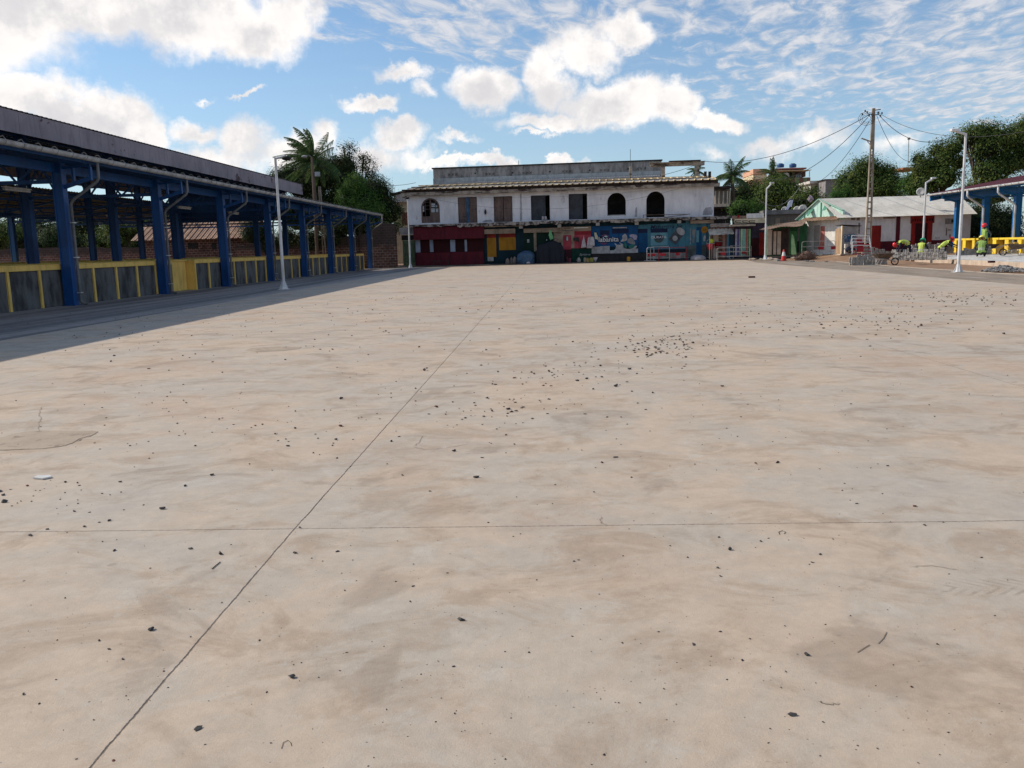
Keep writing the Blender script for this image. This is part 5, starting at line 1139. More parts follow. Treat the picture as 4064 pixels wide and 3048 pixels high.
for i in range(n+1):
    f=i/n; rib=.035 if i%2 else 0; vs.append((B1[0]+(B2[0]-B1[0])*f,.6,B1[1]+(B2[1]-B1[1])*f+rib))
m.add(vs,[(i,i+1,n+2+i,n+1+i) for i in range(n)]); o=m.build('awning',mt('brown dusty tin',(.34,.22,.15),(.24,.155,.11),1.3,third=(.45,.34,.26),tscale=2),t)
sl=o.modifiers.new('s','SOLIDIFY'); sl.thickness=.02
for f in(.12,.42,.7): MB().box(A1[0]+(A2[0]-A1[0])*f-.04,A1[0]+(A2[0]-A1[0])*f+.04,-1.7,-1.62,.3,A1[1]+(A2[1]-A1[1])*f-.02).build('post',brown_dk,t)
p=P.w(P.uz(C5,1205,1250,-1.)[0],-1,.4); tag(MB().prism([(0,0),(.42,0),(.16,1.55),(0,1.75),(-.05,1.2)],0,.03).build('leaning_board',limeboard,loc=tuple(p),rz=P.rz),'pale lime board leaning by the green door','board')
# mint gable house
Cn=PY(3336,900,74.3); gl=PY(3168,900,78.4); G1=Vector((gl.x,gl.y,0)); G0=Vector((Cn.x,Cn.y,0)); 
PGb=Plane((gl.x,gl.y),(Cn.x,Cn.y)); PF=Plane((Cn.x,Cn.y),(34.6,73.0))
mh=thing('mint_gable_house','whitewashed house with mint gable, grey tin roof and dark red doors','house',(Cn.x,Cn.y,.4))
def mp(m,P,name,mat,**k):
    o=m.build(name,mat,**k); o.parent=mh; o.matrix_parent_inverse=Matrix.Translation((-Cn.x,-Cn.y,-.4)); o.location=P.a; o.rotation_euler=(0,0,P.rz); return o
gw=(Vector((Cn.x,Cn.y,0))-PGb.a).length
zl=PGb.uz(C5,1380,880)[1]; zpk=PGb.uz(C5,1556,612)[1]; upk=PGb.uz(C5,1556,612)[0]; zeL=PGb.uz(C5,1290,855)[1]; uL_=PGb.uz(C5,1292,855)[0]; zeR=PGb.uz(C5,1785,742)[1]
mp(MB().box(PGb.uz(C5,1378,1000)[0],gw,0,.25,.3,zl),PGb,'gable_wall',lime)
mp(MB().prism([(uL_,zl),(gw+.2,zl),(gw+.2,zeR),(upk,zpk),(uL_,zeL)],0,.25),PGb,'gable',mint)
m=MB(); m.beam((uL_-.2,-.1,zeL-.05),(upk,-.1,zpk+.08),.12,.07); m.beam((upk,-.1,zpk+.08),(gw+.3,-.1,zeR-.0),.12,.07); mp(m,PGb,'barge_board',mt('pale mint trim',(.34,.55,.43),(.28,.46,.36),2))
for (x0,y0,x1,y1) in((1418,730,1475,815),(1612,680,1683,745)):
    m=MB(); a,b,z0,z1=PGb.R(C5,x0,y0,x1,y1,-.1); m.add([(a,-.05,z1),(b,-.05,z1),(b-.1,-.55,z0),(a+.15,-.5,z0)],[(0,1,2,3)]); m.box(a,b,-.06,-.003,z1,z1+.06)
    mp(m,PGb,'gable_shutter',mintd)
m=MB()
for x in(1372,1576,1795): a=PGb.uz(C5,x,740)[0]; m.box(a-.04,a+.04,-.06,-.003,zl,zpk-abs(a-upk)*.55-.1)
mp(m,PGb,'gable_post',mintd)
for (x0,x1,mm,y0) in((1568,1620,mt('faded coral door',(.58,.20,.15),(.48,.17,.13),1.6),940),(1490,1560,mt('grey plaster patch',(.42,.39,.35),(.34,.31,.28),2),930)):
    a,b,z0,z1=PGb.R(C5,x0,y0,x1,1232); mp(MB().box(a,b,-.03,-.003,z0,z1),PGb,'door' if 'coral' in mm.name else 'wall_patch',mm)
# lean-to tin over gable wall
a=PGb.uz(C5,1370,880)[0]; m=MB(); n=26
vs=[(a+(gw+.3-a)*i/n,-.9,zl-.02+(.03 if i%2 else 0)) for i in range(n+1)]+[(a+(gw+.3-a)*i/n,.05,zl+.32+(.03 if i%2 else 0)) for i in range(n+1)]
m.add(vs,[(i,i+1,n+2+i,n+1+i) for i in range(n)]); mp(m,PGb,'lean_to_roof',rustroof)
# long facade
fw=PF.uz(R6,944,1100)[0]+1.5; ze=PF.uz(R6,300,1045)[1]; zrg=PF.uz(R6,300,870,4)[1]
ops=[]
mp(MB().box(0.02,fw,0,.25,.2,ze),PF,'long_wall',shaded_wash)
mp(MB().box(0,fw,-.02,-.003,.2,PF.uz(R6,850,1255)[1]),PF,'red_band',maroon)
for (nm,x0,y0,x1,y1,o_) in (('door',222,1125,308,1300,.05),('pilaster',444,1030,480,1290,.05),('door_surround',576,1035,790,1105,.07),('door_surround',580,1090,770,1290,.05)):
    a,b,z0,z1=PF.R(R6,x0,y0,x1,y1); mp(MB().box(a,b,-o_,-.003,.3 if y1>1250 else z0,z1),PF,nm,redp if nm!='pilaster' else maroon)
a,b,z0,z1=PF.R(R6,640,1105,690,1290); mp(MB().box(a-.2,b+.3,-.075,-.052,.3,z1),PF,'door_leaf',darkred)
m=MB()
for k in range(9): a=PF.uz(R6,590+k*22,1070)[0]; m.box(a,a+.1,-.085,-.072,PF.uz(R6,680,1088)[1],PF.uz(R6,680,1062)[1])
mp(m,PF,'vent_slots',darkred)
a,b,z0,z1=PF.R(R6,890,1062,944,1112); mp(MB().box(a,b+.5,-.03,-.003,z0,z1),PF,'window_frame',concgrey); mp(MB().box(a+.45,b+.4,-.045,-.031,z0+.12,z1-.1),PF,'window_pane',dark)
m=MB(); rd=random.Random(4)
for (x,y,w_,h_) in((40,1060,40,30),(90,1060,30,40),(105,1150,16,100),(330,1055,110,16),(895,1180,12,70),(912,1165,30,10),(925,1220,14,30)):
    a,b,z0,z1=PF.R(R6,x,y-h_/2,x+w_,y+h_/2); m.box(a,b,-.006,-.0035,z0,z1)
mp(m,PF,'damp_stain',mt('damp stain',(.20,.15,.12),(.34,.28,.25),3))
text('ALV',None,'graffiti',mt('grey graffiti',(.25,.22,.21),(.3,.27,.26),4),*PF.R(R6,795,1228,842,1244,-.02),-.012); g_=bpy.data.objects['graffiti']; g_.parent=mh; g_.matrix_parent_inverse=Matrix.Translation((-Cn.x,-Cn.y,-.4)); g_.location=PF.a; g_.rotation_euler=(0,0,PF.rz)
# roof over both
ridgeA=PGb.w(upk,-.15,zpk+.1); m=MB(); dirr=PF.d; e0=PGb.w(gw+.5,-.25,zeR+.0); 
def q3(m,a,b,c,d,n=40,h=.035):
    a,b,c,d=map(Vector,(a,b,c,d)); up=Vector((0,0,h)); vs=[]
    for i in range(n+1): f=i/n; vs.append(a+(b-a)*f+(up if i%2 else up*0))
    for i in range(n+1): f=i/n; vs.append(d+(c-d)*f+(up if i%2 else up*0))
    m.add(vs,[(i,i+1,n+2+i,n+1+i) for i in range(n)])
eL=PF.w(-.35,-.55,ze-.02); eR=PF.w(fw+.3,-.55,ze-.02); rL=ridgeA; rR=PF.w(fw+.3,4.2,zrg+.02); q3(m,eL,eR,rR,rL,220,.02)
bL=PGb.w(uL_-.25,-.2,zeL-.02); bR=PF.w(fw+.3,9.5,ze); q3(m,bR,bL,rL,rR,220,.02)
o=m.build('roof',tinroof); o.parent=mh; o.matrix_parent_inverse=Matrix.Translation((-Cn.x,-Cn.y,-.4)); sl=o.modifiers.new('s','SOLIDIFY'); sl.thickness=.03
# kiosk with safety signs
P=Plane((PY(3343,950,71.5).x,71.5),(PY(3343,950,71.5).x+3,71.3)); t=rootp('site_booth','grey booth with three round safety signs and an open plywood side','booth',P)
a,b,z0,z1=P.R(C5,1842,945,2030,1285); z0=.42; wd=b-a
MB().box(a,b,0,1.6,z0,z1).build('booth_wall',mt('grey booth panel',(.36,.335,.32),(.31,.285,.27),1),t)
MB().prism([(a-.1,z1+.12),(b+.25,z1-.0),(b+.25,z1+.06),(a-.1,z1+.18)],-.15,1.8).build('booth_roof',brown_dk,t)
aL,_,_,_=P.R(C5,1758,960,1800,1280,1.3)
MB().box(a-.06,a-.002,-.03,.25,z0,z1+.08).build('corner_post',mt('cream plywood',(.80,.62,.38),(.7,.53,.32),1.5),t); MB().add([(aL,1.5,z0),(a-.06,.3,z0),(a-.06,.3,z1-.1),(aL,1.5,z1-.15)],[(0,1,2,3)]).build('door',mt('tan plywood',(.42,.28,.17),(.36,.24,.145),1.5),t)
MB().box(a-.1,b,-.05,1.6,.3,z0-.003).build('booth_floor',beige,t)
for x,y in((1873,1075),(1924,1070),(1977,1067)):
    u,z=P.uz(C5,x,y); rds=.20; k=MB().prism(ell(u,z,rds,rds),-.02,-.004).build('round_sign',mt('sign blue',(.04,.14,.24),(.03,.11,.2),3),t)
    if x==1924: MB().prism(ell(u,z+.03,rds*.6,rds*.55,16,0,0,math.pi),-.028,-.021).build('sign_symbol',mwhite,k)
    else:
        MB().prism(ell(u,z,rds*.74,rds*.74),-.026,-.021).build('sign_symbol',mt('sign grey',(.4,.38,.38),(.34,.33,.33),4),k); MB().prism(ell(u+(.03 if x>1924 else 0),z,.07,.09),-.031,-.027).build('sign_symbol',mt('sign blue',(.04,.14,.24),(.03,.11,.2),3),k)
u0,u1,z0_,z1_=P.R(C5,1870,1100,1980,1138); s_=MB().box(u0,u1,-.02,-.004,z0_,z1_).build('sign_board',mt('banner blue',(.03,.09,.20),(.025,.07,.16),3),t)
text('PORT DES EPI',s_,'sign_letters',mwhite,u0+.05,u1-.05,(z0_+z1_)/2+.02,z1_-.05,-.024,extr=.002); text('OBLIGATOIRE',s_,'sign_letters',mwhite,u0+.05,u1-.05,z0_+.05,(z0_+z1_)/2-.02,-.024,extr=.002)
u,z=P.uz(C5,1930,1022); text('CP',t,'booth_letters',mgrey,u-.09,u+.09,z-.05,z+.05,-.006,extr=.002)
# white crate frame and motor by the booth
def obx(name,label,cat,c,x0,y0,x1,y1,yy,zb,parts):
    a=PY(c[0]+x0/c[2],c[1]+y1/c[2],yy); b=PY(c[0]+x1/c[2],c[1]+y0/c[2],yy); t=thing(name,label,cat,(a.x,yy,zb)); return t,b.x-a.x,b.z-zb
t,wd,h=obx('plastic_crate','white slotted frame standing beside the booth','crate',C5,1875,1168,1915,1285,70.6,.45,0)
m=MB()
for z in(0,h*.45,h*.92): m.box(0,wd,0,.25,z,z+.09)
for x in(0,wd*.42,wd-.08): m.box(x,x+.08,.01,.24,.09,h*.92)
m.build('crate_frame',mt('off white plastic',(.75,.68,.60),(.6,.54,.47),3),t)
t,wd,h=obx('small_generator','dark blue machine under the booth signs','machine',C5,1918,1205,2005,1285,70.4,.45,0)
MB().box(0,wd,0,.5,.08,h*.5).build('frame',rustm,t,bevel=.03); MB().blob((wd*.4,.25,h*.62),.42,3,.12,3,(1,.6,.6)).build('tank',navy,t,smooth=True); MB().tube([(wd*.7,.2,h*.3),(wd*.7,-.15,h*.3)],.12,10).build('exhaust',beige,t); MB().tube([(wd*.75,.2,h*.6),(wd*.75,.2,h*1.5)],.03,6).build('stack_pipe',galv,t)

# ---- far houses
P=Plane((PY(2988,700,150).x,153),(PY(3130,700,150).x,147)); t=thing('apartment_block','peach and green striped apartment block with blue tanks above the trees','building',(PY(3085,700,150).x,150,4))
def ab(name,mat,x0,y0,x1,y1,yy=150,th=6,zmin=None,o=None):
    a=PY(AP[0]+x0/AP[2],AP[1]+y1/AP[2],yy); b=PY(AP[0]+x1/AP[2],AP[1]+y0/AP[2],yy); q=MB().box(a.x-t.location.x,b.x-t.location.x,yy-150,yy-150+th,(zmin if zmin is not None else a.z)-4,b.z-4).build(name,mat,t); return q
br_=mt('brick brown stripe',(.24,.12,.09),(.19,.095,.07),.6); gs_=mt('green stripe',(.22,.26,.14),(.18,.22,.12),.6); pe=mt('peach render',(.75,.42,.26),(.65,.36,.23),.5); cr_=mt('cream render',(.80,.66,.42),(.7,.57,.36),.5)
ab('wing_wall',pe,188,320,545,470,151,8); ab('wing_band',cr_,188,470,545,600,151.2,8); ab('wing_wall',pe,188,600,545,1000,151,8,2)
ab('lower_wall',br_,640,545,1668,1000,149,9,2)
for x0,x1 in((1010,1058),(1260,1378),(1468,1578)): ab('stripe',gs_,x0,548,x1,1000,148.97,.02,3)
ab('attic_wall',mt('dim attic wall',(.16,.10,.08),(.12,.08,.06),.6),800,385,1545,548,151.5,6)
ab('roof_canopy',cr_,800,345,1700,382,148.2,5); ab('parapet',mt('red parapet',(.24,.07,.07),(.2,.06,.06),.8),800,290,1568,346,150.5,5); ab('canopy_post',mt('pale post',(.5,.5,.52),(.4,.4,.42),2),1640,380,1655,530,148.4,.2)
for x0,x1 in((1285,1330),(1335,1375),(1385,1440)): ab('window',mt('pale window glass',(.4,.47,.45),(.3,.36,.35),2,rough=.2),x0,468,x1,545,151.4,.08)
ab('doorway',dark,1130,430,1195,545,151.4,.08); ab('window_head',gs_,1180,390,1260,545,151.45,.03)
for k,(x0,x1) in enumerate(((805,990),(1120,1308))):
    a=PY(AP[0]+x0/AP[2],AP[1]+295/AP[2],152); b=PY(AP[0]+x1/AP[2],AP[1]+185/AP[2],152); r=(b.x-a.x)/2; h=b.z-a.z
    q=thing('water_tank',['blue roof tank on the apartment block, left one','blue roof tank on the apartment block, right one'][k],'tank',(a.x+r,152,a.z),0,'blue roof tanks')
    MB().lathe([(.01,0),(r*.94,.02),(r,h*.12),(r*.93,h*.18),(r,h*.3),(r*.97,h*.5),(r*.99,h*.72),(r*.85,h*.85),(.01,h*.92)],n=20).build('tank_body',mt('tank blue',(.03,.10,.26),(.025,.08,.2),1,rough=.4),q,smooth=True); MB().lathe([(.35,h*.88),(.38,h),(.01,h*1.02)],n=12).build('tank_lid',mt('tank blue',(.03,.10,.26),(.025,.08,.2),1),q)
MB().tube([(PY(AP[0]+1035/AP[2],700,148.8).x-t.location.x,-1.2,PY(3119,AP[1]+510/AP[2],148.8).z-4),(PY(AP[0]+1035/AP[2],700,148.8).x-t.location.x,-1.3,PY(3119,AP[1]+510/AP[2],148.8).z-4)],.55,14).build('wall_dish',mt('dish grey',(.5,.5,.5)),t)
def farhouse(label,pts,yy,zb,parts,cat='house'):
    a=PY(*pts,yy); t=thing('far_house',label,cat,(a.x,yy,zb))
    for (nm,mat,x0,y0,x1,y1,d0,d1,full) in parts:
        p=PY(x0,y1,yy+d0); q=PY(x1,y0,yy+d0); MB().box(p.x-a.x,q.x-a.x,d0,d1,(0 if full else p.z-zb),q.z-zb).build(nm,mat,t)
    return t
fwm=mt('far white wall',(.62,.57,.50),(.5,.46,.4),.6); fgr=mt('far grey wall',(.27,.25,.24),(.22,.2,.19),.6)
farhouse('white villa with dark window openings right of the striped apartment block',(3215,760),130,2,[('wall',fwm,3215,724,3272,810,0,7,True),('roof_slab',fwm,3214,716,3274,728,-.8,7,False),('opening',dark,3232,738,3248,768,-.03,-.004,False),('window',dark,3254,735,3261,758,-.03,-.004,False),('window',dark,3265,733,3270,748,-.03,-.004,False),('parapet',fwm,3230,768,3262,780,-.3,-.031,False)])
farhouse('grey cube house between the white villa and the dome-shaped tree',(3274,760),126,2,[('wall',fgr,3274,712,3345,810,0,7,True),('roof_edge',brown_dk,3272,709,3347,713,-.3,7.2,False)])
farhouse('small far terracotta roof house hidden in the trees at right',(3480,700),125,2,[('wall',pe,3470,690,3520,720,0,6,True),('roof_edge',mt('terracotta edge',(.35,.14,.06),(.3,.12,.05),1),3585,662,3665,672,0,6,False)])
farhouse('yellow-roofed low house beyond the round tree at centre right',(3000,730),118,2,[('wall',cr_,2966,738,3020,760,0,6,True),('roof',mt('pale yellow roof',(.8,.68,.35),(.7,.58,.3),1),2962,732,3022,741,-.6,6.5,False)])

# ================================================================== TREES
def leafmesh(C_,Rr,n,size,seed,sq=.85,clump=True,squash=1.):
    """leaf faces gathered in clumps on the shells of spheres C_ (centres) with radii Rr"""
    rs=np.random.RandomState(seed); C_=np.array(C_,float); Rr=np.array(Rr,float); wgt=Rr**2/np.sum(Rr**2)
    nc=max(30,int(n/34)); ci=rs.choice(len(Rr),nc,p=wgt); dv=rs.normal(size=(nc,3)); dv/=np.linalg.norm(dv,axis=1)[:,None]
    dv[:,2]=np.where(dv[:,2]<-.45,-dv[:,2],dv[:,2]); rad=Rr[ci]*(1-.30*rs.rand(nc)**2)*(1+.10*np.sin(dv[:,0]*5+ci)+.08*np.sin(dv[:,2]*7+2*ci))
    cc=C_[ci]+dv*rad[:,None]*np.array([1,1,sq]); 
    # drop clumps that lie deep inside another sphere
    keep=np.ones(nc,bool)
    for k in range(len(Rr)):
        dd=np.linalg.norm((cc-C_[k])/np.array([1,1,sq]),axis=1); keep&=~((dd<Rr[k]*.62)&(ci!=k))
    cc=cc[keep]; dv=dv[keep]; k=rs.randint(0,len(cc),n); csz=size*rs.uniform(1.6,3.8,len(cc))
    off=np.clip(rs.normal(size=(n,3)),-1.9,1.9)*.5*csz[k][:,None]; P=cc[k]+off
    nrm=dv[k]*1.0+off/csz[k][:,None]*.8+rs.normal(size=(n,3))*.45+np.array([0,0,.45]); nrm/=np.linalg.norm(nrm,axis=1)[:,None]
    ax=rs.normal(size=(n,3))+np.array([0,0,-.9]); ax-=nrm*np.sum(ax*nrm,1)[:,None]; ax/=np.linalg.norm(ax,axis=1)[:,None]; sd=np.cross(nrm,ax)
    L=(size*rs.uniform(.6,1.25,n))[:,None]; Wd=L*.36
    v=np.stack([P-ax*L*.5,P+sd*Wd*.5+nrm*L*.04,P+ax*L*.5,P-sd*Wd*.5+nrm*L*.04],1).reshape(-1,3); return v
def mesh_quads(name,v,mat,parent=None):
    n=len(v)//4; me=bpy.data.meshes.new(name); me.vertices.add(4*n); me.vertices.foreach_set('co',v.astype(np.float32).ravel()); me.loops.add(4*n); me.loops.foreach_set('vertex_index',np.arange(4*n,dtype=np.int32))
    me.polygons.add(n); me.polygons.foreach_set('loop_start',np.arange(0,4*n,4,dtype=np.int32)); me.polygons.foreach_set('loop_total',np.full(n,4,np.int32)); me.materials.append(mat); me.update(); me.validate()
    o=bpy.data.objects.new(name,me); COL.objects.link(o)
    if parent:o.parent=parent
    return o
def tree(label,yy,blobs,basepx,zb=0,mat=None,size=.23,dens=1.,group=None,core_k=.72,cat='tree',spread=.55,trunk_r=.25,seed=1,name='tree'):
    """blobs: (px,py,r_px[,dy]) in photo pixels at distance yy"""
    mat=mat or lf_dark; rd=random.Random(seed); k=yy/F; Cs=[];Rs=[]
    for b in blobs:
        dy=b[3] if len(b)>3 else rd.uniform(-1,1)*spread*b[2]*k; p=PY(b[0],b[1],yy+dy); Cs.append(p); Rs.append(b[2]*k*(yy+dy)/yy)
    base=Vector((PY(basepx,900,yy).x,yy,zb)); t=thing(name,label,cat,tuple(base),0,group)
    area=sum(4*math.pi*r*r for r in Rs); n=int(min(52000,area/(size*size*.36*.5)*1.0*dens)); 
    v=leafmesh([list(c-base) for c in Cs],Rs,n,size,seed); mesh_quads('crown',v,mat,t)
    m=MB(); top=min(c.z-r*.3 for c,r in zip(Cs,Rs)); fork=Vector((0,0,max(1.2,(top-zb)*.75)))
    lean=(sum((c-base for c in Cs),Vector())/len(Cs))*.18; lean.z=0; fk=fork+lean
    m.tube([(0,0,-.2),tuple(fork*.5+lean*.3),tuple(fk)],[trunk_r*1.3,trunk_r,trunk_r*.85],8); m.build('trunk',bark,t)
    m=MB()
    for c,r in zip(Cs,Rs):
        e=c-base; mid=fk*.55+e*.45+Vector((rd.uniform(-.4,.4),rd.uniform(-.4,.4),rd.uniform(-.2,.5)))
        m.tube([tuple(fk-Vector((0,0,.2))),tuple(mid),tuple(e)],[trunk_r*.6,trunk_r*.35,trunk_r*.15],6)
        for q in range(4):
            d=Vector((rd.uniform(-1,1),rd.uniform(-1,1),rd.uniform(-.2,1))).normalized()*r*.85; m.tube([tuple(e*.6+mid*.4),tuple(e+d*.5),tuple(e+d)],[trunk_r*.22,trunk_r*.12,.02],5)
    m.build('branches',bark,t)
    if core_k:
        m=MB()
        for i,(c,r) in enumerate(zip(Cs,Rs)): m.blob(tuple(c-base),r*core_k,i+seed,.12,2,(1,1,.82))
        m.build('crown_light_blocker',core,t)  # added dark blobs that stop light passing through the leaves
    return t
tg='trees beyond the square'
# left dark mass
tree('dark rounded tree behind the palm, widest crown on the left',90,[(1130,720,60),(1215,730,95),(1330,700,85),(1400,780,95),(1300,840,90),(1200,860,80),(1090,800,50),(1265,680,55),(1370,660,40)],1300,mat=lf_dark,seed=21,group=tg,size=.24,dens=1.7,core_k=.82)
tree('slender tree with two see-through top sprays right of the palm',92,[(1385,600,30),(1398,640,22),(1365,590,16),(1445,640,32),(1465,665,30),(1415,690,42),(1470,720,45),(1375,672,22),(1440,775,70)],1410,mat=lf_dark,seed=22,group=tg,size=.22,dens=.5,core_k=0)
tree('bright green tree standing in front of the dark mass',86,[(1410,735,40),(1395,790,60),(1450,800,55),(1470,850,55),(1420,870,60)],1430,mat=lf_bright,seed=23,group=tg,size=.22,core_k=.7)
tree('dark tree sloping down toward the white building',88,[(1500,760,55),(1530,810,50),(1555,860,38),(1480,830,60),(1520,900,55),(1455,920,60),(1575,835,22)],1520,mat=lf_dark,seed=24,group=tg,size=.23)
tree('small light green bush tree between the wall and the cream house',84,[(1540,905,30),(1575,890,24),(1500,915,30),(1480,900,25)],1530,mat=leafmat('yellowish foliage',(.07,.10,.03),(.12,.14,.05),(.28,.28,.14)),seed=25,group=tg,size=.23,dens=.6,core_k=.5,trunk_r=.12)  # paler, yellower leaf colour for this bush
tree('dark leafy tree behind the end columns of the hall',82.5,[(1150,960,60),(1240,960,60),(1330,950,65),(1010,930,60),(1380,900,50),(1070,985,50)],1200,mat=lf_dark,seed=26,group=tg,size=.23)
# behind the hall, left
tree('leafy tree seen through the hall just left of the brick house',93,[(470,955,55),(520,920,50),(400,960,50),(560,900,50),(450,900,40)],470,mat=lf_mango,seed=27,group=tg,size=.24)
tree('pale green tree seen through the first bays of the hall',95,[(200,960,50),(250,930,40),(150,980,40),(220,1010,40),(300,970,40)],210,mat=leafmat('pale green foliage',(.03,.055,.018),(.05,.08,.025),(.10,.12,.05)),seed=28,group=tg,size=.26)
tree('dense dark tree filling the view behind the brick house and the hall',112,[(-40,960,90),(80,965,80),(190,955,80),(300,960,80),(400,965,75),(520,965,70),(120,900,60),(330,900,70),(600,930,60)],250,mat=lf_dark,seed=41,group=tg,size=.6,core_k=.85)
tree('dim tree at the extreme left seen through the hall',94,[(20,930,55),(70,950,45),(-30,970,50)],20,mat=lf_mango,seed=29,group=tg,size=.24)
tree('trees seen between brick house roof and the hall truss',100,[(700,880,60),(850,890,60),(960,880,70),(600,880,50)],800,mat=lf_dark,seed=30,group=tg,size=.4)
# centre right
tree('dome-shaped mango tree left of the striped apartment block',98,[(3085,770,75),(3130,800,65),(3050,830,60),(3150,760,30),(3110,840,70),(3030,790,35)],3090,mat=lf_mango,seed=31,group=tg,size=.29,zb=.3)
tree('lower round mango bush right of the dome-shaped one',94,[(3180,800,40),(3215,790,42),(3240,820,45),(3190,840,45)],3200,mat=lf_mango,seed=32,group=tg,size=.27,zb=.3)
tree('bright bush above the sign boards',90,[(2950,835,40),(2990,850,40),(2925,850,28)],2960,mat=lf_bright,seed=33,group=tg,size=.24,zb=.3)
tree('dim trees behind the second palm',108,[(2930,790,55),(2980,770,50),(2900,830,50),(3010,830,50)],2950,mat=lf_dark,seed=34,group=tg,size=.29,zb=.3)
tree('big round-topped mango tree behind the concrete pole',98,[(3440,680,62),(3380,730,60),(3500,705,50),(3420,770,80),(3520,750,60),(3370,800,50),(3470,760,80),(3540,800,50),(3560,740,28)],3440,mat=lf_mango,seed=35,group=tg,size=.29,zb=.4,trunk_r=.35)
tree('low leafy growth at the left foot of the big mango',95,[(3320,790,30),(3300,810,25),(3350,770,30),(3330,820,30)],3320,mat=lf_bright,seed=36,group=tg,size=.26,zb=.4,dens=.9)
tree('bright vine-covered bush left of the grey dish',92,[(3620,720,38),(3640,760,40),(3600,740,28),(3650,690,30)],3625,mat=lf_bright,seed=37,group=tg,size=.26,zb=.4)
tree('broad tree sloping up behind the thin lamp post',90,[(3700,680,55),(3740,640,50),(3680,730,60),(3750,710,60),(3790,590,38),(3800,650,35),(3720,600,35),(3660,660,40),(3640,630,22)],3720,mat=lf_mango,seed=38,group=tg,size=.26,zb=.4,trunk_r=.35)
tree('tallest dark tree at the right edge with a gap showing bare limbs',86,[(3850,545,50),(3960,545,58),(3920,580,60),(4030,560,66),(3990,650,75),(4060,630,70),(3930,690,60),(3860,775,55),(3960,765,70),(4075,515,45),(3900,532,40),(3830,560,24),(3890,620,28)],3900,mat=lf_mango,seed=39,group=tg,size=.26,zb=.4,core_k=.66,trunk_r=.4)
tree('dense dark bush seen through the pavilion columns',79,[(3850,900,70),(3900,860,60),(3830,960,50),(3930,930,70),(3980,880,60),(4010,930,55),(3960,980,50),(3880,990,60)],3900,mat=lf_dark,seed=40,group=tg,size=.23,zb=.4)
# bare limbs in the gap
t=thing('bare_limbs','dark bare limbs crossing the sky gap beside the tall lamp post','branch',tuple(PY(3875,800,86))); o_=PY(3875,800,86); m=MB(); rd=random.Random(8)
for k in range(7):
    pts=[(3875,800)]; x,y=3875+rd.uniform(-6,6),720
    while y>560: pts.append((x,y)); x+=rd.uniform(-16,14)-1; y-=rd.uniform(22,34)
    P_=[PY(a,b,86+rd.uniform(-.5,.5))-o_ for a,b in pts]; m.tube([tuple(p) for p in P_],[.16]+[.09]*(len(P_)-2)+[.03],5)
m.build('limbs',bark,t)

def palm(label,yy,px,py,trunkpx,zb,Rpx,wind,nf=20,seed=1,tr=.2,spread=1.0,droop=1.0,grp='coconut palms'):
    top=PY(px,py,yy); base=Vector((PY(trunkpx,900,yy).x,yy,zb)); t=thing('palm_tree',label,'palm',tuple(base),0,grp); tv=top-base
    m=MB(); m.tube([(0,0,-.1),tuple(tv*.35+Vector((.15,0,0))),tuple(tv*.7+Vector((.1,0,0))),tuple(tv)],[tr*1.3,tr,tr*.85,tr*.75],10); m.build('trunk',mt('palm trunk',(.17,.13,.10),(.11,.085,.065),3,st=(1,1,5)),t)
    Rm=Rpx*yy/F; rd=random.Random(seed); wv=Vector(wind)
    MB().blob(tuple(tv),tr*1.6,seed,.2,2,(1,1,1.3)).build('crown_heart',bark,t)
    for i in range(nf):
        a=2*math.pi*(i*.382+rd.uniform(-.03,.03)); el=math.radians([72,50,30,8,-22][i%5]+rd.uniform(-8,8)); L=Rm*rd.uniform(.85,1.1)
        d=Vector((math.cos(a)*math.cos(el)*spread,math.sin(a)*math.cos(el)*spread,math.sin(el))).normalized()
        pts=[];p=Vector(tv);dd=d.copy(); ns=14
        for s in range(ns+1):
            pts.append(p.copy()); dd=(dd+Vector((0,0,-.085*droop))+wv*(.10*(.4+s/ns))).normalized(); p=p+dd*L/ns
        m=MB(); m.tube([tuple(q) for q in pts],[.045*(1-s/ns)+.01 for s in range(ns+1)],4)
        for s in range(3,ns*5):
            f=s/(ns*5); j=f*ns; i0=int(j); q=pts[i0].lerp(pts[min(i0+1,ns)],j-i0); tg_=(pts[min(i0+1,ns)]-pts[i0]).normalized()
            sd=tg_.cross(Vector((0,0,1))); sd=sd.normalized() if sd.length>.05 else Vector((1,0,0)); ll=L*.28*math.sin(math.pi*min(1,f*.85+.14))**.7*rd.uniform(.8,1.1)
            for sg in(-1,1):
                ld=(sd*sg*.8+tg_*.55+Vector((0,0,-.45-.7*rd.random()))+wv*1.1).normalized(); e=q+ld*ll; w_=tg_*.017*(L/2.6)
                mid=q+ld*ll*.5+Vector((0,0,.06)); m.add([q-w_,q+w_,mid+w_*1.1,e,mid-w_*1.1],[(0,1,2,4),(4,2,3)])
        m.build('frond',lf_palm,t)
    return t
palm('windblown coconut palm leaning its fronds to the left behind the street light',84,1238,640,1250,0,140,(-.85,.1,.12),34,3,.2,.95,.95)
palm('coconut palm beside the right end of the white building',100,2905,705,2915,.3,92,(-.05,.05,0),24,5,.26,1.0,1.25)
palm('windblown palm in front of the striped apartment block',104,3068,690,3070,.3,62,(-.55,0,.05),20,6,.24,.9,.9)
palm('palm crown seen through the roof beam frame',102,2765,680,2768,.3,50,(-.25,0,0),18,7,.22,1.,1.1)

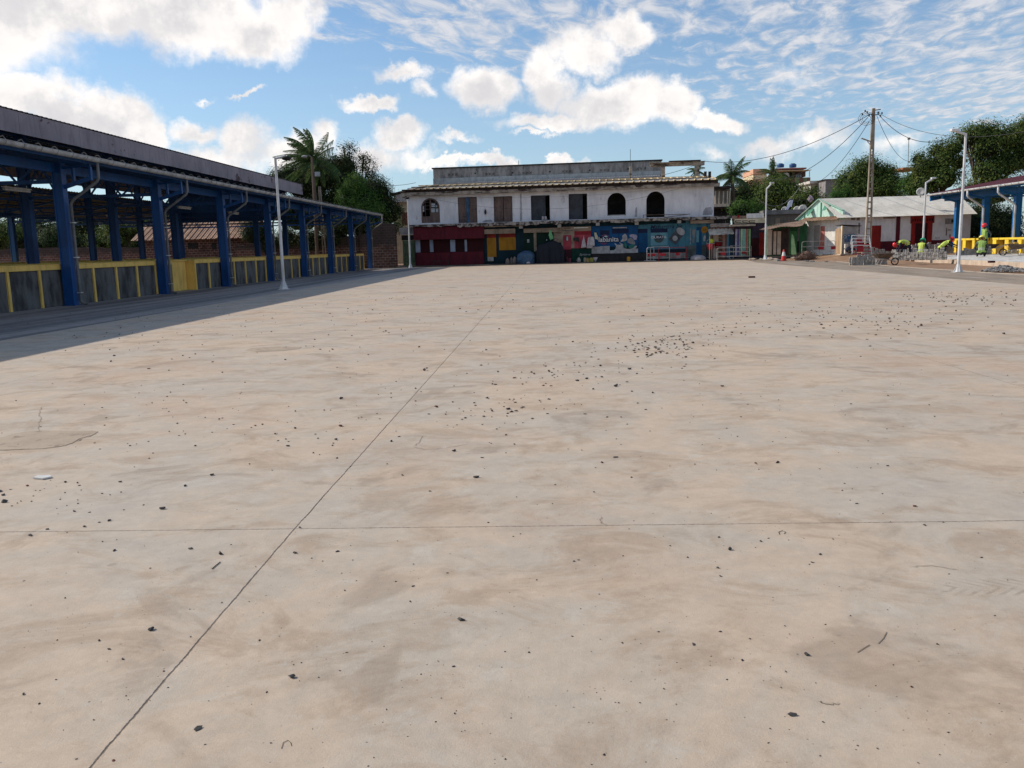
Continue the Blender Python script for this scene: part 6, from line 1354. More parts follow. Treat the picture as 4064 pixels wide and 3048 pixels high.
# ================================================================== SITE OBJECTS ON THE RIGHT
# paving blocks
def paver_mesh():
    m=MB(); w_,l=.105,.215; pts=[]
    side=[(-1,.82),(-.62,1.),(-.3,.80),(.3,.80),(.62,1.),(1,.82)]
    poly=[(x*l/2,y*w_/2) for x,y in side]+[(x*l/2,-y*w_/2) for x,y in side[::-1]]
    m.prismz(poly,0,.078); me=m.build('p',paverm,bevel=0).data; o=bpy.data.objects['p']; bpy.data.objects.remove(o); return me
pm=paver_mesh(); PL=[]; rp=random.Random(17)
def stack(x,y,z,n,rz,jit=.024,cols=1,dx=.225,dv=Vector((1,0,0)),nv=None,vary=1):
    for c in range(cols):
        q=Vector((x,y,0))+dv*(c*dx+rp.uniform(-.01,.01)); h=n+rp.randint(-vary,vary) if vary else n; zz=z
        for k in range(max(1,h)):
            PL.append(((q.x+rp.uniform(-jit,jit),q.y+rp.uniform(-jit,jit),zz),rz+rp.uniform(-.3,.3))); zz+=.0795
def bz(x,y): return bedz(x,y)+.01
# long front stack on the bed beside the kerb
a=G(3560,1030,.28); b=G(3772,1028,.28); dvv=(b-a); Ls=dvv.length; dvv.normalize(); rzs=math.atan2(dvv.y,dvv.x)
stack(a.x,a.y,bz(a.x,a.y),6,rzs,cols=int(Ls/.225),dv=dvv,vary=0)
stack(a.x+.1,a.y+.6,bz(a.x,a.y),7,rzs,cols=int(Ls/.30),dv=dvv,dx=.30,vary=2)
# right part behind the post
a=G(3800,1016,.3); stack(a.x,a.y,bz(a.x,a.y),5,0,cols=10,vary=2); a=G(3965,1010,.3); stack(a.x,a.y,bz(a.x,a.y),2,0,cols=8,vary=1)
# near stack with the wheelbarrow
a=G(3386,1053,0); stack(a.x,a.y,0.0,6,0,cols=3,vary=0); stack(a.x+.75,a.y+.1,0,5,0,cols=3,vary=1); stack(a.x+1.45,a.y-.05,0,4,.1,cols=3,vary=0); stack(a.x+.1,a.y+.7,0,7,0,cols=7,vary=1)
# heap further back
for (px,py,n,cols,zz) in [(3425,1000,9,5,.35),(3480,1000,6,4,.35),(3545,1000,6,4,.4),(3610,990,8,6,.45),(3660,990,9,7,.45),(3715,990,8,6,.45)]:
    a=G(px,py+12,zz); yy_=min(a.y,66); a=PY(px,py,yy_); stack(a.x,a.y,zz-.03 if a.x<24 else bz(a.x,min(a.y,61))-.0,n,.2,cols=cols,dx=.24,vary=2,jit=.03)
PL.sort(key=lambda e:e[0][0]**2+e[0][1]**2)
print('pavers',len(PL))
for i,(p,rz_) in enumerate(PL[:295]):
    o=bpy.data.objects.new('paving_block',pm); COL.objects.link(o); o.location=p; o.rotation_euler=(0,0,rz_); tag(o,'grey interlocking paving block in the stacks on the right',"paving block",'stacked grey paving blocks')
if len(PL)>295:
    m=MB(); mv=[tuple(v.co) for v in pm.vertices]; mf=[tuple(p.vertices) for p in pm.polygons]
    for p,rz_ in PL[295:]:
        c_,s_=math.cos(rz_),math.sin(rz_); m.add([(p[0]+x*c_-y*s_,p[1]+x*s_+y*c_,p[2]+z) for x,y,z in mv],mf)
    tag(m.build('paving_block_heap',paverm),'rear heap of many grey paving blocks',kind='stuff')
# rubble pile and other heaps
def heap(name,label,c,rx,ry,h,n,s,mat,seed,mb=stoneg):
    rd=random.Random(seed); m=MB()
    for k in range(n):
        a=rd.uniform(0,6.28); r=math.sqrt(rd.random()); z=h*(1-r)**.8*rd.uniform(.5,1); q=rd.uniform(.5,1.2)*s
        m.blob((c[0]+rx*r*math.cos(a),c[1]+ry*r*math.sin(a),c[2]+z+q*.3),q,k,.3,1,(1,.7,.5))
    return tag(m.build(name,mat),label,kind='stuff')
p=G(3965,1078,0); heap('rubble_pile','heap of grey broken slabs on the asphalt by the kerb',(p.x+.15,p.y,0),.85,.7,.28,260,.09,stoneg,3)
p=G(4050,1080,0); heap('rubble_pile','low spread of grey rubble at the right edge',(p.x+.2,p.y,0),.6,.5,.10,90,.06,stoneg,4)
p=G(3935,1040,.26); o=MB().box(-.14,.14,-.1,.1,0,.1).build('broken_brick',darkred,loc=(p.x,p.y,bedz(p.x,p.y)),bevel=.01); tag(o,'dark brick lying alone on the stone bed','brick')
for i,(x,y) in enumerate(((3622,1037),(3598,1036))):
    p=G(x,y,0); o=MB().blob((0,0,.09),.17,i,.2,1,(1,.7,.7)).build('brick_lump',mt('brown brick lump',(.26,.16,.12),(.2,.12,.09),5),loc=(p.x,p.y,0)); tag(o,['brown brick lump on the dirt just below the front block stack','flatter brown lump left of the brick lump by the kerb'][i],'brick')
for i,(x,y,s) in enumerate([(3205,1038,.14),(3225,1039,.16),(3280,1040,.12),(3195,1036,.1),(3170,1012,.2),(3150,1008,.25),(3050,1012,.3),(3060,1005,.3),(2990,1016,.28),(3020,1010,.22),(3080,1004,.25),(3230,1005,.15),(3260,1004,.2)]):
    p=G(x,y,gh(*G(x,y,.1).xy)) if y>1020 else PY(x,y,75-(1012-y)*.1); z=gh(p.x,p.y)-.02; o=MB().blob((0,0,s*.3),s,i+9,.25,1,(1.3,.8,.5)).build('rubble_lump',beige if i>3 else stoneg,loc=(p.x,p.y,z)); tag(o,'rubble lump lying on the dirt in front of the shacks','rubble','rubble lumps before the shacks')
# traffic cone
p=PY(3110,1022,70); zc=gh(p.x,70)-.02; t=thing('traffic_cone','red and white traffic cone at the roadside before the green stall','traffic cone',(p.x,70,zc)); wh=mt('cone white',(.75,.72,.68),(.65,.6,.56),4); cr=mt('cone red',(.62,.06,.05),(.52,.05,.04),4)
s=1.0; MB().box(-.26*s,.26*s,-.26*s,.26*s,0,.05).build('base',mt('cone base',(.35,.05,.05),(.25,.04,.04),4),t,bevel=.02)
def cz(z): return .20*(1-z/1.0)+.035
for nm,z0,z1,mm in(('lower_band',.05,.42,cr),('white_band',.42,.74,wh),('upper_band',.74,.92,cr)): MB().lathe([(cz(z0),z0),(cz(z1),z1)]+([(.01,z1)] if z1>.9 else []),n=16).build(nm,mm,t,smooth=True)
o=MB().blob((0,0,.09),.2,5,.2,2,(1,.7,.6)).build('stone_block',stoneg,loc=(p.x-.45,69.8,zc)); tag(o,'brown stone beside the foot of the traffic cone','stone')
# brush heap
p=PY(3200,1010,70); m=MB(); rd=random.Random(6)
for k in range(260):
    a=rd.uniform(0,6.28); q=Vector((rd.uniform(-.75,.75),rd.uniform(-.4,.4),0)); e=q+Vector((rd.uniform(-.3,.3),rd.uniform(-.3,.3),rd.uniform(.3,.95)*(1-abs(q.x)*.6))); m.tube([tuple(q),tuple(e)],[.02,.01],3)
m.blob((0,0,.25),.62,3,.25,2,(1.1,.6,.7)); tag(m.build('brush_heap',mt('dry brown brush',(.20,.12,.085),(.13,.08,.06),5),loc=(p.x,70,gh(p.x,70)-.05)),'heap of dry brown brush in front of the whitewashed wall',kind='stuff')
# barriers
def barrier(label,p,rz,wd=2.1,h=1.05,redp_=(0,),mat=galv,tilt=0,scale=1):
    t=thing('crowd_barrier',label,'barrier',tuple(p),rz,'metal crowd barriers'); t.rotation_euler=(tilt,0,rz)
    MB().tube([(0,0,.0),(0,0,h-.1),(.1,0,h),(wd-.1,0,h),(wd,0,h-.1),(wd,0,0)],.024,6).build('frame',mat,t)
    MB().tube([(0,0,.28),(wd,0,.28)],.018,5).build('lower_rail',mat,t); MB().tube([(0,0,.68),(wd,0,.68)],.018,5).build('middle_rail',mat,t)
    for x in(.05,wd-.05): MB().box(x-.02,x+.02,-.28,.28,0,.04).build('foot',mat,t)
    for x in redp_: MB().box(x*wd+.02,x*wd+.42,-.012,.012,.42,.66).build('red_panel',barr_red,t)
    return t
p=PY(3015,1002,71.5); barrier('grey tube barrier with red plates in front of the whitewashed wall',(PY(3182,995,71.5).x,71.5,.38),0,PY(3315,990,71.5).x-PY(3182,995,71.5).x,1.1,(.48,.86))
q=PY(2585,1040,78.5); barrier('red-plated barrier folded against the light-blue shop, left one',(q.x,79.2,.085),-.15,1.7,1.25,(.02,.5)); barrier('red-plated barrier leaning across in front of the light-blue shop, right one',(q.x+.7,79.0,.085),.12,2.6,1.15,(.1,.6),mat=barr_red)
m=None; barrier('white and red barrier left edge by the navy plinth',(PY(2572,1040,78).x,78.9,.085),.9,1.2,1.2,(.0,),white_pole)
barrier('silver barrier with red plate in front of the plank shack',(PY(2845,1020,77.5).x,77.5,.05),0,2.9,1.05,(.12,))
barrier('second silver barrier behind, before the sign-board shop',(PY(2895,1010,79).x,79,.1),.1,2.0,1.15,(.55,))
barrier('low silver barrier lying at the edge of the slab right of the sand heap',(PY(2835,1010,80).x,80,.1),-.3,1.7,1.1,(.3,))
for i,(x,y,yy_) in enumerate(((2820,975,80.3),(2850,968,80.6))):
    p=PY(x,y,yy_); t=thing('plastic_bucket',['red bucket with pale rim hung on the barrier by the blue shop','dark red bucket behind the barrier by the plank shack'][i],'bucket',(p.x,yy_,p.z-.35)); rm=helm['red'] if i==0 else mt('dark red plastic',(.3,.015,.02),(.2,.01,.015),4)
    MB().lathe([(.01,0),(.26,0),(.38,.55),(.36,.55),(.25,.03),(.01,.03)],n=16).build('bucket_body',rm,t,smooth=True); MB().tube([(-.38,0,.55),(-.3,0,.85),(0,0,.98),(.3,0,.85),(.38,0,.55)],.02,5).build('handle',galv,t); MB().tube([(.38*math.cos(k*.4),.38*math.sin(k*.4),.55) for k in range(17)],.03,5).build('rim',mwhite,t)
p=PY(2823,962,80.2); o=MB().lathe([(.01,0),(.15,.05),(.22,.22),(.15,.4),(.01,.45)],n=14).build('yellow_container',mt('lime plastic',(.6,.65,.06),(.5,.55,.05),4),loc=(p.x,80.0,p.z-.1),smooth=True); tag(o,'round lime-yellow container above the red bucket','container')
MB_=MB().tube([(0,0,0),(0,0,1.5)],.03,6); o=MB_.build('thin_post',galv,loc=(PY(2825,1000,79.6).x,79.6,.085)); tag(o,'thin white post beside the red bucket','post')
# red/white frames stacked on the near blocks
p=G(3400,1050,0); t=thing('barrier_stack','pink-red and white barrier frames piled on the near paving stack','barrier',(PY(3398,1000,55).x,55,.55)); m=MB(); mr=MB(); rd=random.Random(2)
for k in range(4):
    z=.1+.2*k; m.tube([(-.25,.1*k,z),(-.2,.1*k,z+.55),(.9,.1*k,z+.5),(.95,.1*k,z-.05)],.025,5)
    mr.tube([(-.25,.1*k,z),(.95,.1*k,z-.05)],.03,5); mr.box(.1,.45,.1*k-.01,.1*k+.01,z+.12,z+.4)
m.build('white_tube',white_pole,t); mr.build('red_rail',barr_red,t)
# wheelbarrows
def barrow(label,p,rz,load=False,matb=rustm):
    t=thing('wheelbarrow',label,'wheelbarrow',tuple(p),rz,'builders wheelbarrows'); m=MB()
    b=[(-.30,-.22,.42),(.28,-.20,.36),(.28,.20,.36),(-.30,.22,.42)]; tp_=[(-.52,-.33,.66),(.56,-.34,.68),(.56,.34,.68),(-.52,.33,.66)]
    m.add(b+tp_,[(0,1,2,3),(0,4,5,1),(1,5,6,2),(2,6,7,3),(3,7,4,0)]); o=m.build('tray',matb,t); s_=o.modifiers.new('s','SOLIDIFY'); s_.thickness=.012
    MB().tube([tp_[0],tp_[1],tp_[2],tp_[3],tp_[0]],.014,5).build('tray_rim',matb,t)
    for sg in(-1,1):
        MB().tube([(-1.0,sg*.30,.62),(-.55,sg*.26,.42),(.3,sg*.17,.33),(.72,sg*.07,.20)],.018,6).build('handle',galv,t)
        MB().tube([(-.45,sg*.25,.40),(-.52,sg*.27,0),(-.25,sg*.27,0),(-.05,sg*.23,.38)],.015,6).build('leg',galv,t)
    r=.2; w_=MB(); w_.tube([(.72+r*math.cos(k*math.pi/10),0,.2+r*math.sin(k*math.pi/10)) for k in range(21)],.035,8,caps=False); wh_=w_.build('wheel',rubber,t)
    m=MB(); 
    for k in range(6): m.beam((.72,0,.2),(.72+.18*math.cos(k*1.047),0,.2+.18*math.sin(k*1.047)),.02,.015)
    m.tube([(.72,-.08,.2),(.72,.08,.2)],.025,8); m.build('spokes',galv,wh_)
    return t
p=G(3502,1052,0); barrow('rusty wheelbarrow standing beside the near block stack, wheel to the right',(p.x,p.y,.0),0); 
p=G(4030,1013,.33); barrow('wheelbarrow carrying yellow cans at the right edge',(p.x,p.y,bedz(p.x,p.y)+.01),math.pi-.2)
for i,(x0,x1) in enumerate(((3997,4017),(4018,4040))):
    c=PY((x0+x1)/2,980,p.y); q=thing('jerry_can',['left orange-yellow can in the wheelbarrow','right orange-yellow can in the wheelbarrow'][i],'can',(c.x,p.y+.0,bedz(p.x,p.y)+.42),0,'cans in the wheelbarrow'); s=.30
    MB().box(-.15,.15,-.12,.12,0,.36).build('can_body',orange,q,bevel=.04); MB().box(-.08,.06,-.02,.02,.365,.40).build('handle',orange,q); MB().tube([(.1,0,.36),(.1,0,.40)],.03,8).build('cap',dark,q)
p=G(3925,1010,.33); barrow('dark wheelbarrow half hidden behind the crouching worker',(p.x+.2,p.y+.4,bedz(p.x,p.y)+.01),math.pi*.93,matb=brown_dk)

# ================================================================== WORKERS
def person(label,base,rz,J,cloth,helmet,vest,seed=0,scale=1.0):
    """J: joint name -> (x,y,z); x right, -y forward. Skin modifier grows one continuous body."""
    t=thing('person',label,'person',tuple(base),rz,'site workers in hi-vis vests'); t.scale=(scale,)*3
    names=[];pos=[];rad=[];ed=[];reg=[]
    def add(nm,p,r,par,rg):
        names.append(nm);pos.append(Vector(p));rad.append(r);reg.append(rg)
        if par is not None: ed.append((names.index(par),len(names)-1))
    add('pelvis',J['pelvis'],(.155,.115),None,'leg'); add('waist',J['waist'],(.14,.105),'pelvis','torso'); add('chest',J['chest'],(.165,.12),'waist','torso'); add('neckb',J['neckb'],(.085,.075),'chest','torso')
    add('neck',J['neck'],(.055,.055),'neckb','skin'); add('head',J['head'],(.088,.10),'neck','skin'); hd_=Vector(J['head']); up=(hd_-Vector(J['neck'])).normalized(); add('crown',hd_+up*.11,(.075,.085),'head','skin')
    fw=Vector(J.get('face',(0,-1,0))).normalized(); add('nose',hd_+fw*.115-up*.005,(.018,.018),'head','skin')
    for s,sg in(('L',-1),('R',1)):
        add('sh'+s,J['sh'+s],(.065,.065),'neckb','sleeve'); add('el'+s,J['el'+s],(.046,.046),'sh'+s,'sleeve'); add('wr'+s,J['wr'+s],(.030,.030),'el'+s,'sleeve')
        d=(Vector(J['wr'+s])-Vector(J['el'+s])).normalized(); w=Vector(J['wr'+s]); si=d.cross(Vector((0,1,.1))).normalized(); add('palm'+s,w+d*.065,(.036,.018),'wr'+s,'skin')
        for k,(o,l) in enumerate(((-.028,.070),(-.010,.082),(.010,.078),(.028,.060))):
            add('f%d'%k+s,w+d*.11+si*o,(.0095,.0095),'palm'+s,'skin'); add('g%d'%k+s,w+d*(.11+l)+si*o*1.1+Vector((0,-.012,-.01)),(.008,.008),'f%d'%k+s,'skin')
        add('th'+s,w+d*.075+si*.05*(-sg),(.010,.010),'palm'+s,'skin')
        add('hip'+s,J['hip'+s],(.095,.095),'pelvis','leg'); add('kn'+s,J['kn'+s],(.068,.068),'hip'+s,'leg'); add('an'+s,J['an'+s],(.047,.047),'kn'+s,'leg'); an=Vector(J['an'+s]); tf=Vector(J.get('toe'+s,an+Vector((0,-.17,-.05)))); add('toe'+s,tf,(.045,.03),'an'+s,'shoe')
    me=bpy.data.meshes.new('b'); me.from_pydata([tuple(p) for p in pos],ed,[]); ob=bpy.data.objects.new('b',me); COL.objects.link(ob)
    sk=ob.modifiers.new('s','SKIN'); sk.use_smooth_shade=True; sk.branch_smoothing=.4
    for i,v in enumerate(me.skin_vertices[0].data): v.radius=rad[i]; v.use_root=(i==0)
    su=ob.modifiers.new('u','SUBSURF'); su.levels=1; su.render_levels=1
    dg=bpy.context.evaluated_depsgraph_get(); dg.update(); bm_=bpy.data.meshes.new_from_object(ob.evaluated_get(dg)); bpy.data.objects.remove(ob)
    for m_ in (skin,cloth[0],cloth[1],darkcl): bm_.materials.append(m_)
    idx={'skin':0,'torso':1,'sleeve':1,'leg':2,'shoe':3}; segs=[(pos[a],pos[b],reg[b]) for a,b in ed]
    def near(p):
        bd=9;br='torso'
        for a,b,rg in segs:
            ab=b-a; f=max(0,min(1,(p-a).dot(ab)/max(1e-9,ab.length_squared))); d=(p-a-ab*f).length
            if d<bd: bd=d;br=rg
        return br
    tv=[];tf=[];tm=[]; sh=(Vector(J['shL'])+Vector(J['shR']))/2; w0=Vector(J['waist']); axis=(Vector(J['neckb'])-Vector(J['pelvis'])); 
    for pl_ in bm_.polygons:
        c=pl_.center; rg=near(c); pl_.material_index=idx[rg]; pl_.use_smooth=True
        f=(c-Vector(J['pelvis'])).dot(axis)/axis.length_squared
        near_t=(min((c-sh).length,(c-w0).length,(c-Vector(J['chest'])).length)<.27) and rg in('torso','sleeve') and (rg=='torso' or (c-sh).length<.19)
        if (near_t or (rg=='leg' and f>-.02 and (c-Vector(J['pelvis'])).length<.17)) and f>-.08:
            b=len(tv)
            for vi in pl_.vertices: v=bm_.vertices[vi]; tv.append(tuple(v.co+v.normal*.022))
            tf.append(tuple(range(b,b+len(pl_.vertices)))); tm.append(1 if .25<f<.33 else 0)
    o=bpy.data.objects.new('body',bm_); COL.objects.link(o); o.parent=t
    m=MB(); m.v=tv;m.f=tf;m.m=tm; m.build('vest',[vest,refl],t,smooth=True)
    # helmet
    hm=helm[helmet] if helmet in helm else helmet; m=MB(); zx=up; rt=zx.cross(fw).normalized(); f2=rt.cross(zx); 
    prof=[(.148,0),(.152,.03),(.14,.08),(.10,.125),(.05,.145),(.003,.15)]; vs=[]; n=16
    for r,z in prof:
        for k in range(n): a=2*math.pi*k/n; vs.append(hd_+up*.045+(rt*math.cos(a)*r*.9+f2*math.sin(a)*r)*1.0+up*z)
    m.add(vs,[(i*n+k,i*n+(k+1)%n,(i+1)*n+(k+1)%n,(i+1)*n+k) for i in range(len(prof)-1) for k in range(n)]); 
    br=[];
    for k in range(n): a=2*math.pi*k/n; e=1+.28*max(0,-math.sin(a)) if fw.dot(f2)<0 else 1+.28*max(0,math.sin(a)); br+= [hd_+up*.045+(rt*math.cos(a)*.135+f2*math.sin(a)*.15),hd_+up*.038+(rt*math.cos(a)*.145*1.05+f2*math.sin(a)*.16*e)]
    m.add(br,[(2*k,2*((k+1)%n),2*((k+1)%n)+1,2*k+1) for k in range(n)]); m.build('helmet',hm,t,smooth=True)
    return t
def stand():
    return dict(pelvis=(0,0,.95),waist=(0,-.01,1.10),chest=(0,-.02,1.30),neckb=(0,0,1.47),neck=(0,-.01,1.54),head=(0,-.035,1.63),
      shL=(-.19,0,1.43),shR=(.19,0,1.43),elL=(-.25,.04,1.15),elR=(.25,.02,1.16),wrL=(-.22,-.08,.93),wrR=(.24,-.10,.93),hipL=(-.095,0,.90),hipR=(.095,0,.90),knL=(-.11,-.02,.50),knR=(.11,.0,.50),anL=(-.12,.02,.09),anR=(.12,.03,.09))
p=PY(3905,1000,53.3); j=stand(); j['wrR']=(.16,.2,1.0); j['elR']=(.27,.16,1.2); j['head']=(0,-.05,1.63)
person('standing worker in profile facing left, red and orange helmet, grey sleeves, green vest',(p.x,53.3,.40),-math.pi/2+.25,j,(greycl,darkcl),'red',hivis,1,1.06)
def crouch():
    return dict(pelvis=(0,.14,.20),waist=(0,.13,.33),chest=(0,.06,.52),neckb=(0,.0,.68),neck=(0,-.03,.74),head=(0,-.08,.81),
      shL=(-.20,.01,.64),shR=(.20,.01,.64),elL=(-.27,-.12,.42),elR=(.27,-.10,.42),wrL=(-.17,-.32,.24),wrR=(.17,-.32,.22),hipL=(-.11,.12,.18),hipR=(.11,.12,.18),knL=(-.20,-.26,.34),knR=(.20,-.24,.34),anL=(-.15,-.02,.08),anR=(.15,-.02,.08))
p=G(3893,1020,.33); person('crouching worker with his back turned, yellow helmet and bright green vest',(p.x,p.y,bedz(p.x,p.y)+.01),math.pi-.4,crouch(),(greycl,darkcl),'yellow',hivis,2,1.28)
p=PY(3683,1010,57); person('crouching worker in a green helmet behind the front block stack',(p.x,58,.30),math.pi*.75,crouch(),(navy,navy),'green',hivisy,3,1.25)
j=crouch(); j.update(pelvis=(0,.35,.42),waist=(0,.24,.55),chest=(0,.06,.70),neckb=(0,-.14,.80),neck=(0,-.21,.84),head=(0,-.29,.89),shL=(-.19,-.10,.76),shR=(.19,-.10,.76),elL=(-.24,-.34,.62),elR=(.26,-.34,.60),wrL=(-.16,-.58,.55),wrR=(.18,-.56,.50),hipL=(-.1,.35,.40),hipR=(.1,.35,.40),knL=(-.16,.02,.42),knR=(.16,.05,.40),anL=(-.14,.3,.09),anR=(.14,.32,.09),face=(0,-1,-.35))
p=PY(3752,1000,58.5); person('worker leaning forward to the right, red helmet, yellow-green vest, behind the blocks',(p.x,58.5,.35),math.pi/2,j,(navy,navy),helm['red'],hivisy,4,1.15)
j=dict(pelvis=(0,.30,.86),waist=(0,.18,.95),chest=(0,-.04,.98),neckb=(0,-.24,.93),neck=(0,-.31,.89),head=(0,-.40,.83),shL=(-.18,-.2,.90),shR=(.18,-.2,.90),elL=(-.2,-.25,.62),elR=(.2,-.28,.62),wrL=(-.14,-.34,.38),wrR=(.16,-.36,.38),hipL=(-.1,.30,.82),hipR=(.1,.30,.82),knL=(-.14,.02,.48),knR=(.15,.34,.47),anL=(-.16,-.08,.09),anR=(.16,.42,.09),face=(0,-.6,-.8))
p=G(3582,1024,.3); person('worker bent double with yellow vest and navy trousers, lifting blocks at the kerb',(p.x,p.y,.26),-math.pi/2,j,(navy,navy),'red',hivisy,5,1.12)

# ================================================================== STONES ON THE SLAB
import bmesh
def stonemesh(seed):
    rd=random.Random(seed); bm=bmesh.new(); pts=[Vector((rd.gauss(0,1),rd.gauss(0,.75),rd.gauss(0,.55))) for _ in range(13)]
    for q in pts: q.normalize(); q.x*=1; q.y*=.75; q.z*=.5; q*=rd.uniform(.75,1); bm.verts.new(q)
    bmesh.ops.convex_hull(bm,input=bm.verts); zmin=min(v.co.z for v in bm.verts)
    for v in bm.verts: v.co.z-=zmin*.9
    bmesh.ops.delete(bm,geom=[v for v in bm.verts if not v.link_faces],context='VERTS')
    me=bpy.data.meshes.new('stone'); bm.to_mesh(me); bm.free(); me.materials.append(stone); return me
SM=[stonemesh(s) for s in range(14)]; rdm=mt('reddish stone',(.16,.045,.03),(.11,.035,.025),20,gs=150,grain=.3)
SMr=[]
for s in(20,21): q=stonemesh(s); q.materials.clear(); q.materials.append(rdm); SMr.append(q)
ST=[]   # x,y,radius,label,red
near=[(428,1575,10,'largest dark stone at the bottom left beside the long joint'),(630,1463,9,'dark stone right of the long joint near the bottom'),(328,1361,8,'dark upright stone left of the long joint'),(997,1340,9,'flat pointed dark stone in the lower middle'),(1711,1546,9,'dark stone near the bottom right'),(1743,1415,7,'slanting dark stone in the lower right'),
 (1498,1392,6,''),(1575,1188,6,''),(1557,1245,4,''),(1330,988,6,''),(1029,1032,7,'triangular dark stone in the centre of the slab'),(66,1157,7,'dark stone just below the cross joint at far left'),(351,1100,7,'rounded dark stone left above the cross joint'),(412,1186,6,''),(476,1197,7,''),(729,1192,5,''),(637,1195,5,''),(648,1140,4,''),(182,1138,5,''),(247,1190,5,''),(400,1050,5,''),(458,1027,5,''),(981,975,5,''),(736,921,6,'R'),(942,880,5,'R'),(726,950,4,''),(728,990,4,''),(1045,900,5,''),(1098,884,7,''),(1105,890,5,''),(1115,888,5,''),(1052,860,5,''),(1130,880,4,''),(917,801,5,''),(1064,830,4,''),(1070,831,4,''),(1112,817,5,'R'),(737,862,5,''),(595,938,4,'R'),(622,964,5,''),(52,1255,3,''),(265,1424,5,''),(215,1384,4,''),(235,1403,4,''),(85,1520,4,''),(980,1440,4,''),(886,1300,3,''),(1250,1210,3,''),(560,1384,4,''),(1620,1380,3,''),(1603,1427,4,''),(1422,1365,3,''),(1556,1365,4,''),(1837,1330,3,''),(2120,1205,3,''),(1772,1198,4,''),(1660,1163,3,''),(1680,1000,5,''),(1755,1215,4,''),(1997,1135,4,''),(2050,1240,3,''),(1300,1000,4,'R'),(10,1085,8,'dark stone at the left edge by a crumbly patch'),(8,1070,5,''),(0,1062,6,''),(1560,835,4,''),(1410,849,4,''),(1330,835,5,''),(1360,798,5,''),(1300,815,4,''),(1078,711,4,''),(1050,756,4,''),(1395,885,4,''),(1150,905,4,''),(820,905,3,''),(770,1255,2,''),(1143,1410,3,''),(1240,1213,3,''),(1092,1640,3,''),(585,1605,3,''),(1570,1468,3,''),(1660,1605,3,''),(165,1640,3,''),(52,1500,4,''),(245,1643,4,'R')]
for x,y,s,l in near:
    p=G(x*D,y*D); d=math.hypot(p.y,CH); ST.append((p.x,p.y,s*D/F*d*1.12,l if len(l)>1 else '',l=='R'))
rd=random.Random(99)
def clus(x,y,sx_,sy_,n,smin,smax):
    for k in range(n):
        px=rd.gauss(x,sx_); py=rd.gauss(y,sy_)
        if py<600 or px<-60 or px>2290 or py>1700: continue
        p=G(px*D,py*D)
        if p.x>16 or p.x<-15.5 or p.y>79: continue
        ST.append((p.x,p.y,rd.uniform(smin,smax)**1.0,'',rd.random()<.12))
clus(1430,745,70,14,130,.012,.030); clus(1530,715,60,16,40,.012,.03); clus(1250,800,130,25,70,.010,.026); clus(1100,890,70,22,22,.010,.022); clus(1020,850,160,50,60,.006,.018)
clus(1890,690,130,22,110,.015,.034); clus(2080,645,90,9,80,.02,.04); clus(1700,690,150,25,50,.015,.03); clus(700,900,300,70,90,.005,.016); clus(150,1070,110,35,45,.004,.014)
clus(500,720,300,40,90,.012,.028); clus(1100,650,400,25,120,.015,.035); clus(1500,1050,500,120,90,.003,.010); clus(1100,1350,700,170,130,.002,.007); clus(1700,900,300,80,60,.005,.014); clus(1100,1530,650,110,90,.0015,.005); clus(350,880,250,60,60,.005,.014)
clus(400,680,250,25,50,.012,.025)
ST.sort(key=lambda e:-e[2]/math.hypot(e[1],CH))
print('stones',len(ST))
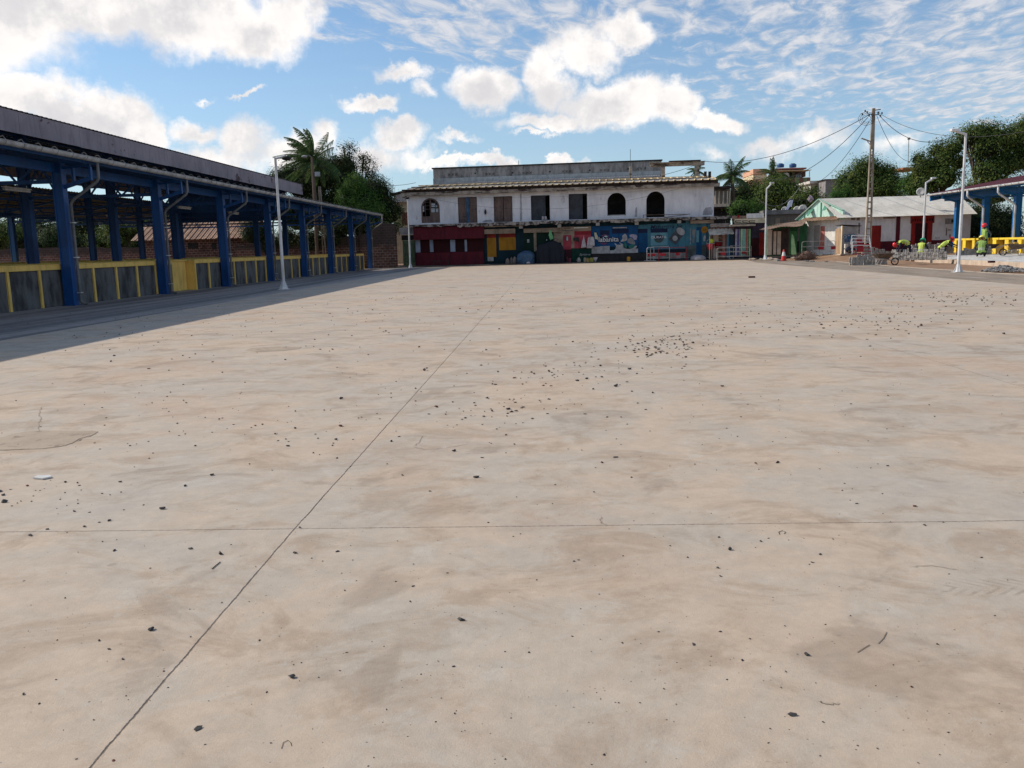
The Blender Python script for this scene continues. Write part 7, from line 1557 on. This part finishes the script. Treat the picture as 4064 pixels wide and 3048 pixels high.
for i,(x,y,r,l,red) in enumerate(ST[:296]):
    me=(SMr if red else SM)[i%(2 if red else 14)]; o=bpy.data.objects.new('stone',me); COL.objects.link(o); o.location=(x,y,-.001); o.rotation_euler=(0,0,rd.uniform(0,6.28)); k=r*1.05; o.scale=(k,k*rd.uniform(.8,1.1),k*rd.uniform(.8,1.3))
    if l: tag(o,l,'stone')
    else: tag(o,'small reddish stone lying loose on the pale concrete' if red else 'small dark stone lying loose on the pale concrete','stone','loose reddish stones on the slab' if red else 'loose dark stones on the slab')
m=MB(); SV=[([tuple(v.co) for v in s.vertices],[tuple(p.vertices) for p in s.polygons]) for s in SM[:8]]
for i,(x,y,r,l,red) in enumerate(ST[296:]):
    vs,fs=SV[i%8]; a=rd.uniform(0,6.28); c_,s_=math.cos(a)*r,math.sin(a)*r; m.add([(x+q[0]*c_-q[1]*s_,y+q[0]*s_+q[1]*c_,q[2]*r) for q in vs],fs)
tag(m.build('grit',stone),'fine dark grit scattered over the concrete',kind='stuff')
# twigs and scraps
def scrap(name,label,pts,r,mat,cat):
    P_=[G(a*D,b*D) for a,b in pts]; o=MB().tube([(p.x-P_[0].x,p.y-P_[0].y,r+.001) for p in P_],r,5).build(name,mat,loc=tuple(P_[0])); tag(o,label,cat)
scrap('twig','thin straight dark stick below the cross joint on the left',[(458,1230),(466,1223),(476,1215)],.0024,brown_dk,'stick')
scrap('twig','curled thin wire loop near the bottom left',[(608,1618),(612,1605),(622,1600),(628,1605),(630,1612)],.0008,brown_dk,'wire')
scrap('twig','small hooked wire right of centre below the cross joint',[(1684,1155),(1682,1150),(1690,1147),(1697,1150),(1694,1154)],.0014,dark,'wire')
scrap('twig','flattened dry stalk in the lower right',[(1852,1410),(1866,1401),(1878,1394)],.0014,mt('dry stalk',(.30,.22,.15),(.22,.16,.11),8),'stick')
scrap('twig','dry curved stalk at the right near the bottom edge',[(1915,1366),(1908,1380),(1897,1391)],.0012,mt('dry stalk',(.30,.22,.15),(.22,.16,.11),8),'stick')
p=G(92*D,1033*D); o=MB().prismz([(-.06,-.02),(.03,-.05),(.07,.0),(.03,.04),(-.05,.03)],.003,.014).build('pale_shard',mt('white shard',(.66,.64,.60),(.58,.56,.52),5,grime=0),loc=tuple(p)); tag(o,'flat pale shard lying at the left of the slab','shard')
p=G(1624*D,600*D); o=MB().box(-.14,.14,-.06,.06,0,.07).build('brick',darkred,loc=tuple(p),bevel=.01); tag(o,'single dark brick far out on the slab near the middle right','brick')
